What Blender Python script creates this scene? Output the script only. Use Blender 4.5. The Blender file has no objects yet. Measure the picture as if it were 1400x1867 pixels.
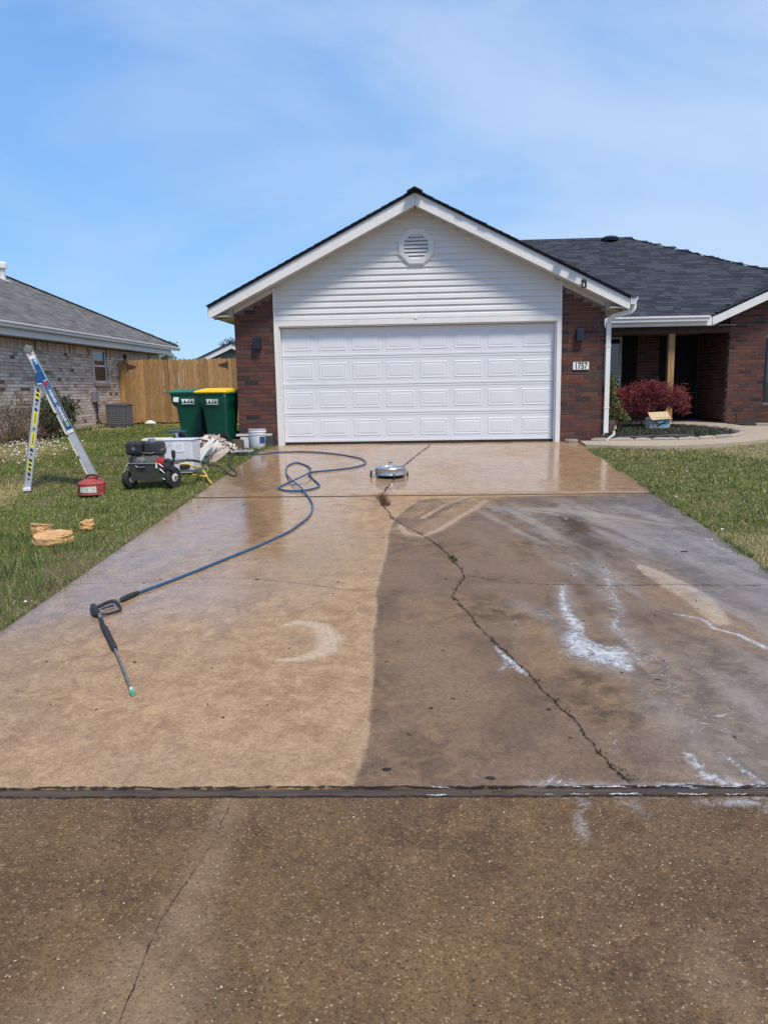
import bpy, bmesh, math, random
import numpy as np
from mathutils import Vector, Matrix, Euler
random.seed(7); rng = np.random.default_rng(11)
S = bpy.context.scene; COL = S.collection
PI = math.pi; R = math.radians
# ------------------------------------------------------------ camera
FPX = 1390.0
CAM = np.array([2.66722, -13.84746, 0.99561])
PITCH, ROLL, YAW = 0.162739, -0.017673, 0.0546696
_f = np.array([-math.sin(YAW)*math.cos(PITCH), math.cos(YAW)*math.cos(PITCH), -math.sin(PITCH)])
_r0 = np.array([math.cos(YAW), math.sin(YAW), 0.]); _u0 = np.cross(_r0, _f)
_r = math.cos(ROLL)*_r0 + math.sin(ROLL)*_u0; _u = -math.sin(ROLL)*_r0 + math.cos(ROLL)*_u0
cd = bpy.data.cameras.new('camera'); cam = bpy.data.objects.new('camera', cd); COL.objects.link(cam)
cam.matrix_world = Matrix(((_r[0], _u[0], -_f[0], CAM[0]), (_r[1], _u[1], -_f[1], CAM[1]), (_r[2], _u[2], -_f[2], CAM[2]), (0, 0, 0, 1)))
cd.sensor_fit = 'VERTICAL'; cd.sensor_height = 36.0; cd.lens = FPX/1867*36.0
cd.clip_start = 0.05; cd.clip_end = 3000
S.camera = cam
# ------------------------------------------------------------ light and sky
SUN_EL, SUN_AZ = R(58), R(150)        # azimuth clockwise from +Y: behind the camera, a little to the right
W = bpy.data.worlds.new("World"); S.world = W; W.use_nodes = True
wn = W.node_tree; wn.nodes.clear()
def N(nt, t, **kw):
    n = nt.nodes.new(t)
    for k, v in kw.items():
        if k == 'inp':
            for kk, vv in v.items(): n.inputs[kk].default_value = vv
        else: setattr(n, k, v)
    return n
sky = N(wn, 'ShaderNodeTexSky', sky_type='NISHITA', sun_disc=False, sun_elevation=SUN_EL, sun_rotation=SUN_AZ, air_density=1.0, dust_density=0.6, ozone_density=1.6)
tc = N(wn, 'ShaderNodeTexCoord')
mp = N(wn, 'ShaderNodeMapping', inp={'Scale': (1.0, 1.0, 2.6), 'Rotation': (0.15, 0.25, 0.5)})
nz = N(wn, 'ShaderNodeTexNoise', inp={'Scale': 1.5, 'Detail': 7.0, 'Roughness': 0.55, 'Distortion': 0.8})
cr = N(wn, 'ShaderNodeMapRange', inp={'From Min': 0.36, 'From Max': 0.72, 'To Min': 0.0, 'To Max': 0.50})
cr.interpolation_type = 'SMOOTHSTEP'
L = wn.links.new
# thin high haze and cirrus over a clear blue
sx_ = N(wn, 'ShaderNodeSeparateXYZ'); L(tc.outputs['Generated'], sx_.inputs[0])
rp = N(wn, 'ShaderNodeValToRGB'); e = rp.color_ramp.elements
e[0].position = 0.0; e[0].color = (3.3, 5.6, 8.5, 1); e[1].position = 1.0; e[1].color = (1.35, 2.95, 6.3, 1)
x_ = e.new(.18); x_.color = (2.1, 4.4, 8.0, 1); x_ = e.new(.42); x_.color = (1.6, 3.5, 7.2, 1)
L(sx_.outputs[2], rp.inputs[0])
m0 = N(wn, 'ShaderNodeMix', data_type='RGBA'); m0.inputs[0].default_value = .78; L(sky.outputs[0], m0.inputs[6]); L(rp.outputs[0], m0.inputs[7])
mx = N(wn, 'ShaderNodeMix', data_type='RGBA'); mx.inputs[7].default_value = (4.6, 5.7, 7.3, 1)
bg = N(wn, 'ShaderNodeBackground', inp={'Strength': 0.105}); ow = N(wn, 'ShaderNodeOutputWorld')
# the haze thickens towards the right-hand side of the sky
az = N(wn, 'ShaderNodeMapRange', inp={'From Min': -.35, 'From Max': .5, 'To Min': -.12, 'To Max': .36}); L(sx_.outputs[0], az.inputs[0])
ad = N(wn, 'ShaderNodeMath', operation='ADD', use_clamp=True)
L(tc.outputs['Generated'], mp.inputs[0]); L(mp.outputs[0], nz.inputs[0]); L(nz.outputs[0], cr.inputs[0])
L(cr.outputs[0], ad.inputs[0]); L(az.outputs[0], ad.inputs[1])
L(ad.outputs[0], mx.inputs[0]); L(m0.outputs[2], mx.inputs[6]); L(mx.outputs[2], bg.inputs[0]); L(bg.outputs[0], ow.inputs[0])
sd = bpy.data.lights.new('sun', 'SUN'); sd.energy = 2.9; sd.angle = R(12); sd.color = (1, .90, .77)
so = bpy.data.objects.new('sun', sd); COL.objects.link(so)
sv = Vector((math.sin(SUN_AZ)*math.cos(SUN_EL), math.cos(SUN_AZ)*math.cos(SUN_EL), math.sin(SUN_EL)))
so.rotation_euler = sv.to_track_quat('Z', 'Y').to_euler(); so.location = (0, -20, 20)
S.view_settings.view_transform = 'Standard'; S.view_settings.look = 'None'
S.view_settings.exposure = 0.32; S.view_settings.gamma = 1; S.view_settings.use_curve_mapping = False
# ------------------------------------------------------------ geometry of the site
def ray(px, py): return _f + _r*(px-700)/FPX - _u*(py-933.5)/FPX
def atY(px, py, Y): d = ray(px, py); return CAM + d*(Y-CAM[1])/d[1]
def atX(px, py, X): d = ray(px, py); return CAM + d*(X-CAM[0])/d[0]
DZ0, DSL = -0.03, 0.0615
def gz(y):                                # height of the ground along the drive
    return DZ0 + DSL*y if y < 0 else DZ0 + 0.010*min(y, 9)
def gnp(y): return np.where(y < 0, DZ0 + DSL*y, DZ0 + 0.010*np.minimum(y, 9))
def G(px, py):                            # place on the ground seen at this spot of the photograph
    d = ray(px, py); t = (DZ0 + DSL*CAM[1]-CAM[2])/(d[2]-DSL*d[1]); p = CAM + d*t
    if t < 0 or p[1] > 0:
        t = (DZ0+.010*CAM[1]-CAM[2])/(d[2]-.010*d[1]); p = CAM + d*t
    return p
def GL(pts): return [tuple(G(*p)[:2]) for p in pts]
# ------------------------------------------------------------ helpers
def tag(o, label=None, cat=None, group=None, kind=None):
    if label: o['label'] = label
    if cat: o['category'] = cat
    if group: o['group'] = group
    if kind: o['kind'] = kind
    return o
def empty(name, loc, rz=0, label=None, cat=None, group=None):
    o = bpy.data.objects.new(name, None); COL.objects.link(o); o.location = loc; o.rotation_euler = (0, 0, rz)
    o.empty_display_size = .2
    return tag(o, label, cat, group)
class MB:
    def __init__(s): s.v = []; s.f = []; s.c = []; s.off = Vector((0, 0, 0))
    def add(s, vs, fs, col=None):
        b = len(s.v); s.v += [tuple(v) for v in vs]; s.f += [tuple(b+i for i in f) for f in fs]
        s.c += [col or (1, 1, 1)]*len(vs); return s
    def box(s, a, b, col=None):
        x0, y0, z0 = a; x1, y1, z1 = b
        x0, x1 = min(x0, x1), max(x0, x1); y0, y1 = min(y0, y1), max(y0, y1); z0, z1 = min(z0, z1), max(z0, z1)
        return s.add([(x0, y0, z0), (x1, y0, z0), (x1, y1, z0), (x0, y1, z0), (x0, y0, z1), (x1, y0, z1), (x1, y1, z1), (x0, y1, z1)],
              [(0, 3, 2, 1), (4, 5, 6, 7), (0, 1, 5, 4), (1, 2, 6, 5), (2, 3, 7, 6), (3, 0, 4, 7)], col)
    def obox(s, c, size, M=None, col=None):
        M = M or Matrix.Identity(3); c = Vector(c); hx, hy, hz = [v/2 for v in size]
        vs = [c + M @ Vector((x, y, z)) for z in (-hz, hz) for x, y in ((-hx, -hy), (hx, -hy), (hx, hy), (-hx, hy))]
        return s.add(vs, [(0, 3, 2, 1), (4, 5, 6, 7), (0, 1, 5, 4), (1, 2, 6, 5), (2, 3, 7, 6), (3, 0, 4, 7)], col)
    def bar(s, p, q, w, h, up=(0, 0, 1), col=None):   # box from p to q; w across, h along up
        p = Vector(p); q = Vector(q); d = q-p; z = d.normalized(); x = Vector(up).cross(z)
        if x.length < 1e-4: x = Vector((1, 0, 0))
        x.normalize(); y = z.cross(x)
        return s.obox((p+q)/2, (w, h, d.length), Matrix((x, y, z)).transposed(), col)
    def tube(s, pts, r, n=8, cap=True, col=None):
        pts = [Vector(p) for p in pts]; rr = r if isinstance(r, (list, tuple)) else [r]*len(pts)
        vs = []; fs = []; prev = None
        for i, p in enumerate(pts):
            t = (pts[min(i+1, len(pts)-1)]-pts[max(i-1, 0)]).normalized()
            if prev is None: a = t.cross(Vector((0, 0, 1))); a = a if a.length > .05 else t.cross(Vector((1, 0, 0)))
            else: a = prev - t*prev.dot(t)
            a.normalize(); prev = a; b = t.cross(a)
            for k in range(n): th = 2*PI*k/n; vs.append(p+(a*math.cos(th)+b*math.sin(th))*rr[i])
        for i in range(len(pts)-1):
            for k in range(n): fs.append((i*n+k, i*n+(k+1) % n, (i+1)*n+(k+1) % n, (i+1)*n+k))
        if cap: fs.append(tuple(range(n))[::-1]); fs.append(tuple((len(pts)-1)*n+k for k in range(n)))
        return s.add(vs, fs, col)
    def lathe(s, prof, n=24, M=None, c=(0, 0, 0), col=None):   # prof: (r, z); axis z of M
        M = M or Matrix.Identity(3); c = Vector(c); vs = []; fs = []
        for r, z in prof:
            for k in range(n): th = 2*PI*k/n; vs.append(c+M @ Vector((r*math.cos(th), r*math.sin(th), z)))
        for i in range(len(prof)-1):
            for k in range(n): fs.append((i*n+k, i*n+(k+1) % n, (i+1)*n+(k+1) % n, (i+1)*n+k))
        fs.append(tuple(range(n))[::-1]); fs.append(tuple((len(prof)-1)*n+k for k in range(n)))
        return s.add(vs, fs, col)
    def loft(s, rings, col=None):        # list of equal rings
        n = len(rings[0]); vs = [p for r in rings for p in r]; fs = []
        for i in range(len(rings)-1):
            for k in range(n): fs.append((i*n+k, i*n+(k+1) % n, (i+1)*n+(k+1) % n, (i+1)*n+k))
        fs.append(tuple(range(n))[::-1]); fs.append(tuple((len(rings)-1)*n+k for k in range(n)))
        return s.add(vs, fs, col)
    def prism(s, poly, ext, col=None):   # poly: list of 3d points (planar), ext: vector
        e = Vector(ext); n = len(poly); vs = [Vector(p) for p in poly]+[Vector(p)+e for p in poly]
        fs = [tuple(range(n))[::-1], tuple(range(n, 2*n))]+[(i, (i+1) % n, n+(i+1) % n, n+i) for i in range(n)]
        return s.add(vs, fs, col)
    def build(s, name, mat, parent=None, bevel=0, smooth=False, off=None, seg=1, kind=None, loc=None):
        o_ = Vector(off) if off is not None else Vector((0, 0, 0))
        me = bpy.data.meshes.new(name); me.from_pydata([tuple(Vector(v)-o_) for v in s.v], [], s.f)
        if any(c != (1, 1, 1) for c in s.c):
            at = me.color_attributes.new('col', 'FLOAT_COLOR', 'POINT')
            at.data.foreach_set('color', np.array([(*c, 1) for c in s.c], dtype=np.float32).ravel())
        bm = bmesh.new(); bm.from_mesh(me)
        bmesh.ops.recalc_face_normals(bm, faces=bm.faces)
        if bevel: bmesh.ops.bevel(bm, geom=list(bm.edges), offset=bevel, segments=seg, affect='EDGES', clamp_overlap=True)
        if smooth:
            for f in bm.faces: f.smooth = True
            for e in bm.edges:
                if len(e.link_faces) == 2 and e.calc_face_angle(0) > R(35): e.smooth = False
        bm.to_mesh(me); bm.free()
        me.materials.append(mat)
        o = bpy.data.objects.new(name, me); COL.objects.link(o)
        if parent: o.parent = parent
        if loc is not None: o.location = loc
        if kind: o['kind'] = kind
        return o
def rrect(hx, hy, z, r=.04, cx=0, cy=0, n=4):
    pts = []
    for sx, sy, a0 in ((1, 1, 0), (-1, 1, 90), (-1, -1, 180), (1, -1, 270)):
        for k in range(n): a = R(a0+90*k/(n-1)); pts.append(Vector((cx+sx*(hx-r)+r*math.cos(a), cy+sy*(hy-r)+r*math.sin(a), z)))
    return pts
def fastmesh(name, V, F, mat, col=None, parent=None, kind=None, attrs=None, smooth=False):
    """V (n,3); F (m,k) equal-sized faces"""
    me = bpy.data.meshes.new(name); n, m, k = len(V), len(F), F.shape[1]
    me.vertices.add(n); me.vertices.foreach_set('co', V.astype(np.float32).ravel())
    me.loops.add(m*k); me.loops.foreach_set('vertex_index', F.astype(np.int32).ravel())
    me.polygons.add(m); me.polygons.foreach_set('loop_start', (np.arange(m)*k).astype(np.int32))
    if smooth: me.polygons.foreach_set('use_smooth', np.ones(m, dtype=bool))
    if col is not None:
        at = me.color_attributes.new('col', 'FLOAT_COLOR', 'POINT')
        at.data.foreach_set('color', np.concatenate([col, np.ones((n, 1))], 1).astype(np.float32).ravel())
    for kk, vv in (attrs or {}).items():
        a = me.attributes.new(kk, 'FLOAT', 'POINT'); a.data.foreach_set('value', vv.astype(np.float32))
    me.materials.append(mat); me.update(calc_edges=True); me.validate()
    o = bpy.data.objects.new(name, me); COL.objects.link(o)
    if parent: o.parent = parent
    if kind: o['kind'] = kind
    return o
_lat = {}
def vn(x, y, sc, seed=0):                 # value noise 0..1
    if seed not in _lat: _lat[seed] = np.random.default_rng(seed+100).random((256, 256))
    T = _lat[seed]; X = np.asarray(x)/sc+1000.5; Y = np.asarray(y)/sc+1000.5
    i = np.floor(X).astype(int); j = np.floor(Y).astype(int); u = X-i; v = Y-j; u = u*u*(3-2*u); v = v*v*(3-2*v)
    g = lambda a, b: T[a % 256, b % 256]
    return (g(i, j)*(1-u)+g(i+1, j)*u)*(1-v)+(g(i, j+1)*(1-u)+g(i+1, j+1)*u)*v
def fbm(x, y, sc, seed=0, o=4):
    s = 0; a = .5; t = 0
    for k in range(o): s = s+a*vn(x, y, sc/2**k, seed+k); t += a; a *= .55
    return s/t
def pdist(x, y, pts, ws=None):            # distance to a polyline (and interpolated width)
    best = np.full(x.shape, 1e9); bw = np.full(x.shape, 1.0)
    for i in range(len(pts)-1):
        ax, ay = pts[i][:2]; bx, by = pts[i+1][:2]; dx, dy = bx-ax, by-ay
        t = np.clip(((x-ax)*dx+(y-ay)*dy)/(dx*dx+dy*dy+1e-12), 0, 1)
        d = np.hypot(x-ax-t*dx, y-ay-t*dy)
        w = (ws[i]*(1-t)+ws[i+1]*t) if ws is not None else 1.0
        q = d/w; m = q < best; best = np.where(m, q, best)
    return best
def inpoly(x, y, P):
    c = np.zeros(x.shape, bool); n = len(P)
    for i in range(n):
        (x0, y0), (x1, y1) = P[i][:2], P[(i+1) % n][:2]
        if y0 == y1: continue
        m = ((y0 > y) != (y1 > y)) & (x < (x1-x0)*(y-y0)/(y1-y0)+x0); c ^= m
    return c
# ------------------------------------------------------------ materials
MATS = {}
def mat(name, col, rough=.6, var=.12, nscale=30, bump=.0, bscale=200, metal=0, spec=.5, attr=False, grime=0, coat=0, trans=0, rvar=.1):
    m = bpy.data.materials.new(name); m.use_nodes = True; nt = m.node_tree; b = nt.nodes['Principled BSDF']; l = nt.links.new
    t = N(nt, 'ShaderNodeTexCoord'); n = N(nt, 'ShaderNodeTexNoise', inp={'Scale': nscale, 'Detail': 5.0, 'Roughness': .6})
    l(t.outputs['Object'], n.inputs[0])
    mr = N(nt, 'ShaderNodeMapRange', inp={'From Min': .25, 'From Max': .75, 'To Min': 1-var, 'To Max': 1+var}); l(n.outputs[0], mr.inputs[0])
    base = N(nt, 'ShaderNodeRGB'); base.outputs[0].default_value = (*col, 1); src = base.outputs[0]
    if attr:
        a = N(nt, 'ShaderNodeAttribute', attribute_name='col'); src = a.outputs[0]
    vm = N(nt, 'ShaderNodeVectorMath', operation='SCALE'); l(src, vm.inputs[0]); l(mr.outputs[0], vm.inputs[3]); out = vm.outputs[0]
    if grime:
        n2 = N(nt, 'ShaderNodeTexNoise', inp={'Scale': nscale*.12, 'Detail': 6.0, 'Roughness': .7}); l(t.outputs['Object'], n2.inputs[0])
        g = N(nt, 'ShaderNodeMapRange', inp={'From Min': .48, 'From Max': .8, 'To Min': 0, 'To Max': grime}); l(n2.outputs[0], g.inputs[0])
        mm = N(nt, 'ShaderNodeMix', data_type='RGBA'); l(g.outputs[0], mm.inputs[0]); l(out, mm.inputs[6]); mm.inputs[7].default_value = (.16, .13, .10, 1); out = mm.outputs[2]
    l(out, b.inputs['Base Color'])
    rr = N(nt, 'ShaderNodeMapRange', inp={'From Min': .3, 'From Max': .7, 'To Min': max(0, rough-rvar), 'To Max': min(1, rough+rvar)}); l(n.outputs[0], rr.inputs[0]); l(rr.outputs[0], b.inputs['Roughness'])
    b.inputs['Metallic'].default_value = metal; b.inputs['Specular IOR Level'].default_value = spec
    if coat: b.inputs['Coat Weight'].default_value = coat; b.inputs['Coat Roughness'].default_value = .15
    if trans: b.inputs['Transmission Weight'].default_value = trans
    if bump:
        n3 = N(nt, 'ShaderNodeTexNoise', inp={'Scale': bscale, 'Detail': 4.0}); l(t.outputs['Object'], n3.inputs[0])
        bp = N(nt, 'ShaderNodeBump', inp={'Strength': bump, 'Distance': .004}); l(n3.outputs[0], bp.inputs['Height']); l(bp.outputs[0], b.inputs['Normal'])
    MATS[name] = m; return m
mat('white_vinyl', (.70, .695, .68), .38, .05, 3, .08, 60, grime=.10)
mat('white_door', (.70, .72, .76), .42, .03, 2, .06, 90, grime=.05)
mat('white_trim', (.78, .77, .75), .5, .05, 6, .08, 80, grime=.14)
mat('soffit', (.62, .61, .57), .6, .05, 4, grime=.12)
mat('brick', (.1, .05, .04), .85, .28, 45, .5, 160, attr=True, spec=.3)
mat('mortar', (.19, .145, .125), .95, .25, 30, .5, 200, spec=.2)
mat('mortar_light', (.23, .19, .17), .95, .25, 30, .5, 200, spec=.2)
mat('shingle', (.05, .05, .06), .9, .35, 60, .7, 500, attr=True, spec=.25)
mat('dark_metal', (.02, .021, .025), .45, .2, 20)
mat('gloss_navy', (.012, .016, .03), .35, .2, 10)
mat('door_black', (.006, .007, .010), .6, .2, 10, spec=.2)
mat('black_plastic', (.022, .023, .026), .5, .25, 20, .15, 300)
mat('rubber', (.025, .025, .026), .8, .3, 40, .3, 200)
mat('bin_green', (.003, .075, .045), .42, .12, 6, .12, 300, grime=.05)
mat('lid_green', (.02, .17, .10), .45, .12, 6, .12, 300)
mat('lid_yellow', (.85, .55, .01), .5, .08, 8, .1, 300, grime=.10)
mat('print_white', (.75, .78, .76), .6, .1, 40)
mat('print_black', (.015, .015, .015), .6, .1, 40)
mat('print_yellow', (.78, .72, .04), .55, .1, 40)
mat('print_blue', (.015, .075, .22), .4, .1, 20)
mat('print_lightblue', (.20, .42, .62), .4, .1, 20)
mat('print_red', (.5, .03, .03), .5, .1, 20)
mat('print_green', (.55, .75, .25), .5, .1, 20)
mat('aluminium', (.60, .61, .64), .42, .10, 12, .1, 150, metal=.55)
mat('cream_metal', (.66, .64, .55), .55, .1, 15)
mat('steel', (.52, .52, .54), .3, .12, 15, .08, 120, metal=.85)
mat('dirty_steel', (.26, .25, .23), .5, .3, 25, .2, 120, metal=.6)
mat('olive_metal', (.052, .055, .042), .5, .2, 12, .1, 100)
mat('red_paint', (.36, .055, .05), .65, .45, 22, .2, 90, grime=.5)
mat('red_plastic', (.42, .03, .02), .5, .2, 22)
mat('blue_hose', (.020, .085, .19), .35, .15, 20)
mat('yellow_hose', (.72, .50, .10), .5, .15, 20)
mat('black_hose', (.03, .032, .033), .5, .2, 20)
mat('brass', (.45, .33, .14), .35, .1, 20, metal=.9)
mat('nozzle_green', (.10, .38, .24), .45, .1, 30)
mat('blue_plastic', (.02, .09, .22), .45, .1, 20)
mat('white_plastic', (.70, .71, .76), .45, .06, 8, .05, 80, grime=.12)
mat('cream_plastic', (.72, .68, .56), .55, .08, 8, grime=.15)
mat('paper', (.80, .82, .82), .7, .05, 20)
mat('board', (.70, .66, .58), .85, .15, 12, .3, 120, attr=True, grime=.12)
mat('tarp', (.04, .22, .42), .5, .25, 10, .5, 60)
mat('carton_tan', (.55, .42, .24), .8, .12, 12)
mat('sandstone', (.62, .35, .15), .9, .30, 14, 1.0, 45, grime=.0)
mat('stone_grey', (.30, .26, .22), .92, .25, 14, .7, 80, grime=.2)
mat('sill_stone', (.38, .31, .25), .9, .15, 10, .3)
mat('ac_metal', (.085, .085, .09), .55, .2, 12, .1)
mat('ac_wire', (.26, .26, .28), .5, .2, 12)
mat('bark', (.10, .07, .05), .95, .3, 25, .8, 60)
mat('twig', (.17, .12, .08), .95, .3, 25)
mat('leaf', (.05, .1, .03), .6, .25, 8, attr=True, spec=.35)
mat('grass', (.05, .1, .03), .65, .15, 8, attr=True, spec=.3)
mat('mulch', (.03, .025, .02), .95, .4, 30, attr=True)
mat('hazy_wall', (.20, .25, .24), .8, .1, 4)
mat('pot', (.12, .105, .09), .85, .3, 10, .4, 60, grime=.3)
mat('rust', (.07, .035, .022), .85, .4, 40, .4, 150)
mat('crackdirt', (.028, .017, .010), .95, .5, 60, .5, 100)
mat('debris_dark', (.02, .018, .018), .9, .3, 30)
mat('white_strap', (.68, .64, .62), .6, .1, 20)
mat('petal', (.85, .85, .82), .7, .1, 20)
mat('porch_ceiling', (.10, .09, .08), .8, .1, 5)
mat('asphalt', (.05, .05, .05), .9, .3, 40, .6, 200)
mat('shadow_interior', (.02, .02, .02), .9)
# wood with grain along Z
def wood(name, c1, c2, sc=(14, 14, 1.2), rough=.75):
    m = bpy.data.materials.new(name); m.use_nodes = True; nt = m.node_tree; b = nt.nodes['Principled BSDF']; l = nt.links.new
    t = N(nt, 'ShaderNodeTexCoord'); oi = N(nt, 'ShaderNodeObjectInfo'); ad = N(nt, 'ShaderNodeVectorMath', operation='ADD'); l(t.outputs['Object'], ad.inputs[0]); l(oi.outputs['Location'], ad.inputs[1])
    mp = N(nt, 'ShaderNodeMapping', inp={'Scale': sc}); l(ad.outputs[0], mp.inputs[0])
    n = N(nt, 'ShaderNodeTexNoise', inp={'Scale': 3.0, 'Detail': 7.0, 'Roughness': .65, 'Distortion': .6}); l(mp.outputs[0], n.inputs[0])
    rp = N(nt, 'ShaderNodeValToRGB'); rp.color_ramp.elements[0].color = (*c1, 1); rp.color_ramp.elements[0].position = .3; rp.color_ramp.elements[1].color = (*c2, 1); rp.color_ramp.elements[1].position = .68
    l(n.outputs[0], rp.inputs[0])
    rr = N(nt, 'ShaderNodeMapRange', inp={'To Min': .72, 'To Max': 1.2}); l(oi.outputs['Random'], rr.inputs[0])
    vm = N(nt, 'ShaderNodeVectorMath', operation='SCALE'); l(rp.outputs[0], vm.inputs[0]); l(rr.outputs[0], vm.inputs[3]); l(vm.outputs[0], b.inputs['Base Color'])
    b.inputs['Roughness'].default_value = rough
    bp = N(nt, 'ShaderNodeBump', inp={'Strength': .4, 'Distance': .004}); l(n.outputs[0], bp.inputs['Height']); l(bp.outputs[0], b.inputs['Normal'])
    MATS[name] = m
wood('fence_wood', (.24, .12, .04), (.56, .33, .13))
wood('post_wood', (.34, .17, .06), (.60, .37, .16), (8, 8, .8))
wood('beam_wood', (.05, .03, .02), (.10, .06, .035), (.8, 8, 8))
wood('old_wood', (.028, .021, .016), (.105, .072, .050), (.8, 16, 16), .8)
def glass(name, col=(.02, .025, .03), rough=.03):
    m = bpy.data.materials.new(name); m.use_nodes = True; b = m.node_tree.nodes['Principled BSDF']
    b.inputs['Base Color'].default_value = (*col, 1); b.inputs['Roughness'].default_value = rough; b.inputs['Specular IOR Level'].default_value = 1.0
    MATS[name] = m
glass('window_glass', (.03, .035, .04)); glass('window_screen', (.035, .032, .032), .4)

# concrete of the drive: stains and wet film from vertex attributes, fine grain from noise
def concrete(name, upper=False):
    m = bpy.data.materials.new(name); m.use_nodes = True; nt = m.node_tree; b = nt.nodes['Principled BSDF']; l = nt.links.new
    t = N(nt, 'ShaderNodeTexCoord'); A = lambda n: N(nt, 'ShaderNodeAttribute', attribute_name=n).outputs['Fac']
    def noise(sc, det=6, ro=.6, dist=0, map=None):
        n = N(nt, 'ShaderNodeTexNoise', inp={'Scale': sc, 'Detail': float(det), 'Roughness': ro, 'Distortion': dist}); src = t.outputs['Object']
        if map: mm = N(nt, 'ShaderNodeMapping', inp={'Scale': map}); l(src, mm.inputs[0]); src = mm.outputs[0]
        l(src, n.inputs[0]); return n.outputs[0]
    def rng_(s, a, b_, c=0, d=1, sm=True):
        n = N(nt, 'ShaderNodeMapRange', inp={'From Min': a, 'From Max': b_, 'To Min': c, 'To Max': d})
        if sm: n.interpolation_type = 'SMOOTHSTEP'
        l(s, n.inputs[0]); return n.outputs[0]
    def mix(f, a, c):
        n = N(nt, 'ShaderNodeMix', data_type='RGBA'); l(f, n.inputs[0])
        for s, i in ((a, 6), (c, 7)):
            if isinstance(s, tuple): n.inputs[i].default_value = (*s, 1)
            else: l(s, n.inputs[i])
        return n.outputs[2]
    def math_(op, a, c):
        n = N(nt, 'ShaderNodeMath', operation=op)
        for s, i in ((a, 0), (c, 1)):
            if isinstance(s, (int, float)): n.inputs[i].default_value = s
            else: l(s, n.inputs[i])
        return n.outputs[0]
    big = noise(1.1, 5, .6, .4); mid = noise(7, 8, .68, .5); fine = noise(38, 9, .8, .6); grit = noise(260, 3, .7)
    clean = mix(rng_(mid, .33, .67), (.29, .175, .092), (.44, .285, .155))
    clean = mix(rng_(big, .4, .72, 0, .7), clean, (.33, .225, .14))
    dirty = mix(rng_(mid, .34, .68), (.090, .057, .034), (.235, .148, .080))
    dirty = mix(rng_(big, .38, .7), dirty, (.19, .125, .082))
    c = mix(A('dirt'), clean, dirty)
    c = mix(A('grey'), c, mix(rng_(mid, .35, .65), (.155, .128, .110), (.235, .20, .175)))
    c = mix(A('orange'), c, (.27, .165, .085))
    c = mix(A('pale'), c, (.47, .36, .25))
    # fine mottling
    k = math_('MULTIPLY', rng_(fine, .3, .7, .68, 1.30), rng_(grit, .3, .72, .76, 1.24))
    vm = N(nt, 'ShaderNodeVectorMath', operation='SCALE'); l(c, vm.inputs[0]); l(k, vm.inputs[3]); c = vm.outputs[0]
    # damp darkening
    c2 = N(nt, 'ShaderNodeVectorMath', operation='SCALE'); l(c, c2.inputs[0]); l(rng_(A('damp'), 0, 1, 1, .52), c2.inputs[3]); c = c2.outputs[0]
    # foam: ragged streaks
    fo = math_('ADD', A('foam'), math_('MULTIPLY', math_('SUBTRACT', noise(13, 10, .74, 2.2), .5), 3.0))
    fo = math_('MULTIPLY', rng_(fo, .42, 1.35, 0, .84), rng_(A('foam'), .02, .35))
    c = mix(math_('MULTIPLY', A('film'), rng_(noise(22, 9, .75, 1.2), .3, .7, .35, 1)), c, (.37, .335, .31))
    c = mix(fo, c, (.66, .69, .73))
    # tiny crumbs of bright sand
    vo = N(nt, 'ShaderNodeTexVoronoi', inp={'Scale': 42.0}); l(t.outputs['Object'], vo.inputs['Vector'])
    sp = math_('MULTIPLY', math_('LESS_THAN', vo.outputs['Distance'], .09), math_('GREATER_THAN', noise(9, 3), .60))
    c = mix(math_('MULTIPLY', sp, .45), c, (.55, .5, .42))
    l(c, b.inputs['Base Color'])
    wet = A('wet'); wr = rng_(math_('ADD', wet, math_('MULTIPLY', math_('SUBTRACT', noise(5, 7, .65), .5), .55)), .25, .85)
    ro = N(nt, 'ShaderNodeMix', data_type='FLOAT'); l(wr, ro.inputs[0]); l(rng_(fine, .3, .7, .52, .72), ro.inputs[2]); ro.inputs[3].default_value = .12; l(ro.outputs[0], b.inputs['Roughness'])
    l(rng_(wr, 0, 1, .28, .55), b.inputs['Specular IOR Level'])
    h = math_('ADD', math_('MULTIPLY', fine, .6), math_('MULTIPLY', grit, .5))
    bs = rng_(wr, 0, 1, .5, .08)
    bp = N(nt, 'ShaderNodeBump', inp={'Distance': .0035}); l(bs, bp.inputs['Strength']); l(h, bp.inputs['Height']); l(bp.outputs[0], b.inputs['Normal'])
    MATS[name] = m; return m
concrete('drive_concrete')
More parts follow.
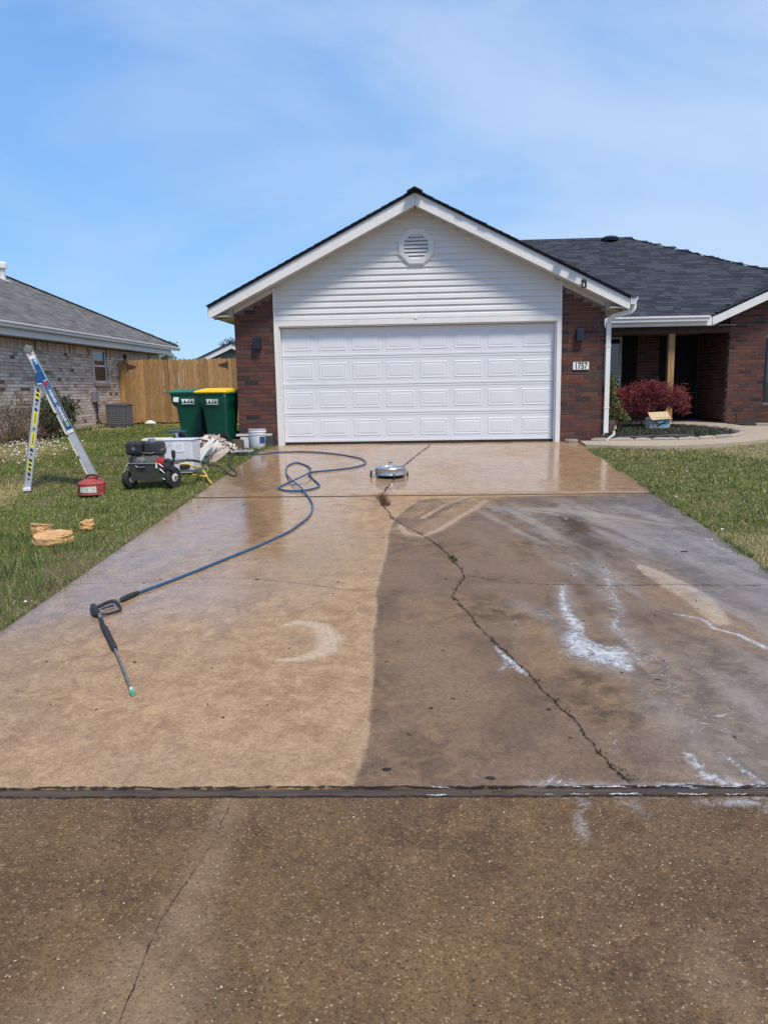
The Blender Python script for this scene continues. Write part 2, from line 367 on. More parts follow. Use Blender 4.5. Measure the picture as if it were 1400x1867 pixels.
def apron_mat():
    m = bpy.data.materials.new('aggregate_concrete'); m.use_nodes = True; nt = m.node_tree; b = nt.nodes['Principled BSDF']; l = nt.links.new
    t = N(nt, 'ShaderNodeTexCoord'); P = t.outputs['Object']; A = lambda n: N(nt, 'ShaderNodeAttribute', attribute_name=n).outputs['Fac']
    def noise(sc, det=6, ro=.6, di=0): n = N(nt, 'ShaderNodeTexNoise', inp={'Scale': sc, 'Detail': float(det), 'Roughness': ro, 'Distortion': di}); l(P, n.inputs[0]); return n.outputs[0]
    def rg(s, a, b_, c=0, d=1): n = N(nt, 'ShaderNodeMapRange', inp={'From Min': a, 'From Max': b_, 'To Min': c, 'To Max': d}); l(s, n.inputs[0]); return n.outputs[0]
    def mix(f, a, c):
        n = N(nt, 'ShaderNodeMix', data_type='RGBA'); l(f, n.inputs[0])
        for s, i in ((a, 6), (c, 7)):
            if isinstance(s, tuple): n.inputs[i].default_value = (*s, 1)
            else: l(s, n.inputs[i])
        return n.outputs[2]
    base = mix(rg(noise(3, 5), .35, .68), (.118, .068, .031), (.182, .108, .050))
    base = mix(A('pale'), base, (.25, .165, .10))
    base = mix(A('grey'), base, (.10, .075, .06))
    base = mix(rg(noise(1.6, 8, .7, .8), .52, .68, 0, .75), base, (.075, .048, .030))
    # pebbles of two sizes, each its own tone
    def peb(sc, lo, hi, seed):
        v = N(nt, 'ShaderNodeTexVoronoi', inp={'Scale': sc, 'Randomness': 1.0}); mp = N(nt, 'ShaderNodeMapping', inp={'Location': (seed, seed*2, 0)}); l(P, mp.inputs[0]); l(mp.outputs[0], v.inputs['Vector'])
        r = N(nt, 'ShaderNodeValToRGB'); e = r.color_ramp.elements; e[0].position = 0; e[0].color = (.038, .023, .012, 1); e[1].position = 1; e[1].color = (.40, .29, .16, 1)
        for p, c in ((.35, (.078, .046, .025, 1)), (.62, (.155, .093, .047, 1)), (.88, (.22, .15, .085, 1))): x = e.new(p); x.color = c
        sx = N(nt, 'ShaderNodeSeparateColor'); l(v.outputs['Color'], sx.inputs[0]); l(sx.outputs[0], r.inputs[0])
        return v.outputs['Distance'], r.outputs[0], sx.outputs[1]
    d1, c1, k1 = peb(105, .2, .4, 0); d2, c2, k2 = peb(56, .2, .4, 7.3)
    c = mix(rg(d1, .30, .58, .62, .05), base, c1)
    mk = N(nt, 'ShaderNodeMath', operation='MULTIPLY'); l(rg(k2, .66, .70), mk.inputs[0]); l(rg(d2, .26, .40, .60, 0), mk.inputs[1]); c = mix(mk.outputs[0], c, c2)
    d3, c3, k3 = peb(58, .2, .4, 3.1)
    ms = N(nt, 'ShaderNodeMath', operation='MULTIPLY'); kk3 = N(nt, 'ShaderNodeMath', operation='MULTIPLY'); l(rg(k3, .90, .91), kk3.inputs[0]); l(rg(noise(14, 3), .46, .62, .05, 1), kk3.inputs[1]); l(kk3.outputs[0], ms.inputs[0]); l(rg(d3, .10, .17, .75, 0), ms.inputs[1]); c = mix(ms.outputs[0], c, (.50, .42, .32))
    md = N(nt, 'ShaderNodeMath', operation='MULTIPLY'); l(rg(k3, .05, .045), md.inputs[0]); l(rg(d3, .22, .32, .8, 0), md.inputs[1]); c = mix(md.outputs[0], c, (.028, .022, .02))
    k = rg(noise(26, 9, .8, .4), .3, .7, .68, 1.36); vm = N(nt, 'ShaderNodeVectorMath', operation='SCALE'); l(c, vm.inputs[0]); l(k, vm.inputs[3]); c = vm.outputs[0]
    pm = N(nt, 'ShaderNodeMath', operation='MULTIPLY'); l(A('pale'), pm.inputs[0]); pm.inputs[1].default_value = .32; c = mix(pm.outputs[0], c, (.29, .19, .105))
    fo = N(nt, 'ShaderNodeMath', operation='MULTIPLY'); l(rg(noise(20, 9, .75, 1.5), .42, .66), fo.inputs[0]); l(A('foam'), fo.inputs[1]); c = mix(fo.outputs[0], c, (.5, .52, .55))
    l(c, b.inputs['Base Color']); l(rg(noise(8, 6), .3, .7, .62, .9), b.inputs['Roughness']); b.inputs['Specular IOR Level'].default_value = .22
    hh = N(nt, 'ShaderNodeMath', operation='ADD'); l(d1, hh.inputs[0]); l(noise(240, 3, .7), hh.inputs[1])
    iv = N(nt, 'ShaderNodeMath', operation='MULTIPLY'); l(hh.outputs[0], iv.inputs[0]); iv.inputs[1].default_value = -1
    bp = N(nt, 'ShaderNodeBump', inp={'Distance': .004, 'Strength': .55}); l(iv.outputs[0], bp.inputs['Height']); l(bp.outputs[0], b.inputs['Normal'])
    MATS['aggregate_concrete'] = m
apron_mat()
def soil_mat():
    m = mat('soil', (.13, .105, .055), .95, .35, 9, .8, 60, spec=.2); return m
soil_mat()
mat('walk_concrete', (.42, .345, .255), .85, .14, 12, .4, 120, grime=.2)
# ------------------------------------------------------------ ground sheets
XL, XR = -0.2, 5.4                    # drive edges
YJ = -4.66                            # joint between the two slabs
def yseam(x): return -10.86 + .0245*(x-2.48)
def grid(x0, x1, y0, y1, dx, dy, top=None):
    nx = int((x1-x0)/dx)+1; ny = int((y1-y0)/dy)+1
    xs = np.linspace(x0, x1, nx); ys = np.linspace(y0, y1, ny); X, Y = np.meshgrid(xs, ys)
    idx = np.arange(nx*ny).reshape(ny, nx)
    F = np.stack([idx[:-1, :-1], idx[:-1, 1:], idx[1:, 1:], idx[1:, :-1]], -1).reshape(-1, 4)
    return X.ravel(), Y.ravel(), F, nx, ny
# terrain: one sheet to the horizon, finer near the camera
xs = np.unique(np.concatenate([np.linspace(-900, -40, 20), np.linspace(-40, 40, 161), np.linspace(40, 900, 20)]))
ys = np.unique(np.concatenate([np.linspace(-900, -40, 20), np.linspace(-40, 40, 161), np.linspace(40, 900, 20)]))
X, Y = np.meshgrid(xs, ys); idx = np.arange(X.size).reshape(X.shape)
F = np.stack([idx[:-1, :-1], idx[:-1, 1:], idx[1:, 1:], idx[1:, :-1]], -1).reshape(-1, 4)
def terr(x, y):
    z = gnp(np.maximum(y, -14.2)) - .035
    z = z + .025*(fbm(x, y, 3, 5)-.5)*(np.clip((np.abs(x-2.6)-3.2)/2, 0, 1))
    z = np.where(y < -14.2, z-.06, z)
    return z
V = np.stack([X.ravel(), Y.ravel(), terr(X.ravel(), Y.ravel())], 1)
o = fastmesh('ground', V, F, MATS['soil'], smooth=True, kind='structure'); tag(o, 'soil under the lawns around the drive and houses')
# street behind the camera
o = MB().box((-60, -22, -1.10), (60, -14.75, -.925)).build('street', MATS['asphalt'], kind='structure')
# --- the two drive slabs with their stains
def ribbon_field(x, y, px, ws): return np.clip(1-pdist(x, y, GL(px), ws), 0, 1)
def drive_attrs(x, y):
    a = {}
    wx = x+.05*(fbm(x, y, .5, 31)-.5); wy = y+.05*(fbm(x, y, .5, 41)-.5)
    # dirty side: right of the wash line, below the joint
    B = GL([(640, 1437), (662, 1390), (673, 1340), (680, 1290), (682, 1230), (683, 1150), (687, 1080), (699, 1020), (710, 970), (719, 948), (748, 922), (764, 912), (800, 908), (900, 906), (1060, 903), (1200, 899)])
    P = B+[(8, YJ-.02), (8, -12), (B[0][0], -12)]
    ins = inpoly(wx, wy, P); d = pdist(wx, wy, B+[(8, B[-1][1])]); sd = np.where(ins, d, -d)
    dirt = np.clip(.5+sd/.035, 0, 1)
    # lighter wand strokes inside the dirty side
    st = np.maximum(ribbon_field(wx, wy, [(735, 965), (760, 972), (800, 955), (850, 925), (885, 908)], [.16, .2, .2, .2, .2]),
         ribbon_field(wx, wy, [(745, 940), (790, 918), (830, 906)], [.12, .14, .12]))
    rim = np.maximum(ribbon_field(wx, wy, [(730, 958), (740, 972), (770, 978), (800, 966), (858, 930), (885, 912)], [.04]*6), ribbon_field(wx, wy, [(770, 945), (810, 920), (850, 906)], [.04]*3))
    dirt = dirt*(1-.45*np.clip(st*2.5, 0, 1))
    topfade = np.clip((y-G(900, 935)[1])/.6, 0, 1); dirt = dirt*(1-.30*topfade*(fbm(x, y, .8, 3)))
    a['dirt'] = dirt*(y < YJ)
    pale = np.clip(rim*1.6, 0, .55)
    pale = np.maximum(pale, .75*np.clip(ribbon_field(wx, wy, [(1165, 1032), (1190, 1045), (1225, 1065), (1270, 1092), (1310, 1135)], [.05, .10, .13, .13, .07])*3, 0, 1)*(.4+.9*fbm(x, y, .1, 9)))
    pale = pale*np.clip(.35+1.3*fbm(x, y, .07, 171, 3), 0, 1)
    pale = np.maximum(pale, .9*np.clip(ribbon_field(wx, wy, [(520, 1140), (548, 1133), (585, 1142), (606, 1163), (592, 1188), (548, 1202), (505, 1203)], [.02, .05, .08, .10, .09, .05, .02])*1.8, 0, 1))
    pale = np.maximum(pale, .3*np.clip(ribbon_field(wx, wy, [(940, 925), (1010, 930), (1100, 940), (1230, 960)], [.05, .12, .10, .04])*2, 0, 1))
    edge = np.clip(1-np.abs(sd)/.03, 0, 1)*(x > 2)*(sd < 0)*(y < YJ-.3); pale = np.maximum(pale, .4*edge)
    a['pale'] = pale
    og = np.clip(ribbon_field(wx, wy, [(975, 1150), (985, 1200), (975, 1230)], [.14, .2, .12])*1.3, 0, .6)
    og = np.maximum(og, np.clip(ribbon_field(wx, wy, [(1200, 1080), (1300, 1130), (1400, 1170)], [.2, .35, .3])*.9, 0, .5))
    og = np.maximum(og, np.clip(ribbon_field(wx, wy, [(780, 1100), (800, 1200), (850, 1290)], [.3, .5, .4])*.5, 0, .35))
    og = np.maximum(og, .5*np.clip(ribbon_field(wx, wy, [(430, 880), (440, 935), (470, 975)], [.25, .3, .15]), 0, 1))
    a['orange'] = og*np.clip(.3+1.4*fbm(x, y, .3, 12), 0, 1)
    gr = np.clip((x-(3.75+.35*np.sin(y*1.3)))/1.1, 0, 1)*np.clip((YJ+.1-y)/.6, 0, 1)
    gr = gr*np.clip(.2+1.5*fbm(x+y*.4, y*.35, .5, 15), 0, 1)
    gl = .35*np.clip((XL+1.2-x)/1.2, 0, 1)*(y < -7)
    a['grey'] = np.clip(gr*.85+gl, 0, .9)
    # foam and suds
    foam = np.zeros_like(x)
    def F_(px, ws, k=1.0):
        nonlocal foam
        foam = np.maximum(foam, k*ribbon_field(wx, wy, px, [w_*1.7 for w_ in ws])**.8)
    F_([(1027, 1068), (1026, 1092), (1038, 1122), (1050, 1142), (1046, 1165), (1055, 1190)], [.02, .03, .045, .06, .07, .09], 1)
    F_([(1046, 1165), (1075, 1178), (1092, 1200), (1115, 1188), (1125, 1205), (1142, 1220)], [.06, .08, .09, .11, .10, .05], 1)
    F_([(1100, 1035), (1108, 1075), (1130, 1115), (1125, 1140), (1150, 1180), (1168, 1212)], [.03, .05, .06, .06, .07, .06], .62)
    F_([(1043, 1030), (1045, 1050), (1046, 1068)], [.02, .03, .03], .5)
    F_([(960, 1110), (985, 1118), (1005, 1128)], [.10, .14, .08], .45)
    F_([(940, 1130), (950, 1160), (935, 1190)], [.04, .06, .04], .42)
    F_([(1230, 1120), (1275, 1128), (1300, 1146), (1345, 1158), (1400, 1183)], [.015, .02, .022, .02, .025], 1)
    F_([(905, 1178), (932, 1205), (948, 1222), (962, 1232)], [.015, .025, .028, .015], 1)
    F_([(930, 1205), (914, 1222)], [.03, .035], .7)
    F_([(1252, 1372), (1285, 1412), (1330, 1426), (1375, 1436)], [.03, .05, .05, .02], .85)
    F_([(1310, 1370), (1350, 1400), (1400, 1438)], [.012, .018, .02], .75)
    F_([(880, 931), (950, 930), (1000, 935), (1028, 942), (1032, 948)], [.02, .05, .06, .05, .02], .7)
    F_([(1020, 925), (1060, 925), (1120, 935)], [.03, .05, .03], .5)
    F_([(1285, 980), (1305, 995), (1332, 1006)], [.012, .014, .012], .8)
    F_([(1180, 970), (1230, 1000), (1310, 1060)], [.15, .25, .15], .38)
    F_([(1180, 1200), (1240, 1290), (1330, 1330)], [.2, .3, .2], .36)
    F_([(1290, 1290), (1325, 1310)], [.03, .03], .6)
    F_([(1200, 1428), (1290, 1432), (1400, 1440)], [.03, .035, .03], .8)
    F_([(960, 1430), (1010, 1426), (1060, 1430)], [.03, .07, .03], .6)
    F_([(330, 1058), (380, 1053), (430, 1053)], [.01, .013, .01], .6)
    F_([(1040, 1028), (1052, 1027)], [.02, .02], .9); F_([(1110, 1340), (1118, 1370)], [.05, .06], .45)
    F_([(880, 975), (960, 965)], [.1, .1], .3); F_([(1390, 1300), (1300, 1240)], [.2, .15], .32)
    a['foam'] = foam
    # thin runoff film drifting down the slope to the right, and darker wet runs between
    U_ = x+.30*(y+5)+.22*(fbm(x, y, 1.1, 201, 3)-.5); st1 = fbm(U_, y*.16, .17, 203, 5); st2 = fbm(U_+7, y*.13, .26, 207, 4)
    reg = np.clip((U_-2.55)/.7, 0, 1)*np.clip((YJ-.15-y)/.5, 0, 1)
    film = np.clip((st1-.50)*5, 0, 1)*reg*.55
    for px, ws, k in (([(1027, 1068), (1045, 1165), (1092, 1200), (1142, 1220)], [.08, .2, .25, .2], .8), ([(1085, 1010), (1108, 1075), (1150, 1180), (1200, 1260)], [.1, .16, .2, .12], .7), ([(930, 1100), (990, 1115), (1020, 1140)], [.15, .18, .1], .5),
        ([(1180, 1180), (1250, 1300), (1400, 1420)], [.2, .3, .3], .55), ([(880, 925), (1000, 930), (1120, 945)], [.08, .16, .14], .6), ([(1130, 950), (1240, 1010), (1400, 1110)], [.2, .3, .35], .6), ([(1340, 1250), (1400, 1330)], [.2, .3], .5), ([(960, 1430), (1180, 1432), (1400, 1440)], [.05, .05, .08], .7)):
        film = np.maximum(film, k*np.clip(ribbon_field(wx, wy, px, ws)*1.3, 0, 1)*np.clip(.15+1.5*(st1-.25), 0, 1))
    a['film'] = np.clip(film, 0, .85)
    runs = np.clip((st2-.52)*5, 0, 1)*reg*.6
    # damp patches darken, wet film shines
    dm = .95*np.clip(ribbon_field(wx, wy, [(1010, 938), (1050, 955), (1080, 985), (1075, 1020), (1070, 1060)], [.12, .26, .34, .30, .14])*1.1, 0, 1)*np.clip(.4+fbm(x, y, .25, 22), 0, 1)
    dm = np.maximum(dm, .55*np.clip(ribbon_field(wx, wy, [(455, 838), (470, 850), (440, 872), (470, 895)], [.3, .35, .35, .2])*1.5, 0, 1))
    dm = np.maximum(dm, .45*np.clip(ribbon_field(wx, wy, [(455, 920), (480, 965), (460, 990)], [.18, .2, .1])*1.5, 0, 1))
    dm = np.maximum(dm, .5*np.clip(ribbon_field(wx, wy, [(1050, 880), (1050, 1010), (1060, 1080)], [.15, .3, .3])*1.0, 0, 1)*(y < YJ))
    dm = np.maximum(dm, .4*np.clip(ribbon_field(wx, wy, [(1190, 1020), (1240, 1040), (1330, 1100)], [.05, .06, .05])*1.5, 0, 1))
    cr = np.minimum.reduce([pdist(wx, wy, GL(c)) for c in CRACKS]); dm = np.maximum(dm, .35*np.clip(1-cr/.03, 0, 1))
    dm = np.maximum(dm, runs)
    dm = np.maximum(dm, .55*np.clip(1-np.minimum(x-XL, XR-x)/(.05+.10*fbm(x, y, .4, 230)), 0, 1))
    dm = np.maximum(dm, .5*np.clip((fbm(x, y, .7, 240, 5)-.56)*7, 0, 1)*(x > 1.9)*(y < YJ)*np.clip((dirt-.4)*3, 0, 1))
    a['damp'] = dm
    wet = .86*np.clip((2.9-x)/1.6, 0, 1)*np.clip((y+10.2)/1.8, 0, 1)
    wet = np.maximum(wet, .80*np.clip((y-YJ)/.2, 0, 1))
    wet = np.maximum(wet, .55*np.clip((x-3.6)/1.2, 0, 1)*np.clip((y+9.8)/1.2, 0, 1))
    wet = np.maximum(wet, .95*np.clip(dm*1.2, 0, 1)*(y > -6.5)); wet = np.maximum(wet, .7*np.clip(foam*1.4, 0, 1))
    wet = np.maximum(wet, .8*a['film']); wet = np.maximum(wet, .25)
    a['wet'] = np.clip(wet*(.55+.75*fbm(x, y, .9, 27)), 0, 1)
    return a
CRACKS = [[(785, 811), (768, 824), (750, 838), (735, 850), (722, 860)], [(716, 878), (705, 890), (695, 905), (697, 920), (715, 945), (740, 960), (775, 978), (805, 1000), (822, 1018), (840, 1037), (848, 1050), (838, 1063), (828, 1075), (822, 1086), (840, 1105), (870, 1138), (910, 1180), (950, 1215), (990, 1260), (1030, 1295), (1075, 1350), (1110, 1395), (1150, 1432)],
  [(125, 1067), (165, 1064), (210, 1063), (270, 1060), (330, 1057), (400, 1053), (470, 1056), (550, 1065), (620, 1073), (700, 1078), (770, 1080), (820, 1086)],
  [(848, 1049), (880, 1055), (920, 1062), (1000, 1066), (1100, 1068), (1200, 1066), (1300, 1067), (1402, 1067)]]
def slab(name, x0, x1, y0, y1, dx, mat_, attrs, label, seam=False, thick=.12):
    x, y, Fq, nx, ny = grid(x0, x1, y0, y1, dx, dx)
    if seam:   # lower edge follows the timber joint; edges slightly wavy
        t = (y1-y)/(y1-y0); y = y + t*(yseam(x)+.037-y0)
    ex = .012*(fbm(y, x*0, .35, 50)-.5)+.006*(vn(y, x*0, .06, 51)-.5)
    ex = ex*2.2; e = np.isclose(x, x0) | np.isclose(x, x1); x = np.where(np.isclose(x, x0), x-np.abs(ex), np.where(np.isclose(x, x1), x+np.abs(ex), x))
    z = gnp(y)+.0035*(fbm(x, y, .6, 60)-.5)
    A_ = attrs(x, y)
    V = np.stack([x, y, z], 1)
    # skirts
    n = len(V); idx = np.arange(nx*ny).reshape(ny, nx)
    loop = np.concatenate([idx[0, :], idx[1:, -1], idx[-1, -2::-1], idx[-2:0:-1, 0]])
    V2 = V[loop].copy(); V2[:, 2] -= thick; m = len(loop)
    F2 = np.stack([loop, np.roll(loop, -1), n+np.roll(np.arange(m), -1), n+np.arange(m)], 1)[:, ::-1]
    for k in A_: A_[k] = np.concatenate([A_[k], A_[k][loop]])
    o = fastmesh(name, np.concatenate([V, V2]), np.concatenate([Fq, F2]), mat_, attrs=A_, kind='structure', smooth=False)
    o.data.polygons.foreach_set('use_smooth', np.concatenate([np.ones(len(Fq), bool), np.zeros(len(F2), bool)]))
    tag(o, label); return o
DRIVE = slab('driveway', XL, XR, -10.81, YJ-.008, .016, MATS['drive_concrete'], drive_attrs, 'lower concrete drive slab, washed pale on the left and stained brown on the right', seam=True)
DRIVE_TOP = slab('driveway_top', XL, XR, YJ+.008, .118, .022, MATS['drive_concrete'], drive_attrs, 'upper wet concrete drive slab in front of the garage door')
def apron_attrs(x, y):
    a = {}
    ln = GL([(425, 1455), (400, 1530), (370, 1600), (330, 1680), (290, 1760), (220, 1867)])
    a['pale'] = np.clip(1.25-pdist(x, y, ln, [.05, .08, .08, .12, .20, .32]), 0, 1)*.95*np.clip(.1+1.5*fbm(x, y, .15, 71), 0, 1)
    a['pale'] = np.maximum(a['pale'], .35*np.clip(ribbon_field(x, y, [(1290, 1700), (1300, 1780), (1370, 1840)], [.05, .12, .1])*2, 0, 1))
    a['grey'] = np.clip((x-3.0)/1.2, 0, 1)*.7*fbm(x, y, .5, 73)+.4*np.clip((1.2-x)/.5, 0, 1)*np.clip((y+11.5)/.5, 0, 1)
    fo = np.zeros_like(x)
    for px, ws in (([(1040, 1452), (1058, 1462), (1060, 1500), (1068, 1530)], [.03, .02, .02, .01]), ([(1190, 1456), (1400, 1462)], [.02, .02]), ([(1370, 1440), (1400, 1475)], [.02, .03]), ([(1130, 1455), (1170, 1480)], [.02, .03])):
        fo = np.maximum(fo, ribbon_field(x, y, px, ws))
    a['foam'] = np.clip(fo*1.6, 0, .8)
    return a
x, y, Fq, nx, ny = grid(-1.4, 6.8, -14.75, -10.90, .04, .04)
t = (y+14.75)/(14.75-10.90); y = y+t*(yseam(x)-.037+10.90)
V = np.stack([x, y, gnp(y)+.003*(fbm(x, y, .5, 61)-.5)], 1)
o = fastmesh('driveway_apron', V, Fq, MATS['aggregate_concrete'], attrs=apron_attrs(x, y), kind='structure', smooth=True); APRON = tag(o, 'rough brown apron of exposed pebbles nearest the viewer')
# timber expansion strip, in weathered lengths
ts = empty('expansion_strip', (2.6, -10.86, gz(-10.86)), 0, 'weathered dark timber strip set between the drive slab and the pebbly apron', 'timber strip')
x0 = -1.3
for Ln in (1.9, 2.25, 1.7, 2.2):
    x1 = min(x0+Ln, 6.7); mb = MB(); n = 24; rg_ = []
    for i in range(n+1):
        xx = x0+.001+(x1-x0-.002)*i/n; w = .033+random.uniform(-.005, .002); yc = yseam(xx); zt = gz(yc)-.004+random.uniform(-.002, .002)
        rg_.append([Vector((xx, yc-w, zt-.06)), Vector((xx, yc+w, zt-.06)), Vector((xx, yc+w, zt)), Vector((xx, yc-w, zt))])
    mb.loft(rg_).build('plank', MATS['old_wood'], ts, off=ts.location); x0 = x1
# foam caught along the strip
def ribbon(name, pts, wf, mat_, zoff=.002, parent=None, kind=None, step=.02, jit=.006, zfun=None, seed=1):
    r_ = random.Random(seed); P = []
    for i in range(len(pts)-1):
        a = Vector((*pts[i], 0)); b = Vector((*pts[i+1], 0)); n = max(1, int((b-a).length/step))
        for k in range(n): P.append(a.lerp(b, k/n))
    P.append(Vector((*pts[-1], 0))); vs = []; fs = []; off = 0
    for i, p in enumerate(P):
        t = (P[min(i+1, len(P)-1)]-P[max(i-1, 0)]).normalized(); nrm = Vector((-t.y, t.x, 0)); off = .75*off+r_.uniform(-jit, jit); w = wf(i/len(P))*r_.choice((.25, .6, .8, 1, 1.2, 1.9))
        if i in (0, len(P)-1): w = .0005
        for s_ in (-1, 1):
            q_ = p+nrm*(off+s_*w/2); z = gz(q_.y)+zoff; vs.append((q_.x, q_.y, z))
        if i: b = 2*i; fs.append((b-2, b-1, b+1, b))
    return MB().add(vs, fs).build(name, mat_, parent, kind=kind)
for i, c in enumerate(CRACKS):
    w0 = (.011, .0095, .0022, .0055)[i]
    ribbon('crack', GL(c), lambda t, w0=w0: w0, MATS['crackdirt'], .0028, DRIVE_TOP if i == 0 else DRIVE, step=.018, jit=.007, seed=i+3)
ribbon('crack', GL([(425, 1455), (405, 1500), (372, 1565), (325, 1632), (295, 1680), (272, 1730), (245, 1800), (215, 1867)]), lambda t: .0016+.0016*t, MATS['crackdirt'], .0030, APRON, step=.012, jit=.0022, seed=9)
# ------------------------------------------------------------ bricks
BR_COL = [(.122, .050, .036), (.100, .042, .034), (.140, .056, .040), (.076, .038, .035), (.105, .055, .045), (.046, .033, .034), (.033, .028, .032), (.150, .060, .040), (.088, .048, .042)]
BR_W = [5, 5, 4, 4, 4, 1.5, 1.2, 1.6, 4]
PALE_COL = [(.74, .60, .50), (.66, .53, .44), (.80, .68, .58), (.60, .45, .38), (.70, .55, .45), (.46, .34, .28), (.22, .15, .12), (.82, .73, .64)]
PALE_W = [5, 5, 4, 3, 3, 1.5, .7, 3]
_bm = {}
def brick_mesh(w, h, ci, pal, dep):
    key = (round(w, 2), round(h, 3), ci, id(pal), dep)
    if key not in _bm:
        mb = MB(); c = .0015; w2, h2 = w/2, h/2
        rings = [[Vector((sx*w2, dep, sz*h2)) for sx, sz in ((-1, -1), (1, -1), (1, 1), (-1, 1))], [Vector((sx*w2, c, sz*h2)) for sx, sz in ((-1, -1), (1, -1), (1, 1), (-1, 1))],
                 [Vector((sx*(w2-c*2), 0, sz*(h2-c*2))) for sx, sz in ((-1, -1), (1, -1), (1, 1), (-1, 1))]]
        mb.loft(rings, pal[ci]); o = mb.build('brick', MATS['brick']); me = o.data; bpy.data.objects.remove(o); _bm[key] = me
    return _bm[key]
def brick_wall(U, z0, ztop, umin=lambda z: 0, umax=None, L=.255, pitch=.0775, gap=.010, holes=(), soldier=None, seed=0, pal=BR_COL, wts=BR_W):
    r_ = random.Random(seed); out = []; umax = umax or (lambda z: U); k = 0; z = z0
    while True:
        h = pitch-gap; soldier_row = soldier and abs(z-soldier) < pitch*.6
        if soldier_row: h = .20
        zc = z+h; a0 = umin(z); a1 = umax(z)
        if zc > ztop+.001 or a1-a0 < .03: 
            if zc > ztop+.001: break
            z += h+gap; k += 1; 
            if z > ztop: break
            continue
        u = -(L*(.5 if k % 2 else 0))+r_.uniform(-.012, .012)
        ll = .066 if soldier_row else L-gap
        while u < U:
            b0, b1 = max(u, a0), min(u+ll, a1)
            if b1-b0 > .025:
                segs = [(b0, b1)]
                for (hu0, hu1, hz0, hz1) in holes:
                    if z < hz1 and zc > hz0:
                        ns = []
                        for (c0, c1) in segs:
                            if hu0 > c0: ns.append((c0, min(c1, hu0)))
                            if hu1 < c1: ns.append((max(c0, hu1), c1))
                        segs = [s_ for s_ in ns if s_[1]-s_[0] > .025]
                for (c0, c1) in segs: out.append((c0, c1, z, zc, r_.choices(range(len(pal)), wts)[0]))
            u += ll+gap
        z += h+gap; k += 1
    return out
def place_bricks(bricks, O, u, parent, off, limit, pal=BR_COL, depth=.02, proud=0., stuffname='brick'):
    """O: wall origin, u: unit direction along the wall; outward normal = u x z"""
    u = Vector(u); n = Vector((u.y, -u.x, 0)); ang = math.atan2(u.y, u.x); r_ = random.Random(len(bricks)); rest = MB(); O = Vector(O)
    for i, (c0, c1, z0, z1, ci) in enumerate(bricks):
        pr = r_.uniform(-.0015, .0015)+proud; c = O+u*((c0+c1)/2)+Vector((0, 0, (z0+z1)/2))+n*pr
        if i < limit:
            ob = bpy.data.objects.new('brick', brick_mesh(c1-c0, z1-z0, ci, pal, depth)); COL.objects.link(ob); ob.parent = parent
            ob.location = c-Vector(off); ob.rotation_euler = (0, 0, ang)
            w = round(c1-c0, 2); ob.scale = ((c1-c0)/w if w else 1, 1, 1)
        else:
            M = Matrix((u, -n, Vector((0, 0, 1)))).transposed(); rest.obox(c-n*depth/2, (c1-c0, depth, z1-z0), M, pal[ci])
    if rest.v: rest.build(stuffname, MATS['brick'], parent, off=off, kind='stuff')
    return max(0, limit-len(bricks))
# ------------------------------------------------------------ the house with the garage
HO = Vector((2.54, 0, 0))
H = empty('brick_house', HO, 0, 'red brick house with white double garage door, white gable siding and dark shingle roof', 'house')
AX = 2.54; GS = .5
def zsof(x): return 4.03-GS*abs(x-AX)
def part(mb, name, m, parent=H, **k): return mb.build(name, MATS[m], parent, off=HO, **k)
wl = MB(); zt = zsof(-.71)
wl.prism([(-.712, .008, -.15), (0.0, .008, -.15), (0.0, .008, zsof(0)), (-.712, .008, zt)], (0, .14, 0))
wl.box((-.712, .15, -.15), (-.60, 9.5, 2.30))
WL = part(wl, 'garage_wall', 'mortar')
wr = MB(); wr.prism([(5.085, .008, -.15), (5.82, .008, -.15), (5.82, .008, zsof(5.82)), (5.085, .008, zsof(5.085))], (0, .14, 0))
wr.box((5.70, .15, -.15), (5.82, 6.2, 2.30))
WR = part(wr, 'garage_wall', 'mortar_light')
left = brick_wall(.70, 0, 3.2, umax=lambda z: .70, umin=lambda z: max(0, (z-(zsof(-.71)-.10))/GS), seed=3)
place_bricks([(a, b, c, d, e) for a, b, c, d, e in left], (-.71, 0, -.09), (1, 0, 0), WL, HO, 150)
right = brick_wall(.735, 0, 3.2, umax=lambda z: min(.735, .735-(z-(zsof(5.82)-.10))/GS), seed=8)
place_bricks(right, (5.087, 0, -.09), (1, 0, 0), WR, HO, 150)
# panel behind the door, near-black to paint in the garage's inner shade
part(MB().box((-.6, .35, -.1), (5.7, .42, 2.6)), 'dark_backing', 'shadow_interior')
# siding boards of the gable
SD = empty('gable_siding', (0, 0, 0)); SD.parent = H
part(MB().prism([(0.0, .012, 2.18), (5.08, .012, 2.18), (5.08, .012, zsof(5.08)+.02), (AX, .012, 4.05), (0.0, .012, zsof(0)+.02)], (0, .10, 0)), 'sheathing', 'white_vinyl')
z = 2.185; kk = 0
while z < 4.0:
    z1 = z+.108
    def xs_(zz): return (max(0.035, AX-(4.03-zz)/GS), min(5.045, AX+(4.03-zz)/GS))
    a = xs_(z); b = xs_(min(z1, 4.025)); zz1 = min(z1, 4.025)
    if b[1]-b[0] > .02 or a[1]-a[0] > .1:
        prof = [(0, -.016), (.008, -.019), (.062, -.010), (.074, -.003), (.108, 0.0)]
        mb = MB(); rings = []
        for hgt, yy in prof:
            f = min(1, hgt/.108); zc = z+(zz1-z)*f; xa = a[0]+(b[0]-a[0])*f; xb = a[1]+(b[1]-a[1])*f
            rings.append([Vector((xa, yy+.010, zc)), Vector((xb, yy+.010, zc)), Vector((xb, .0118, zc)), Vector((xa, .0118, zc))])
        mb.loft(rings); part(mb, 'siding_board', 'white_vinyl', SD)
    z = z1; kk += 1
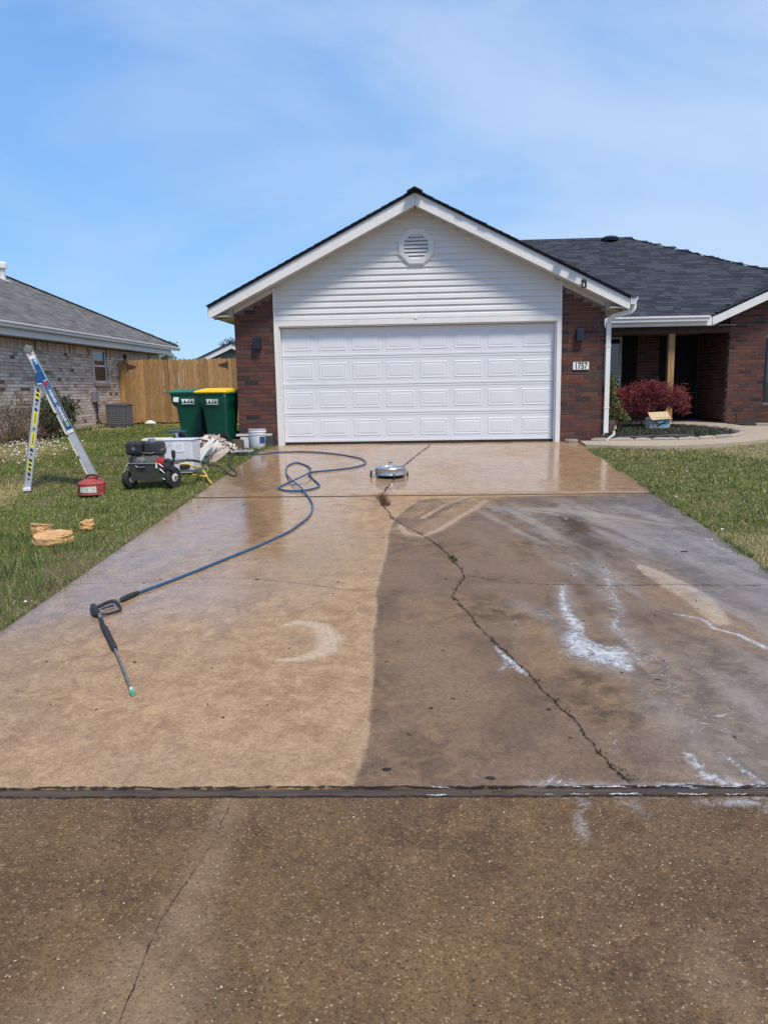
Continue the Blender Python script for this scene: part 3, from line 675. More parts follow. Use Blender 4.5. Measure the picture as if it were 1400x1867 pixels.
part(MB().box((0.002, -.018, 2.18), (.036, .011, zsof(0)-.01)).box((5.044, -.018, 2.18), (5.078, .011, zsof(5.08)-.01)), 'corner_trim', 'white_trim', bevel=.003)
# octagonal gable vent
VC = Vector((2.55, -.02, 3.385)); def_oct = lambda r, dz=1.0: [(VC.x+r*math.cos(R(22.5+45*k)), r*math.sin(R(22.5+45*k))) for k in range(8)]
vt = MB(); o1 = def_oct(.305); o2 = def_oct(.225)
for k in range(8):
    k2 = (k+1) % 8; a, b, c, d = o1[k], o1[k2], o2[k2], o2[k]
    vt.prism([(a[0], -.045, VC.z+a[1]), (b[0], -.045, VC.z+b[1]), (c[0], -.045, VC.z+c[1]), (d[0], -.045, VC.z+d[1])], (0, .040, 0))
GV = part(vt, 'gable_vent', 'white_vinyl'); o3 = def_oct(.33); o4 = def_oct(.300); v2 = MB()
for k in range(8):
    k2 = (k+1) % 8; a, b, c, d = o3[k], o3[k2], o4[k2], o4[k]
    v2.prism([(a[0], -.030, VC.z+a[1]), (b[0], -.030, VC.z+b[1]), (c[0], -.030, VC.z+c[1]), (d[0], -.030, VC.z+d[1])], (0, .030, 0))
part(v2, 'rim', 'white_trim', GV)
part(MB().prism([(p[0], -.012, VC.z+p[1]) for p in o2], (0, .004, 0)), 'vent_back', 'black_plastic', GV)
for k in range(7):
    zc = VC.z-.20+k*.062; hw = min(.208, .315-abs(zc+.03-VC.z)); zc += .0
    mb = MB(); mb.obox((VC.x, -.030, zc+.018), (2*hw, .006, .058), Matrix.Rotation(R(-28), 3, 'X')); part(mb, 'slat', 'white_vinyl', GV)
# opening trim and the sectional door
tm = MB(); tm.box((0.0, -.022, -.05), (.085, .012, 2.178)).box((4.995, -.022, -.05), (5.08, .012, 2.178)); tm.box((.0855, -.022, 2.085), (4.9945, .012, 2.178))
part(tm, 'door_frame', 'white_trim', bevel=.004)
part(MB().box((.087, .013, -.05), (.105, .20, 2.084)).box((4.975, .013, -.05), (4.993, .20, 2.084)).box((.106, .013, 2.066), (4.974, .20, 2.084)), 'jamb', 'white_trim')
GD = empty('garage_door', (0, 0, 0)); GD.parent = H
part(MB().box((.11, .124, -.022), (4.97, .16, .012)), 'rubber_seal', 'rubber', GD)
x0, x1 = .110, 4.970; sh = 2.052/4
for i in range(4):
    za = .013+i*sh; zb = za+sh-.006; mb = MB()
    prof = [(za, .120), (za+.006, .114), (za+.040, .114), (za+.044, .119), (zb-.034, .119), (zb-.030, .114), (zb-.005, .114), (zb, .120)]
    rings = [[Vector((x0, yy, zz)), Vector((x1, yy, zz)), Vector((x1, .155, zz)), Vector((x0, .155, zz))] for zz, yy in prof]
    mb.loft(rings); part(mb, 'door_section', 'white_door', GD)
    pw = (x1-x0)/8
    for j in range(8):
        cx = x0+pw*(j+.5)+(.0); w = pw-.115; cz = (za+zb)/2; h = .295 if i < 3 else .30
        mb = MB(); rr_ = lambda hw, hh, yy: [Vector((cx+sx*hw, yy, cz+sz*hh)) for sx, sz in ((-1, -1), (1, -1), (1, 1), (-1, 1))]
        # raised rim, groove and raised field, as pressed steel
        mb.loft([rr_(w/2, h/2, .1192), rr_(w/2-.010, h/2-.010, .1125), rr_(w/2-.020, h/2-.020, .1125), rr_(w/2-.034, h/2-.034, .1172), rr_(w/2-.060, h/2-.060, .1120)])
        part(mb, 'door_panel', 'white_door', GD)
part(MB().box((2.50, -.034, 2.172), (2.56, -.0225, 2.19)), 'trim_clip', 'white_trim')
# roof of the garage wing
def slope_slab(pts, t): return pts, (0, 0, -t)
RG = empty('garage_roof', (0, 0, 0)); RG.parent = H
EX0, EX1 = -1.07, 6.15
zr = lambda x: 4.235-GS*abs(x-AX)
mb = MB()
mb.prism([(EX0, -.40, zr(EX0)), (AX, -.40, zr(AX)), (EX1, -.40, zr(EX1)), (EX1, -.40, zr(EX1)-.035), (AX, -.40, zr(AX)-.035), (EX0, -.40, zr(EX0)-.035)], (0, 11.5, 0))
part(mb, 'roof_deck', 'shingle', RG).data.attributes.new('col', 'FLOAT_COLOR', 'POINT').data.foreach_set('color', [.04, .04, .05, 1]*12)
SH_COL = [(.034, .038, .050), (.042, .047, .060), (.050, .055, .070), (.029, .032, .043), (.060, .065, .080)]
def shingles(eave0, along, upd, length, height, parent, off, limit, clip=None, cols=SH_COL, w=.31, ex=.143, th=.012, seed=0, joined=True):
    """rows of shingles on a slope: eave0 corner, along/up unit vectors"""
    r_ = random.Random(seed); a = Vector(along); u = Vector(upd); n = a.cross(u).normalized(); M0 = Matrix((a, u, n)).transposed(); rest = MB(); cnt = 0
    rows = int(height/ex+.08)
    cache = {}
    for r in range(rows):
        s_ = -r_.uniform(0, w)
        while s_ < length:
            ww = w*r_.choice((.55, .8, 1.0, 1.15)); ci = r_.randrange(len(cols)); thk = r_.choice((th*.6, th*1.0)); s1_ = s_+ww; s_ = max(s_, 0)
            if length-s1_ < .12: s1_ = length
            ww = s1_-s_
            ctr = Vector(eave0)+a*(s_+ww/2)+u*(r*ex+ex*.5)
            if clip is None or clip(ctr):
                tilt = M0 @ Matrix.Rotation(-.045, 3, 'X')
                if cnt < limit:
                    key = (round(ww, 3), ci, thk)
                    if key not in cache:
                        o = MB().obox((0, 0, 0), (ww-.004, ex*1.02, thk), None, cols[ci]).build('shingle', MATS['shingle']); cache[key] = o.data; bpy.data.objects.remove(o)
                    ob = bpy.data.objects.new('shingle', cache[key]); COL.objects.link(ob); ob.parent = parent; ob.location = ctr+n*(.008)-Vector(off); ob.rotation_euler = tilt.to_euler(); cnt += 1
                else: rest.obox(ctr+n*.008, (ww-.004, ex*1.02, thk), tilt, cols[ci])
            s_ += ww
    if rest.v: rest.build('shingle', MATS['shingle'], parent, off=off, kind='stuff')
    return cnt
cs, sn = math.cos(math.atan(GS)), math.sin(math.atan(GS))
shingles((EX0-.02, 10.5, zr(EX0-.02)), (0, -1, 0), (cs, 0, sn), 10.93, (AX-EX0)/cs+.02, RG, HO, 0, seed=4)
shingles((EX1+.02, -.43, zr(EX1+.02)), (0, 1, 0), (-cs, 0, sn), 10.9, (EX1-AX)/cs+.02, RG, HO, 0, seed=5)
mb = MB()
for k in range(46):
    yy = -.43+k*.24; mb.obox((AX-.062, yy, 4.235-.014), (.15, .245, .010), Matrix.Rotation(-math.atan(GS), 3, 'Y'), SH_COL[k % 3]); mb.obox((AX+.062, yy+.003, 4.235-.016), (.15, .245, .010), Matrix.Rotation(math.atan(GS), 3, 'Y'), SH_COL[k % 3])
part(mb, 'ridge_cap', 'shingle', RG, kind='stuff')
fz = lambda x: zr(x)-.036
for sx, (xa, xb) in ((-1, (EX0, AX)), (1, (AX, EX1))):
    za, zb = fz(xa), fz(xb); d = .185
    if sx < 0: p = [(xa, -.372, za), (xb-.0015, -.372, zb), (xb-.0015, -.372, zb-d-.02), (xa+.02, -.372, za-d+.01), (xa, -.372, za-d+.035)]
    else: p = [(xa+.0015, -.372, za), (xb, -.372, zb), (xb, -.372, zb-d+.035), (xb-.02, -.372, zb-d+.01), (xa+.0015, -.372, za-d-.02)]
    part(mb := MB().prism(p, (0, .022, 0)), 'fascia', 'white_trim', RG, bevel=.003)
    # seam in the metal wrap
# rake soffit in strips
for sx in (-1, 1):
    n = 26
    for i in range(n):
        s0, s1 = i/n, (i+1)/n; L_ = (AX-EX0-.10)/cs; xa = AX+sx*(s0*L_*cs+.01); xb = AX+sx*(s1*L_*cs+.01-.004)
        mb = MB(); mb.prism([(xa, -.348, zsof(xa)), (xb, -.348, zsof(xb)), (xb, -.348, zsof(xb)+.012), (xa, -.348, zsof(xa)+.012)], (0, .345, 0)); part(mb, 'soffit_panel', 'soffit', RG)
for (xa, xb) in ((-.705, -.002), (5.082, 5.815)):
    part(MB().prism([(xa, -.012, zsof(xa)-.085), (xb, -.012, zsof(xb)-.085), (xb, -.012, zsof(xb)-.005), (xa, -.012, zsof(xa)-.005)], (0, .018, 0)), 'frieze_board', 'soffit', RG)
# boxed eaves at both sides: flat soffit, end panel, side fascia
for sx, xa, xb in ((-1, EX0+.004, -.714), (1, 5.824, EX1-.004)):
    zb_ = 2.255; lo, hi = (xa, xb)
    part(MB().box((lo, -.345, zb_), (hi, 10.2, zb_+.012)), 'eave_soffit', 'soffit', RG)
    pts = [(xa+.004, -.34, zb_+.014), (xb-.004, -.34, zb_+.014), (xb-.004, -.34, zsof(xb)-.003), (xa+.004, -.34, zsof(xa)-.003)]
    part(MB().prism([(p[0], -.02, p[2]) for p in pts], (0, .012, 0)), 'eave_end', 'soffit', RG)
    xf = EX0-.002 if sx < 0 else EX1+.002
    part(MB().box((xf-.01, -.345, 2.255), (xf+.01, 10.2, 2.42)), 'fascia', 'white_trim', RG)
# gutter and downspout on the right eave
def gutter(pts, name, parent, off, out, m='white_trim'):
    """K-style gutter: pts two ends at the back top edge, out = outward unit vector"""
    a, b = Vector(pts[0]), Vector(pts[1]); o_ = Vector(out); prof = [(0, 0), (.012, 0), (.012, -.10), (.078, -.10), (.082, -.060), (.105, -.030), (.108, .004), (.118, .004), (.118, -.034), (.092, -.066), (.088, -.112), (0, -.112)]
    mb = MB(); mb.loft([[p+o_*q_[0]+Vector((0, 0, q_[1])) for q_ in prof] for p in (a, b)]); return mb.build(name, MATS[m], parent, off=off)
gutter([(EX1+.013, -.37, 2.415), (EX1+.013, 3.5, 2.415)], 'gutter', H, HO, (1, 0, 0))
ds = MB(); path = [(6.24, -.27, 2.31), (6.235, -.27, 2.24), (6.19, -.26, 2.19), (6.10, -.20, 2.165), (5.95, -.09, 2.13), (5.90, -.055, 2.09), (5.88, -.045, 2.02), (5.88, -.045, .12)]
def flat_tube(mb, pts, w, d):
    rings = []; 
    for i, p in enumerate(pts):
        p = Vector(p); t = (Vector(pts[min(i+1, len(pts)-1)])-Vector(pts[max(i-1, 0)])).normalized(); a = t.cross(Vector((0, 1, 0))); a = a.normalized() if a.length > .05 else Vector((1, 0, 0)); b = t.cross(a).normalized()
        rings.append([p+a*w/2*s1+b*d/2*s2 for s1, s2 in ((-1, -1), (1, -1), (1, 1), (-1, 1))])
    mb.loft(rings)
flat_tube(ds, path, .078, .055); part(ds, 'downspout', 'white_trim')
part(MB().box((5.835, -.078, 1.62), (5.925, -.010, 1.64)).box((5.835, -.078, .55), (5.925, -.010, .57)), 'downspout_strap', 'white_trim')
# main roof over the porch, right wing and their walls
YE, ZE = 3.65, 2.41; MS = .5; WX0 = 8.98; WS = .45; YR = 8.79; ZR = ZE+MS*(YR-YE); XRG = 8.38
zm = lambda y: ZE+MS*(y-YE); zw = lambda x: ZE+WS*(x-WX0)
RM = empty('main_roof', (0, 0, 0)); RM.parent = H
HX = XRG+(YR-YE)/.93        # where the hip meets the eave line, far right
def main_clip(c):
    hip = c.x < XRG+(ZR-c.z)/.47
    behind_gar = not (c.x < AX+ (zr(AX)-c.z)/GS and abs(c.x-AX) < 3.7 and c.z < zr(c.x)-.02) 
    return hip and not (c.x > WX0 and zw(c.x) > c.z+.03) and not (c.x < EX1 and c.z < zr(c.x)-.03) and c.y < YR
v = [(4.0, YE+.9, zm(YE+.9)), (EX1-.3, YE+.004, zm(YE+.004)), (WX0, YE+.004, zm(YE+.004)), (WX0+4.4, YE+.004+4.4*WS/MS, zw(WX0+4.4)), (XRG+(ZR-zw(WX0+4.4))/.47, YE+4.4*WS/MS, zw(WX0+4.4)), (XRG, YR, ZR), (1.5, YR, ZR)]
v[4] = (max(v[4][0], v[3][0]-.2), v[4][1], v[4][2])
mb = MB(); mb.prism([(4.0, YE+.6, zm(YE+.6)), (EX1-.3, YE+.01, zm(YE+.01)), (WX0, YE+.01, zm(YE+.01)), (11.40, 5.85, zm(5.85)), (XRG, YR, ZR), (1.5, YR, ZR)], (0, 0, -.03))
o = part(mb, 'roof_deck', 'shingle', RM); o.data.attributes.new('col', 'FLOAT_COLOR', 'POINT').data.foreach_set('color', [.03, .03, .04, 1]*12)
o = part(MB().prism([(1.5, YR, ZR), (XRG, YR, ZR), (XRG+(ZR-ZE)/.47, 2*YR-YE, ZE), (1.5, 2*YR-YE, ZE)], (0, 0, -.03)).prism([(XRG, YR, ZR-.01), (XRG+(ZR-ZE)/.47, YE, ZE-.01), (XRG+(ZR-ZE)/.47, 2*YR-YE, ZE-.01)], (0, 0, -.03)), 'roof_back', 'shingle', RM); o.data.attributes.new('col', 'FLOAT_COLOR', 'POINT').data.foreach_set('color', [.04, .045, .055, 1]*14)
cm, sm_ = math.cos(math.atan(MS)), math.sin(math.atan(MS))
shingles((4.2, YE-.012, ZE+.006), (1, 0, 0), (0, cm, sm_), 8.3, (YR-YE)/cm, RM, HO, 300, clip=main_clip, seed=6)
mb = MB()
for k in range(30): x_ = 2.6+k*.2; mb.obox((x_, YR-.07, ZR-.008), (.23, .20, .014), Matrix.Rotation(math.atan(MS), 3, 'X'), SH_COL[k % 3])
hipend = Vector((XRG+(ZR-ZE)/.47, YE+.0, ZE)); hip0 = Vector((XRG, YR, ZR)); dh = (hipend-hip0)
for k in range(28):
    p = hip0+dh*(k+.5)/28
    if p.z < zw(p.x)+.05: break
    z_ = dh.normalized(); xx = Vector((0, 0, 1)).cross(z_).normalized(); yy = z_.cross(xx)
    mb.obox(p+Vector((0, 0, .012)), (.22, .016, .32), Matrix((xx, yy, z_)).transposed(), SH_COL[k % 3])
part(mb, 'ridge_cap', 'shingle', RM, kind='stuff')
# turtle vent at the ridge
tv = MB(); tv.lathe([(.20, 0), (.20, .05), (.235, .055), (.235, .075), (.20, .105), (.12, .13), (.02, .14)], 20, c=(7.85, YR-.22, ZR-.10)); part(tv, 'roof_vent', 'dark_metal', RM, smooth=True)
# porch eave
gutter([(EX1+.55-.02, YE-.005, 2.405), (WX0-.10, YE-.005, 2.405)], 'gutter', H, HO, (0, -1, 0))
part(MB().box((EX1-.2, YE, 2.20), (WX0+.05, YE+.022, 2.40)), 'porch_fascia', 'white_trim')
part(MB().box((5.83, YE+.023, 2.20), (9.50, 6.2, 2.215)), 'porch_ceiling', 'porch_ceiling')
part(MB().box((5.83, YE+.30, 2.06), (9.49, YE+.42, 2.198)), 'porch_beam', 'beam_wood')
# wing
RW = empty('wing_roof', (0, 0, 0)); RW.parent = H
WA = 12.4
mb = MB(); mb.prism([(WX0-.02, YE-.02, zw(WX0)+.0), (WA, YE-.02, zw(WA)), (WA, 8.2, zw(WA)), (WX0+.01, YE+.03, zw(WX0))], (0, 0, -.03)); 
mb.prism([(WA, YE-.02, zw(WA)), (2*WA-WX0, YE-.02, zw(WX0)), (2*WA-WX0, 8.2, zw(WX0)), (WA, 8.2, zw(WA))], (0, 0, -.03))
o = part(mb, 'roof_deck', 'shingle', RW); o.data.attributes.new('col', 'FLOAT_COLOR', 'POINT').data.foreach_set('color', [.03, .03, .04, 1]*16)
cw, sw_ = math.cos(math.atan(WS)), math.sin(math.atan(WS))
def wing_clip(c): return zm(c.y) < c.z+.04 and c.y > YE-.04 and c.x < WA
shingles((WX0-.03, 8.0, zw(WX0-.03)+.006), (0, -1, 0), (cw, 0, sw_), 4.40, (WA-WX0)/cw, RW, HO, 0, clip=wing_clip, seed=9)
part(MB().prism([(WX0-.005, YE-.02, zw(WX0)-.032), (WA, YE-.02, zw(WA)-.032), (WA, YE-.02, zw(WA)-.215), (WX0+.02, YE-.02, zw(WX0)-.20), (WX0-.005, YE-.02, zw(WX0)-.175)], (0, .022, 0)), 'fascia', 'white_trim', RW, bevel=.003)
part(MB().prism([(WX0+.02, YE+.004, zw(WX0)-.195), (WA, YE+.004, zw(WA)-.21), (WA, YE+.004, zw(WA)-.195), (WX0+.02, YE+.004, zw(WX0)-.18)], (0, .44, 0)), 'soffit_panel', 'soffit', RW)
XW, YW = 9.52, 4.05
wz = lambda x: zw(x)-.21
wm = MB(); wm.prism([(XW, YW+.008, -.2), (13.5, YW+.008, -.2), (13.5, YW+.008, wz(12.0)), (12.0, YW+.008, wz(12.0)), (XW, YW+.008, wz(XW))], (0, .14, 0)); wm.box((XW+.008, YW+.15, -.2), (XW+.14, 6.3, 2.20))
WW = part(wm, 'wing_wall', 'mortar_light')
WXW = atY(1394, 660, YW)[0]-XW       # dark window at the very edge of the view
b1 = brick_wall(2.9, 0, 4.0, umin=lambda z: max(0, (z-(wz(XW)+.09))/WS), holes=[(WXW+.005, WXW+1.3, .60, 2.02)], seed=12)
b1.sort(key=lambda b: b[0]); lim = place_bricks(b1, (XW, YW, -.09), (1, 0, 0), WW, HO, 260)
b2 = brick_wall(2.0, 0, 2.28, seed=13)
place_bricks(b2, (XW, YW+2.0, -.09), (0, -1, 0), WW, HO, lim)
wn_ = MB(); x_ = XW+WXW; wn_.box((x_, YW-.012, .52), (x_+.05, YW+.10, 1.93)).box((x_+1.2, YW-.012, .52), (x_+1.25, YW+.10, 1.93)).box((x_+.0505, YW-.012, 1.88), (x_+1.1995, YW+.10, 1.93)).box((x_+.0505, YW-.012, .52), (x_+1.1995, YW+.10, .57))
WF = part(wn_, 'window', 'gloss_navy'); part(MB().box((x_+.052, YW-.002, .572), (x_+1.198, YW+.004, 1.878)), 'pane', 'window_glass', WF)
# porch back wall with window, shutters, brick and door
YB = 6.0; PB = part(MB().box((5.83, YB+.008, -.2), (9.52, YB+.15, 2.2)), 'porch_wall', 'mortar_light')
wx0, wx1 = 6.35, atY(1133, 616, YB)[0]; 
b3 = brick_wall(3.66, 0, 2.28, holes=[(wx0-5.84-.05, wx1-5.84+.06, .35+.09, 2.24), (8.55-5.84, 9.6-5.84, 0, 2.2)], seed=15)
place_bricks(b3, (5.84, YB, -.09), (1, 0, 0), PB, HO, 0)
wf = MB(); 
for a, b in (((wx0, .38), (wx0+.05, 2.12)), ((wx1-.05, .38), (wx1, 2.12)), ((wx0+.0505, 2.07), (wx1-.0505, 2.12)), ((wx0+.0505, .38), (wx1-.0505, .43)), ((wx0+.0505, 1.14), (wx1-.0505, 1.19))): wf.box((a[0], YB-.03, a[1]), (b[0], YB+.05, b[1]))
PW = part(wf, 'window', 'soffit'); part(MB().box((wx0+.052, YB+.0, .432), (wx1-.052, YB+.006, 1.138)).box((wx0+.052, YB-.01, 1.192), (wx1-.052, YB-.004, 2.068)), 'pane', 'window_glass', PW)
sh_ = MB(); sx0 = wx1+.03
sh_.box((sx0, YB-.035, .36), (sx0+.36, YB-.004, 2.14)); o = part(sh_, 'shutter', 'door_black')
for k in range(24): part(MB().obox((sx0+.18, YB-.040, .45+k*.068), (.29, .006, .055), Matrix.Rotation(R(25), 3, 'X')), 'slat', 'door_black', o)
FD = part(MB().box((8.62, YB+.0, .02), (9.44, YB+.03, 2.06)), 'front_door', 'door_black', bevel=.005)
part(MB().box((8.56, YB-.02, -.02), (8.618, YB+.05, 2.12)).box((9.442, YB-.02, -.02), (9.50, YB+.05, 2.12)).box((8.6185, YB-.02, 2.062), (9.4415, YB+.05, 2.12)), 'door_frame', 'door_black')
part(MB().lathe([(.025, 0), (.028, .03), (.02, .05)], 12, Matrix.Rotation(R(90), 3, 'X'), (8.70, YB-.001, .98)), 'handle', 'brass', FD, smooth=True)
part(MB().box((5.85, 4.6, -.06), (9.50, 5.99, .045)), 'porch_slab', 'walk_concrete', bevel=.01)
POSTX = atY(1222, 640, YE+.36)[0]
part(MB().box((POSTX-.07, YE+.29, -.02), (POSTX+.07, YE+.43, 2.058)), 'porch_post', 'post_wood', bevel=.006)
# lamps, camera and number plate on the walls
def walllamp(px, py):
    c = atY(px, py, -.05); lt = MB(); lt.box((c[0]-.065, -.115, c[2]-.10), (c[0]+.065, -.012, c[2]+.10)); o = part(lt, 'wall_lamp', 'gloss_navy', bevel=.004)
    part(MB().box((c[0]-.045, -.011, c[2]-.055), (c[0]+.045, .003, c[2]+.055)), 'mount', 'black_plastic', o); part(MB().box((c[0]-.05, -.10, c[2]+.1005), (c[0]+.05, -.03, c[2]+.108)), 'lens', 'window_glass', o)
walllamp(469, 626); walllamp(1057, 611)
c = atY(1065, 517, -.44); mb = MB(); mb.box((c[0]-.035, -.46, c[2]-.065), (c[0]+.035, -.40, c[2]+.03)); mb.lathe([(.045, 0), (.045, .02), (.034, .042), (.01, .055)], 16, c=(c[0]-.01, -.43, c[2]+.028))
o = part(mb, 'security_camera', 'black_plastic', bevel=.004); part(MB().box((c[0]-.022, -.4635, c[2]-.05), (c[0]-.006, -.4605, c[2]+.01)), 'light_strip', 'print_white', o); part(MB().box((c[0]-.02, -.399, c[2]-.02), (c[0]+.02, -.374, c[2]+.02)), 'bracket', 'black_plastic', o)
def text_mesh(body, size, M, parent, off, m, bold=.0, thick=.0015, sx=1.0, name='lettering', shear=0):
    cu = bpy.data.curves.new('lettering', 'FONT'); cu.body = body; cu.size = size; cu.align_x = 'CENTER'; cu.align_y = 'CENTER'; cu.extrude = thick; cu.offset = bold; cu.resolution_u = 3; cu.shear = shear
    to = bpy.data.objects.new('tmp', cu); COL.objects.link(to); bpy.context.view_layer.update()
    me = bpy.data.meshes.new_from_object(to, preserve_all_data_layers=False); bpy.data.objects.remove(to); bpy.data.curves.remove(cu)
    X4 = Matrix.Translation(-Vector(off)) @ M @ Matrix.Diagonal((sx, 1, 1, 1)); me.transform(X4); me.materials.clear(); me.materials.append(MATS[m])
    o = bpy.data.objects.new(name, me); COL.objects.link(o); o.parent = parent; return o
def face_cam(loc, rz=0, tilt=0):   # text plane facing -Y, optionally turned about Z and rotated in its plane
    return Matrix.Translation(Vector(loc)) @ Matrix.Rotation(rz, 4, 'Z') @ Matrix.Rotation(R(90), 4, 'X') @ Matrix.Rotation(tilt, 4, 'Z')
c = atY(1058.5, 667, -.02); NP = part(MB().box((c[0]-.140, -.024, c[2]-.066), (c[0]+.140, -.002, c[2]+.066)), 'number_plate', 'print_white', bevel=.003)
text_mesh('1757', .155, face_cam((c[0], -.0255, c[2]-.002)), NP, HO, 'print_black', bold=.004, sx=.72)
part(MB().box((c[0]-.142, -.019, c[2]-.070), (c[0]+.142, -.004, c[2]-.0665)), 'frame', 'print_black', NP)
# ------------------------------------------------------------ neighbour's house on the left
NX = -6.3; NY1 = 12.0; NO = Vector((-10, 6, .05))
NH = empty('neighbour_house', NO, 0, 'pale pinkish brick house with weathered grey shingle hip roof on the left', 'house')
def np_(mb, name, m, parent=NH, **k): return mb.build(name, MATS[m], parent, off=NO, **k)
y0n = -6.0
wa, wb = atX(175, 697, NX)[1], atX(198, 697, NX)[1]
NW = np_(MB().box((NX-.30, y0n, -.5), (NX-.008, wa-.03, 2.22)).box((NX-.30, wb+.03, -.5), (NX-.008, NY1, 2.22)).box((NX-.30, wa-.0299, -.5), (NX-.008, wb+.0299, 1.24)).box((NX-.30, wa-.0299, 2.151), (NX-.008, wb+.0299, 2.22)).box((NX-9, NY1-.3, -.5), (NX-.301, NY1-.008, 2.22)), 'wall', 'mortar_light')
# wall runs along +Y; outward normal +X: u = +Y
nb = brick_wall(NY1-y0n, 0, 2.14, L=.21, pitch=.0775, gap=.010, holes=[(wa-y0n-.03, wb-y0n+.03, 1.24, 2.3)], soldier=1.935, seed=21, pal=PALE_COL, wts=PALE_W)
place_bricks(nb, (NX, y0n, .04), (0, 1, 0), NW, NO, 0, pal=PALE_COL, depth=.03, proud=.002)
wf = MB()
for (a, b) in (((wa, 1.25), (wa+.05, 2.15)), ((wb-.05, 1.25), (wb, 2.15)), ((wa+.0505, 2.10), (wb-.0505, 2.15)), ((wa+.0505, 1.25), (wb-.0505, 1.30)), ((wa+.0505, 1.68), (wb-.0505, 1.73))): wf.box((NX-.07, a[0], a[1]), (NX-.02, b[0], b[1]))
NWN = np_(wf, 'window', 'white_trim'); np_(MB().box((NX-.06, wa+.052, 1.732), (NX-.055, wb-.052, 2.098)), 'pane', 'window_glass', NWN); np_(MB().box((NX-.045, wa+.052, 1.302), (NX-.04, wb-.052, 1.678)), 'screen', 'window_screen', NWN)
np_(MB().box((NX-.02, wa-.06, 1.14), (NX+.05, wb+.06, 1.232)), 'window_sill', 'sill_stone', bevel=.006)
np_(MB().box((NX-.30, y0n, 2.212), (NX+.34, NY1+.36, 2.228)), 'soffit', 'soffit')
np_(MB().box((NX+.335, y0n, 2.20), (NX+.355, NY1+.37, 2.40)), 'fascia', 'white_trim')
gutter([(NX+.357, y0n, 2.47), (NX+.357, 13.03, 2.47)], 'gutter', NH, NO, (1, 0, 0))
np_(MB().box((NX+.1, 12.55, 2.05), (NX+.22, 12.67, 2.20)), 'downspout', 'white_trim')
NEX, NEY = NX+.40, 12.98
nr = empty('roof', (0, 0, 0)); nr.parent = NH; nt_ = 5.6
P0 = Vector((NEX, NEY, 2.50)); PK = Vector((NEX-nt_, NEY-nt_, 2.50+.5*nt_))
o = np_(MB().prism([(NEX, y0n-.4, 2.50), tuple(P0), tuple(PK), (PK.x, y0n-.4, PK.z)], (0, 0, -.04)).prism([tuple(P0), (PK.x-5.6, NEY, 2.5), tuple(PK)], (0, 0, -.04)), 'roof_deck', 'shingle', nr); o.data.attributes.new('col', 'FLOAT_COLOR', 'POINT').data.foreach_set('color', [.08, .08, .08, 1]*14)
NSH = [(.125, .118, .112), (.155, .148, .14), (.10, .096, .092), (.175, .165, .152), (.14, .13, .12)]
shingles((NEX+.015, NEY, 2.50), (0, -1, 0), (-cs, 0, sn), 13.5, nt_/cs, nr, NO, 0, clip=lambda c: c.y < NEY-(NEX-c.x)+.05, cols=NSH, w=.32, ex=.15, seed=22)
mb = MB(); dh = PK-P0
for k in range(34):
    p = P0+dh*(k+.5)/34; z_ = dh.normalized(); xx = Vector((0, 0, 1)).cross(z_).normalized(); yy = z_.cross(xx); mb.obox(p+Vector((0, 0, .02)), (.20, .02, .25), Matrix((xx, yy, z_)).transposed(), NSH[k % 4])
np_(mb, 'hip_cap', 'shingle', nr, kind='stuff')
# flue pipe near the hip
fx = atY(7, 515, 8.3); px_, pz = fx[0], 2.50+.5*(NEX-fx[0])
vp = MB().lathe([(.075, -.15), (.075, .30), (.08, .31)], 16, c=(px_, 8.3, pz)); FP = np_(vp, 'flue_pipe', 'white_trim', smooth=True)
np_(MB().lathe([(.10, .29), (.135, .30), (.135, .43), (.10, .47), (.05, .48)], 16, c=(px_, 8.3, pz)), 'flue_cap', 'white_trim', FP, smooth=True)
np_(MB().obox((px_, 8.3, pz+.01), (.42, .42, .012), Matrix.Rotation(math.atan(.5), 3, 'Y')), 'flashing', 'aluminium', FP)
# electrical box and conduit
eb = atX(171, 724, NX); np_(MB().box((NX+.006, eb[1]-.13, .72), (NX+.10, eb[1]+.13, 1.0)), 'meter_box', 'ac_wire', bevel=.006)
np_(MB().tube([(NX+.05, eb[1]+.05, .72), (NX+.05, eb[1]+.06, .30), (NX+.08, eb[1]+.15, .14), (NX+.2, 6.9, .12)], .022, 8), 'conduit', 'black_hose', smooth=True)
# ------------------------------------------------------------ walkway, bed, lawns
def flat(name, poly, z0, thick, m, kind='structure', label=None, parent=None, off=None, bevel=0):
    mb = MB(); pts = [(x, y, (gz(y)+z0)) for x, y in poly]; mb.prism([Vector(p) for p in pts], (0, 0, -thick)); o = mb.build(name, MATS[m], parent, off=off, kind=kind, bevel=bevel); 
    if label: tag(o, label)
    return o
def curve(pts, n=8):
    P = [Vector((*p, 0)) for p in pts]; out = []
    for i in range(len(P)-1):
        a, b, c, d = P[max(i-1, 0)], P[i], P[i+1], P[min(i+2, len(P)-1)]
        for k in range(n):
            t = k/n; out.append(tuple((.5*((2*b)+(c-a)*t+(2*a-5*b+4*c-d)*t*t+(3*b-a-3*c+d)*t*t*t))[:2]))
    out.append(tuple(P[-1][:2])); return out
bed_edge = curve([(5.60, -.14), (6.1, -.16), (6.9, -.16), (7.6, -.06), (8.25, .35), (8.72, 1.1), (8.85, 2.2), (8.60, 3.3), (8.1, 4.0)], 8)
walk_out = curve([(5.42, -.62), (6.2, -.86), (7.0, -.86), (7.9, -.62), (8.9, -.10), (10.2, .35), (12.5, .6)], 6)
walk_in = [(12.5, 2.9), (10.6, 2.9), (9.9, 3.2), (9.5, 3.8), (9.5, 4.58), (7.6, 4.58), (8.0, 4.1)]
wp = walk_out+walk_in+bed_edge[::-1][1:]+[(5.42, -.14)]
o = MB(); vs = [(x, y, gz(y)+.03) for x, y in wp]
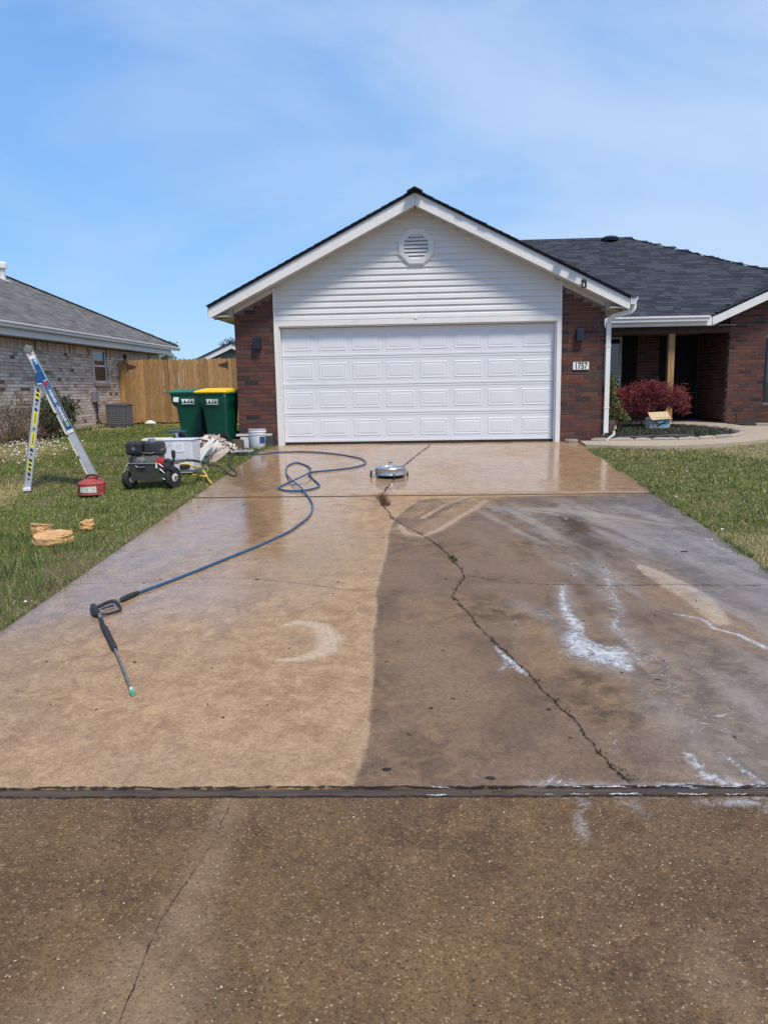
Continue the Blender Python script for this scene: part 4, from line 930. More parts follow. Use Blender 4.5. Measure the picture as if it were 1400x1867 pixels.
bm_ = bmesh.new(); vv = [bm_.verts.new(v) for v in vs]; f_ = bm_.faces.new(vv); bmesh.ops.triangulate(bm_, faces=[f_]); rr = bmesh.ops.extrude_face_region(bm_, geom=list(bm_.faces)); 
for v_ in [g for g in rr['geom'] if isinstance(g, bmesh.types.BMVert)]: v_.co.z -= .10
bmesh.ops.recalc_face_normals(bm_, faces=bm_.faces); me = bpy.data.meshes.new('walkway'); bm_.to_mesh(me); bm_.free(); me.materials.append(MATS['walk_concrete']); o = bpy.data.objects.new('walkway', me); COL.objects.link(o); tag(o, 'pale concrete walk curving from the drive to the porch', kind='structure')
FB = empty('flower_bed', (7.2, 1.5, 0), 0, 'dark mulch flower bed edged with pale stones in front of the porch', 'flower bed'); FBO = Vector((7.2, 1.5, 0))
bedpoly = bed_edge+[(7.0, 4.55), (5.86, 4.55), (5.86, -.02)]
# mulch base (mounded) and chips
xs = np.linspace(5.84, 8.9, 60); ys = np.linspace(-.18, 4.6, 90); X, Y = np.meshgrid(xs, ys); ins = inpoly(X.ravel(), Y.ravel(), bedpoly)
dd = pdist(X.ravel(), Y.ravel(), bed_edge); Z = gnp(Y.ravel())+.0+.05*np.clip(dd/.5, 0, 1)+.03*fbm(X.ravel(), Y.ravel(), .2, 80); Z = np.where(ins, Z, -.12)
ix = np.arange(X.size).reshape(X.shape); Fq = np.stack([ix[:-1, :-1], ix[:-1, 1:], ix[1:, 1:], ix[1:, :-1]], -1).reshape(-1, 4); keep = ins[Fq].sum(1) >= 3
o = fastmesh('mulch', np.stack([X.ravel()-FBO.x, Y.ravel()-FBO.y, Z-FBO.z], 1), Fq[keep], MATS['mulch'], col=np.full((X.size, 3), .025), parent=FB, kind='stuff')
n = 9000; px = rng.uniform(5.86, 8.85, n); py = rng.uniform(-.15, 4.4, n); k_ = inpoly(px, py, bedpoly); px, py = px[k_], py[k_]; n = len(px)
pz = gnp(py)+.05*np.clip(pdist(px, py, bed_edge)/.5, 0, 1)+.03*fbm(px, py, .2, 80)+.006
def chips(name, px, py, pz, L_, W_, m, cols, parent=None, off=(0, 0, 0), tilt=.5, kind='stuff', label=None, cat=None):
    n = len(px); th = rng.uniform(0, 2*PI, n); tl = rng.normal(0, tilt, n); l_ = L_*rng.uniform(.5, 1.4, n); w_ = W_*rng.uniform(.5, 1.4, n)
    u = np.stack([np.cos(th)*np.cos(tl), np.sin(th)*np.cos(tl), np.sin(tl)], 1); v = np.stack([-np.sin(th), np.cos(th), rng.normal(0, tilt*.6, n)], 1)
    c = np.stack([px, py, pz], 1)-np.array(off); V = np.stack([c-u*l_[:, None]/2-v*w_[:, None]/2, c+u*l_[:, None]/2-v*w_[:, None]/3, c+u*l_[:, None]/2+v*w_[:, None]/2, c-u*l_[:, None]/2+v*w_[:, None]/3], 1).reshape(-1, 3)
    F = np.arange(4*n).reshape(n, 4); cc = np.array(cols)[rng.integers(0, len(cols), n)]*rng.uniform(.7, 1.3, (n, 1)); o = fastmesh(name, V, F, MATS[m], col=np.repeat(cc, 4, 0), parent=parent, kind=kind)
    if label: tag(o, label, cat)
    return o
chips('mulch_chips', px, py, pz, .05, .014, 'mulch', [(.035, .028, .023), (.05, .04, .032), (.022, .018, .016), (.09, .07, .055), (.05, .035, .03)], FB, FBO)
# edging stones, laid end to end
P = [Vector((x, y, gz(y))) for x, y in bed_edge]; acc = 0; i = 0; lens = [.33, .42, .30, .46, .38, .35, .44, .40, .36, .42]; r_ = random.Random(5)
seg = []; tot = [0]
for a, b in zip(P[:-1], P[1:]): tot.append(tot[-1]+(b-a).length)
def at_len(s_):
    s_ = min(s_, tot[-1]-1e-4)
    for j in range(len(tot)-1):
        if tot[j] <= s_ <= tot[j+1]: return P[j].lerp(P[j+1], (s_-tot[j])/(tot[j+1]-tot[j]))
s_ = 0; j = 0
while s_ < tot[-1]-.2:
    L_ = lens[j % 10]; a, b = at_len(s_+.008), at_len(s_+L_-.008); d = (b-a).normalized(); nrm = Vector((-d.y, d.x, 0)); rings = []
    for k in range(6):
        t = k/5; c = at_len(s_+.008+(L_-.016)*t)-nrm*0; sc_ = (.75 if k in (0, 5) else 1)*r_.uniform(.9, 1.06); w = .055*sc_; h = .075*sc_+.0
        rings.append([c+nrm*w+Vector((0, 0, -.03)), c+nrm*w*1.05+Vector((0, 0, h*.7)), c+nrm*w*.6+Vector((0, 0, h)), c-nrm*w*.6+Vector((0, 0, h)), c-nrm*w*1.05+Vector((0, 0, h*.65)), c-nrm*w+Vector((0, 0, -.03))])
    MB().loft(rings).build('edging_stone', MATS['sill_stone' if j % 3 else 'stone_grey'], FB, off=FBO); s_ += L_; j += 1
# second bed against the wing, far right
FB2 = empty('side_bed', (11.2, 3.5, 0), 0, 'narrow planted bed with stone edging below the wing wall at the right edge', 'flower bed')
for k in range(7): MB().obox((9.95+k*.42, 3.02+.02*math.sin(k*2), gz(3)+.045), (.39, .11, .09), Matrix.Rotation(.05*math.sin(k*3), 3, 'Z')).build('edging_stone', MATS['stone_grey'], FB2, off=(11.2, 3.5, 0), bevel=.015)
MB().box((9.55, 3.08, -.1), (13, 4.04, gz(3.5)+.05)).build('mulch', MATS['mulch'], FB2, off=(11.2, 3.5, 0)).data.attributes.new('col', 'FLOAT_COLOR', 'POINT').data.foreach_set('color', [.03, .025, .02, 1]*8)
# --- lawn blades
def lawn_ok(x, y):
    ex = .03*(fbm(y, x*0, .3, 50)-.5)
    ok = ~((x > XL-.012-ex) & (x < XR+.012+ex) & (y < .25))
    ok &= ~((x > -1.42) & (x < 6.82) & (y < -10.85))
    ok &= ~inpoly(x, y, wp) & ~inpoly(x, y, bedpoly) & ~((x > -.74) & (x < 13) & (y > -.02))
    ok &= (x > NX+.02)
    ok &= ~((x > 5.3) & (x < 5.9) & (y > -.75))
    return ok
def vis(x, y, m=60):
    P_ = np.stack([x, y, gnp(y)], 1)-CAM; z = P_@_f; u = 700+FPX*(P_@_r)/z; v = 933.5-FPX*(P_@_u)/z
    return (z > .3) & (u > -m) & (u < 1400+m) & (v < 1867+m)
def blades(name, x0, x1, y0, y1, dens, label, seed, hmul=1.0, straw=.25, extra=None):
    r_ = np.random.default_rng(seed); n = int((x1-x0)*(y1-y0)*dens); x = r_.uniform(x0, x1, n); y = r_.uniform(y0, y1, n)
    D = np.hypot(x-CAM[0], y-CAM[1]); k = lawn_ok(x, y) & vis(x, y, 250) & (r_.random(n) < np.clip(8.0/D, .10, 1)**1.25)
    x, y, D = x[k], y[k], D[k]; n = len(x)
    patch = fbm(x, y, 1.6, 90, 4); fine = fbm(x, y, .25, 95, 3); clump = np.clip((fine-.45)*6, 0, 1)
    bare = np.clip((fbm(x, y, .9, 99, 3)-.55)*7, 0, 1)
    if extra is not None: bare = np.maximum(bare, extra(x, y))
    keep = r_.random(n) > bare*.75; x, y, D, patch, fine, clump = (a[keep] for a in (x, y, D, patch, fine, clump)); n = len(x)
    h = hmul*(.016+.026*clump+.016*patch)*r_.uniform(.5, 1.5, n); tall = r_.random(n) < .02; h = np.where(tall, h*1.9, h)
    w = .0032*np.clip(D/6, 1, 4)*r_.uniform(.7, 1.4, n); th = r_.uniform(0, 2*PI, n); lean = r_.normal(0, .55, n)*h; ld = r_.uniform(0, 2*PI, n)
    z = terr(x, y)-.004; c = np.stack([x, y, z], 1); u = np.stack([np.cos(th)*w, np.sin(th)*w, 0*w], 1); le = np.stack([np.cos(ld)*lean, np.sin(ld)*lean, h], 1)
    mid = c+le*np.array([.35, .35, .6]); tip = c+le
    V = np.stack([c-u/2, c+u/2, mid+u/2.4, mid-u/2.4, tip], 1).reshape(-1, 3); b = np.arange(n)*5
    F = np.concatenate([np.stack([b, b+1, b+2], 1), np.stack([b, b+2, b+3], 1), np.stack([b+3, b+2, b+4], 1)])
    g0 = np.array([.085, .135, .022]); g1 = np.array([.20, .26, .055]); st = np.array([.52, .44, .21]); dk = np.array([.04, .065, .018])
    t = np.clip(r_.normal(.45, .28, n)+(patch-.5)*1.2, 0, 1)[:, None]; cc = g0*(1-t)+g1*t
    yel = np.clip((fbm(x, y, 2.2, 120, 3)-.48)*5, 0, 1); 
    sm = (r_.random(n) < straw*(.35+1.5*yel))[:, None]; cc = np.where(sm, st*r_.uniform(.6, 1.2, (n, 1)), cc)
    dm = (r_.random(n) < .14)[:, None]; cc = np.where(dm & ~sm, dk, cc)
    o = fastmesh(name, V, F, MATS['grass'], col=np.repeat(cc, 5, 0), kind='stuff'); tag(o, label, 'grass'); return o
blades('lawn_grass', NX, XL+.05, -11, 13, 11000, 'green lawn with dry patches along the left side of the drive', 1, .85, .50, lambda x, y: .9*np.clip(1-np.abs(x-(XL-.18))/.22, 0, 1)*(fbm(x, y, .5, 98) > .47)*1.0)
blades('lawn_grass', XR-.02, 12.5, -11, .7, 9500, 'straw coloured lawn between the drive and the front walk on the right', 2, .8, .80)
# longer tufts of edge grass
def tufts(name, pts, nper, h, label, cols, seed=5, spread=.05, parent=None, off=(0, 0, 0), zf=None, w=.004, cat='grass'):
    r_ = np.random.default_rng(seed); P_ = np.repeat(np.array(pts, float), nper, 0); n = len(P_); x = P_[:, 0]+r_.normal(0, spread, n); y = P_[:, 1]+r_.normal(0, spread, n)
    z = (terr(x, y) if zf is None else zf(x, y)); hh = h*r_.uniform(.4, 1.3, n); th = r_.uniform(0, 2*PI, n); ln = np.abs(r_.normal(.5, .35, n))*hh; ld = r_.uniform(0, 2*PI, n); ww = w*r_.uniform(.6, 1.4, n)
    c = np.stack([x, y, z], 1)-np.array(off); u = np.stack([np.cos(th)*ww, np.sin(th)*ww, 0*ww], 1); le = np.stack([np.cos(ld)*ln, np.sin(ld)*ln, hh], 1); mid = c+le*np.array([.35, .35, .65]); tip = c+le
    V = np.stack([c-u/2, c+u/2, mid+u/2.4, mid-u/2.4, tip], 1).reshape(-1, 3); b = np.arange(n)*5; F = np.concatenate([np.stack([b, b+1, b+2], 1), np.stack([b, b+2, b+3], 1), np.stack([b+3, b+2, b+4], 1)])
    cc = np.array(cols)[r_.integers(0, len(cols), n)]*r_.uniform(.7, 1.3, (n, 1)); o = fastmesh(name, V, F, MATS['grass'], col=np.repeat(cc, 5, 0), parent=parent, kind='stuff')
    if label: tag(o, label, cat)
    return o
GC = [(.08, .13, .03), (.13, .19, .05), (.06, .10, .025), (.28, .27, .11)]
rr_ = random.Random(3)
tufts('grass_tuft', [tuple(G(x, y)[:2]) for x, y in [(6, 1050), (18, 1040), (28, 1052), (10, 1075), (60, 1010), (40, 985), (110, 1000), (20, 1000), (45, 1030), (22, 985), (150, 990), (90, 1060), (66, 1075)]], 90, .14, 'taller tufts of grass round the sandstone rocks at the left edge', GC, 6, .10)
tufts('grass_tuft', [(rr_.uniform(-.78, -.05), rr_.uniform(-.75, -.15)) for _ in range(40)]+[(rr_.uniform(-1.6, -.7), rr_.uniform(-1.2, -.5)) for _ in range(40)], 30, .10, 'long grass round the bucket at the foot of the garage corner', GC, 7, .05)
tufts('grass_tuft', [(NX+.12+rr_.uniform(0, .2), rr_.uniform(2, 11.5)) for _ in range(60)], 25, .13, 'unmown grass along the foot of the neighbouring brick wall', GC, 8, .08, w=.012)
tufts('grass_tuft', [(rr_.uniform(6.0, 8.2), rr_.uniform(.2, 2.0)) for _ in range(60)], 22, .10, 'weedy green sprouts coming up through the mulch bed', [(.04, .07, .02), (.10, .13, .06), (.06, .08, .045)], 9, .05, zf=lambda x, y: gnp(y)+.04, w=.008)
# white flowers
def flowers(name, pts, label, size=.011, seed=1):
    r_ = random.Random(seed); mb = MB()
    for x, y, h in pts:
        z = float(terr(np.array([x]), np.array([y]))[0]); s_ = size*r_.uniform(.7, 1.5); cx, cy, cz = x+r_.uniform(-.01, .01), y, z+h
        mb.add([(cx-s_, cy-s_*.3, cz), (cx, cy-s_, cz+s_*.3), (cx+s_, cy, cz), (cx, cy+s_, cz+s_*.2), (cx, cy, cz+s_*.7)], [(0, 1, 4), (1, 2, 4), (2, 3, 4), (3, 0, 4), (0, 3, 2, 1)])
        mb.add([(x-.0015, y, z), (x+.0015, y, z), (cx, cy, cz)], [(0, 1, 2)])
    o = mb.build(name, MATS['petal'], kind='stuff'); tag(o, label, 'flowers'); return o
fl = []
for _ in range(420):
    u_, v_ = rr_.gauss(35, 45), rr_.gauss(800, 17)
    if v_ < 778 or v_ > 850 or u_ < -20: continue
    p = G(u_, v_); fl.append((p[0], p[1], rr_.uniform(.05, .11)))
flowers('white_flowers', fl, 'drift of small white flowers in the grass by the neighbouring shrubs', .019)
flowers('white_flowers', [(*G(x, y)[:2], .04) for x, y in [(1296, 985), (1252, 860), (1225, 861), (1240, 822), (1248, 821), (1316, 966), (1234, 906), (1345, 850), (1378, 930)]], 'few white clover heads scattered on the right lawn', .014)
flowers('white_flowers', [(*G(x, y)[:2], .03) for x, y in [(204, 958), (48, 1096), (118, 806), (175, 808), (110, 812), (128, 800), (140, 845), (205, 850), (160, 790), (95, 850)]], 'few pale blossoms dotted over the left lawn', .012)
# ------------------------------------------------------------ fence
FY = 8.5; FO = Vector((-4.4, FY, 0))
FN = empty('wooden_fence', FO, 0, 'tan picket fence with double gate closing the gap between the two houses', 'fence')
fx0, fx1 = NX+.03, -.73; k = 0; x = fx0; r_ = random.Random(4)
while x < fx1:
    w = r_.uniform(.132, .142); g = r_.uniform(.006, .016); z1 = 1.90+.0*x+r_.uniform(-.012, .012); z0_ = gz(FY)+r_.uniform(.0, .03); x1_ = min(x+w, fx1); c_ = .03
    tl = r_.uniform(-.008, .008)
    MB().prism([(x+tl, FY, z0_), (x1_+tl, FY, z0_), (x1_, FY, z1-c_), (x1_-c_, FY, z1), (x+c_, FY, z1), (x, FY, z1-c_)], (0, .016, 0)).build('picket', MATS['fence_wood'], FN, off=((x+x1_)/2, FY, 0), loc=Vector(((x+x1_)/2, FY, 0))-FO)
    x += w+g
for zr_ in (.35, 1.05, 1.68): MB().box((fx0, FY+.018, zr_), (fx1, FY+.056, zr_+.088)).build('rail', MATS['fence_wood'], FN, off=FO)
for xp in (fx0+.12, fx1-.35, fx0+2.0, fx0+3.9): MB().box((xp, FY+.058, -.1), (xp+.09, FY+.148, 1.86)).build('post', MATS['fence_wood'], FN, off=FO)
for (pxa, pya, sg) in ((232, 669, 1), (415, 665, -1)):
    c = atY(pxa, pya, FY-.02); mb = MB(); mb.prism([(c[0], FY-.012, c[2]-.085), (c[0], FY-.012, c[2]+.085), (c[0]+sg*.26, FY-.012, c[2]+.02), (c[0]+sg*.26, FY-.012, c[2]-.02)], (0, .008, 0)); mb.box((c[0]-.02, FY-.022, c[2]-.12), (c[0]+.012, FY-.003, c[2]+.12)); mb.build('hinge', MATS['rust'], FN, off=FO)
# finial post tops at the left
c = atY(228, 650, FY+.1); MB().lathe([(.03, 0), (.03, .10), (.06, .13), (.06, .2), (.02, .24)], 8, c=(c[0], FY+.1, 1.84)).build('post_cap', MATS['rust'], FN, off=FO)
# far house beyond the fence
FHY = 20.0; a1 = atY(362, 655, FHY); a2 = atY(422, 626, FHY); FHO = Vector((a2[0], FHY, 0)); FH = empty('far_house', FHO, 0, 'grey gabled house with white fascia showing above the fence', 'house')
sl = (a2[2]-a1[2])/(a2[0]-a1[0]); xl_ = a1[0]-1.2; zl = a1[2]-1.2*sl; xr_ = 2*a2[0]-xl_
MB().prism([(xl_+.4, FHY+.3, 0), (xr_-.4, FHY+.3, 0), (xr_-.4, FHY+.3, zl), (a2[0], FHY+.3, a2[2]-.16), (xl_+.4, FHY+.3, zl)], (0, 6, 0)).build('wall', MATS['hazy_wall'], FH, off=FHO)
MB().prism([(xl_, FHY, zl), (a2[0], FHY, a2[2]), (xr_, FHY, zl), (xr_, FHY, zl-.22), (a2[0], FHY, a2[2]-.22), (xl_, FHY, zl-.22)], (0, .04, 0)).build('fascia', MATS['white_trim'], FH, off=FHO)
o = MB().prism([(xl_, FHY-.05, zl+.01), (a2[0], FHY-.05, a2[2]+.01), (xr_, FHY-.05, zl+.01), (xr_, FHY-.05, zl+.07), (a2[0], FHY-.05, a2[2]+.07), (xl_, FHY-.05, zl+.07)], (0, 7, 0), (.04, .045, .06)).build('roof', MATS['shingle'], FH, off=FHO)
# ------------------------------------------------------------ foliage
def leafcloud(name, centers, radii, n, size, cols, m='leaf', parent=None, off=(0, 0, 0), seed=1, shell=.55, lob=5, aspect=.45, droop=0, label=None, jag=.35, kind=None):
    r_ = np.random.default_rng(seed); C_ = np.array(centers, float); Rr = np.array(radii, float); ci = r_.integers(0, len(C_), n)
    d = r_.normal(size=(n, 3)); d /= np.linalg.norm(d, axis=1)[:, None]; rad = r_.random(n)**shell*(1+jag*np.sin(d[:, 0]*lob+ci)*np.sin(d[:, 2]*lob*1.3+ci*2)+r_.normal(0, .06, n))
    p = C_[ci]+d*Rr[ci]*rad[:, None]-np.array(off)
    u = r_.normal(size=(n, 3)); u[:, 2] -= droop; u /= np.linalg.norm(u, axis=1)[:, None]; v = np.cross(u, r_.normal(size=(n, 3))); v /= np.linalg.norm(v, axis=1)[:, None]; L_ = size*r_.uniform(.6, 1.4, n)[:, None]
    V = np.stack([p-u*L_/2, p+v*L_*aspect/2, p+u*L_/2, p-v*L_*aspect/2], 1).reshape(-1, 3); F = np.arange(4*n).reshape(n, 4)
    cc = np.array(cols)[r_.integers(0, len(cols), n)]*r_.uniform(.7, 1.35, (n, 1)); return fastmesh(name, V, F, MATS[m], col=np.repeat(cc, 4, 0), parent=parent, kind=kind)
def twigs(mb, base, n, L_, r0, seed, up=.8, spread=.6, kink=.25, lo=.5):
    r_ = random.Random(seed)
    for _ in range(n):
        a = r_.uniform(0, 2*PI); d = Vector((math.cos(a)*spread*r_.uniform(.2, 1), math.sin(a)*spread*r_.uniform(.2, 1), up)).normalized(); p = Vector(base)+Vector((r_.uniform(-.04, .04), r_.uniform(-.04, .04), 0)); pts = [p]; l = L_*r_.uniform(lo, 1)
        for k in range(5): d = (d+Vector((r_.uniform(-kink, kink), r_.uniform(-kink, kink), r_.uniform(-kink, kink)))).normalized(); p = p+d*l/5; pts.append(p)
        mb.tube(pts, [r0*(1-k/5.5) for k in range(6)], 4, cap=False)
# red maple shrub
MY = 2.7; c0 = atY(1180, 725, MY); MO = Vector((c0[0], MY, gz(MY)+.03)); MPL = empty('red_maple', MO, 0, 'low weeping maple with dense dark red foliage in front of the porch post', 'shrub')
mb = MB(); tw = [atY(1182, 772, MY), atY(1184, 755, MY), atY(1178, 735, MY), atY(1172, 718, MY)]
mb.tube([Vector(p) for p in tw], [.075, .06, .05, .03], 8); mb.tube([Vector(tw[0]), Vector(atY(1178, 752, MY-.05)), Vector(atY(1170, 735, MY-.1)), Vector(atY(1150, 715, MY-.1))], [.05, .04, .03, .015], 7); mb.tube([Vector(tw[1]), Vector(atY(1200, 735, MY)), Vector(atY(1225, 720, MY))], [.04, .03, .012], 7)
mb.build('trunk', MATS['bark'], MPL, off=MO, smooth=True)
cs_ = []; rd_ = []
for (u_, v_, ru, rv) in [(1125, 727, 18, 18), (1145, 715, 24, 17), (1170, 708, 26, 18), (1195, 706, 26, 14), (1220, 712, 24, 17), (1240, 720, 15, 22), (1245, 738, 9, 12), (1160, 733, 24, 17), (1190, 728, 28, 16), (1222, 728, 20, 14), (1135, 742, 12, 10), (1178, 745, 16, 10), (1192, 696, 10, 7), (1118, 722, 12, 10), (1114, 736, 10, 10), (1128, 712, 14, 9)]:
    u_, v_, ru, rv = u_-5+(1180-u_)*.04*-1, v_+5, ru*1.04, rv*.98
    for dy in (-.22, .0, .25):
        yy = MY+dy+rr_.uniform(-.08, .08); p = atY(u_+rr_.uniform(-4, 4), v_, yy); sc = (yy-CAM[1])/FPX; cs_.append(p); rd_.append((ru*sc*.95, .20, rv*sc*.95))
RED = [(.16, .018, .030), (.10, .014, .025), (.22, .030, .038), (.065, .012, .02), (.28, .055, .05), (.12, .02, .035)]
leafcloud('crown', cs_, rd_, 24000, .062, RED, parent=MPL, off=MO, seed=3, aspect=.15, droop=.35, shell=.45)
leafcloud('spray', cs_, [(a*1.22, b_, c*1.15) for a, b_, c in rd_], 3200, .13, [(.30, .06, .06), (.20, .03, .04), (.36, .11, .09)], parent=MPL, off=MO, seed=33, aspect=.045, droop=.2, shell=.25)
mb = MB()
for k in range(60):
    p = Vector(cs_[rr_.randrange(len(cs_))]); d = Vector((rr_.uniform(-1, 1), rr_.uniform(-1, .3), rr_.uniform(-.2, .5))).normalized(); mb.tube([p, p+d*.12, p+d*.2+Vector((0, 0, -.02))], [.004, .003, .001], 3, cap=False)
for (u_, v_, u2, v2) in [(1240, 722, 1266, 715), (1235, 715, 1248, 690), (1240, 725, 1262, 722), (1212, 700, 1217, 688)]: a_, b_ = Vector(atY(u_, v_, MY)), Vector(atY(u2, v2, MY-.1)); mb.tube([a_, (a_+b_)/2+Vector((0, 0, .03)), b_], [.004, .003, .001], 3, cap=False)
mb.build('branches', MATS['bark'], MPL, off=MO)
# green shrub behind the downspout
SY = 1.2; c0 = atY(1120, 770, SY); SO = Vector((c0[0], SY, gz(SY)+.03)); SHR = empty('green_shrub', SO, 0, 'leggy green shrub growing beside the white downspout by the porch', 'shrub')
cs_ = []; rd_ = []
for (u_, v_, ru, rv) in [(1117, 700, 9, 16), (1113, 722, 11, 14), (1120, 735, 17, 12), (1115, 750, 14, 12), (1128, 752, 16, 12), (1137, 762, 10, 8), (1118, 765, 14, 9), (1110, 690, 6, 10)]:
    for dy in (-.1, .12): yy = SY+dy; p = atY(u_, v_, yy); sc = (yy-CAM[1])/FPX; cs_.append(p); rd_.append((ru*sc, .14, rv*sc))
leafcloud('crown', cs_, rd_, 1700, .05, [(.06, .10, .02), (.10, .15, .03), (.04, .07, .02), (.14, .17, .05), (.16, .10, .06)], parent=SHR, off=SO, seed=4, aspect=.5, shell=.5)
mb = MB(); twigs(mb, SO, 26, .75, .007, 5, up=1.1, spread=.5, lo=.4); mb.build('stems', MATS['twig'], SHR, off=SO)
# dry bush and evergreen by the neighbour's wall
BX = NX+.55
def bush_at(u_, v_, X_=BX): return atX(u_, v_, X_)
b0 = bush_at(60, 785); DO = Vector((BX, b0[1], gz(b0[1]))); DB = empty('dry_bush', DO, 0, 'bare brown twiggy bush against the pale brick wall at the left edge', 'bush')
mb = MB()
for (u_, v_) in [(10, 785), (30, 788), (50, 786), (70, 785), (20, 790), (88, 785)]: p = bush_at(u_, v_); twigs(mb, (p[0], p[1], gz(p[1])), 34, .95, .007, int(u_), up=.9, spread=.9, kink=.4, lo=.4)
mb.build('stems', MATS['twig'], DB, off=DO)
cs_ = [bush_at(u_, v_) for u_, v_ in [(8, 750), (35, 755), (60, 752), (20, 768), (75, 765), (45, 735)]]; leafcloud('crown', cs_, [(.4, .45, .26)]*6, 2600, .05, [(.12, .085, .06), (.16, .12, .08), (.09, .07, .05), (.07, .09, .03)], parent=DB, off=DO, seed=8, aspect=.3)
b0 = bush_at(110, 780); EO = Vector((BX, b0[1], gz(b0[1]))); EB = empty('evergreen_bush', EO, 0, 'dark green rounded bush with long shoots behind the ladder', 'bush')
cs_ = [bush_at(u_, v_) for u_, v_ in [(85, 755), (105, 748), (118, 755), (95, 735), (110, 768), (90, 772), (125, 740)]]; leafcloud('crown', cs_, [(.32, .5, .26)]*5+[(.3, .4, .2), (.2, .3, .22)], 5200, .075, [(.025, .05, .016), (.04, .075, .022), (.018, .035, .012), (.08, .10, .035)], parent=EB, off=EO, seed=9, aspect=.28)
mb = MB(); twigs(mb, EO+Vector((0, -.3, 0)), 30, 1.25, .006, 3, up=1, spread=.9, lo=.6); twigs(mb, EO+Vector((0, .5, 0)), 22, 1.1, .006, 13, up=1, spread=.9, lo=.6); mb.build('stems', MATS['twig'], EB, off=EO)
# trees beyond the fence
def tree(name, x, y, trunk_h, crowns, n, size, cols, label, seed):
    o_ = Vector((x, y, gz(y))); t = empty(name, o_, 0, label, 'tree', None); mb = MB(); mb.tube([o_, o_+Vector((.05, 0, trunk_h*.6)), o_+Vector((-.05, .05, trunk_h))], [.16, .12, .06], 8)
    for c in crowns: mb.tube([o_+Vector((0, 0, trunk_h*.55)), (o_+Vector((0, 0, trunk_h))+Vector(c[0]))/2, Vector(c[0])], [.07, .04, .015], 5)
    mb.build('trunk', MATS['bark'], t, off=o_); leafcloud('crown', [c[0] for c in crowns], [c[1] for c in crowns], n, size, cols, parent=t, off=o_, seed=seed, aspect=.5, shell=.6); return t
TY = 15.0; def_c = lambda u_, v_, Y_, r: (tuple(atY(u_, v_, Y_)), r)
p = atY(305, 700, TY); tree('yew_tree', p[0], TY, 1.4, [def_c(303, 652, TY, (.35, .4, .2)), def_c(312, 662, TY, (.45, .4, .25)), def_c(298, 665, TY, (.4, .4, .3)), def_c(325, 668, TY, (.3, .3, .15))], 2600, .07, [(.07, .11, .02), (.13, .16, .03), (.045, .07, .018), (.17, .17, .04)], 'yellow green tree top showing between the neighbouring eave and the fence', 31)
TY = 24.0; p = atY(272, 640, TY); tree('thin_tree', p[0], TY, 2.4, [def_c(272, 612, TY, (.25, .3, .12)), def_c(310, 626, TY, (.35, .3, .10)), def_c(270, 620, TY, (.3, .3, .15))], 300, .10, [(.10, .16, .06), (.06, .11, .05)], 'thin leafy twigs rising over the far end of the grey roof', 32)
TY = 28.0; p = atY(408, 650, TY); tree('far_tree', p[0], TY, 2.3, [def_c(408, 628, TY, (.35, .3, .22)), def_c(418, 622, TY, (.3, .3, .2)), def_c(428, 624, TY, (.3, .3, .2))], 350, .09, [(.06, .10, .08), (.09, .13, .09)], 'small hazy tree top behind the ridge of the grey gabled house', 33)
# ------------------------------------------------------------ condenser
AC0 = Vector((-5.80, 7.15, gz(7))); AC = empty('air_conditioner', AC0, 0, 'dark grey outdoor condenser with wire grille beside the pale brick wall', 'air conditioner')
mb = MB(); mb.loft([rrect(.285, .30, .04, .09), rrect(.285, .30, .56, .09)]); mb.build('coil', MATS['ac_metal'], AC)
mb = MB(); mb.loft([rrect(.305, .32, .562, .10), rrect(.305, .32, .60, .10), rrect(.26, .27, .625, .12), rrect(.12, .12, .645, .10)]); mb.build('top_cover', MATS['ac_metal'], AC, smooth=True)
mb = MB(); mb.loft([rrect(.305, .32, 0, .10), rrect(.305, .32, .038, .10)]); mb.build('base_pan', MATS['ac_metal'], AC)
mb = MB()
for z in np.linspace(.09, .53, 9):
    ring = rrect(.298, .313, z, .09, n=4); mb.tube(ring+[ring[0]], .004, 4, cap=False)
for s_ in (-1, 1):
    for t in np.linspace(-.22, .22, 8): mb.tube([(t, s_*.314, .04), (t, s_*.314, .56)], .0035, 4); mb.tube([(s_*.299, t, .04), (s_*.299, t, .56)], .0035, 4)
mb.build('grille', MATS['ac_wire'], AC)
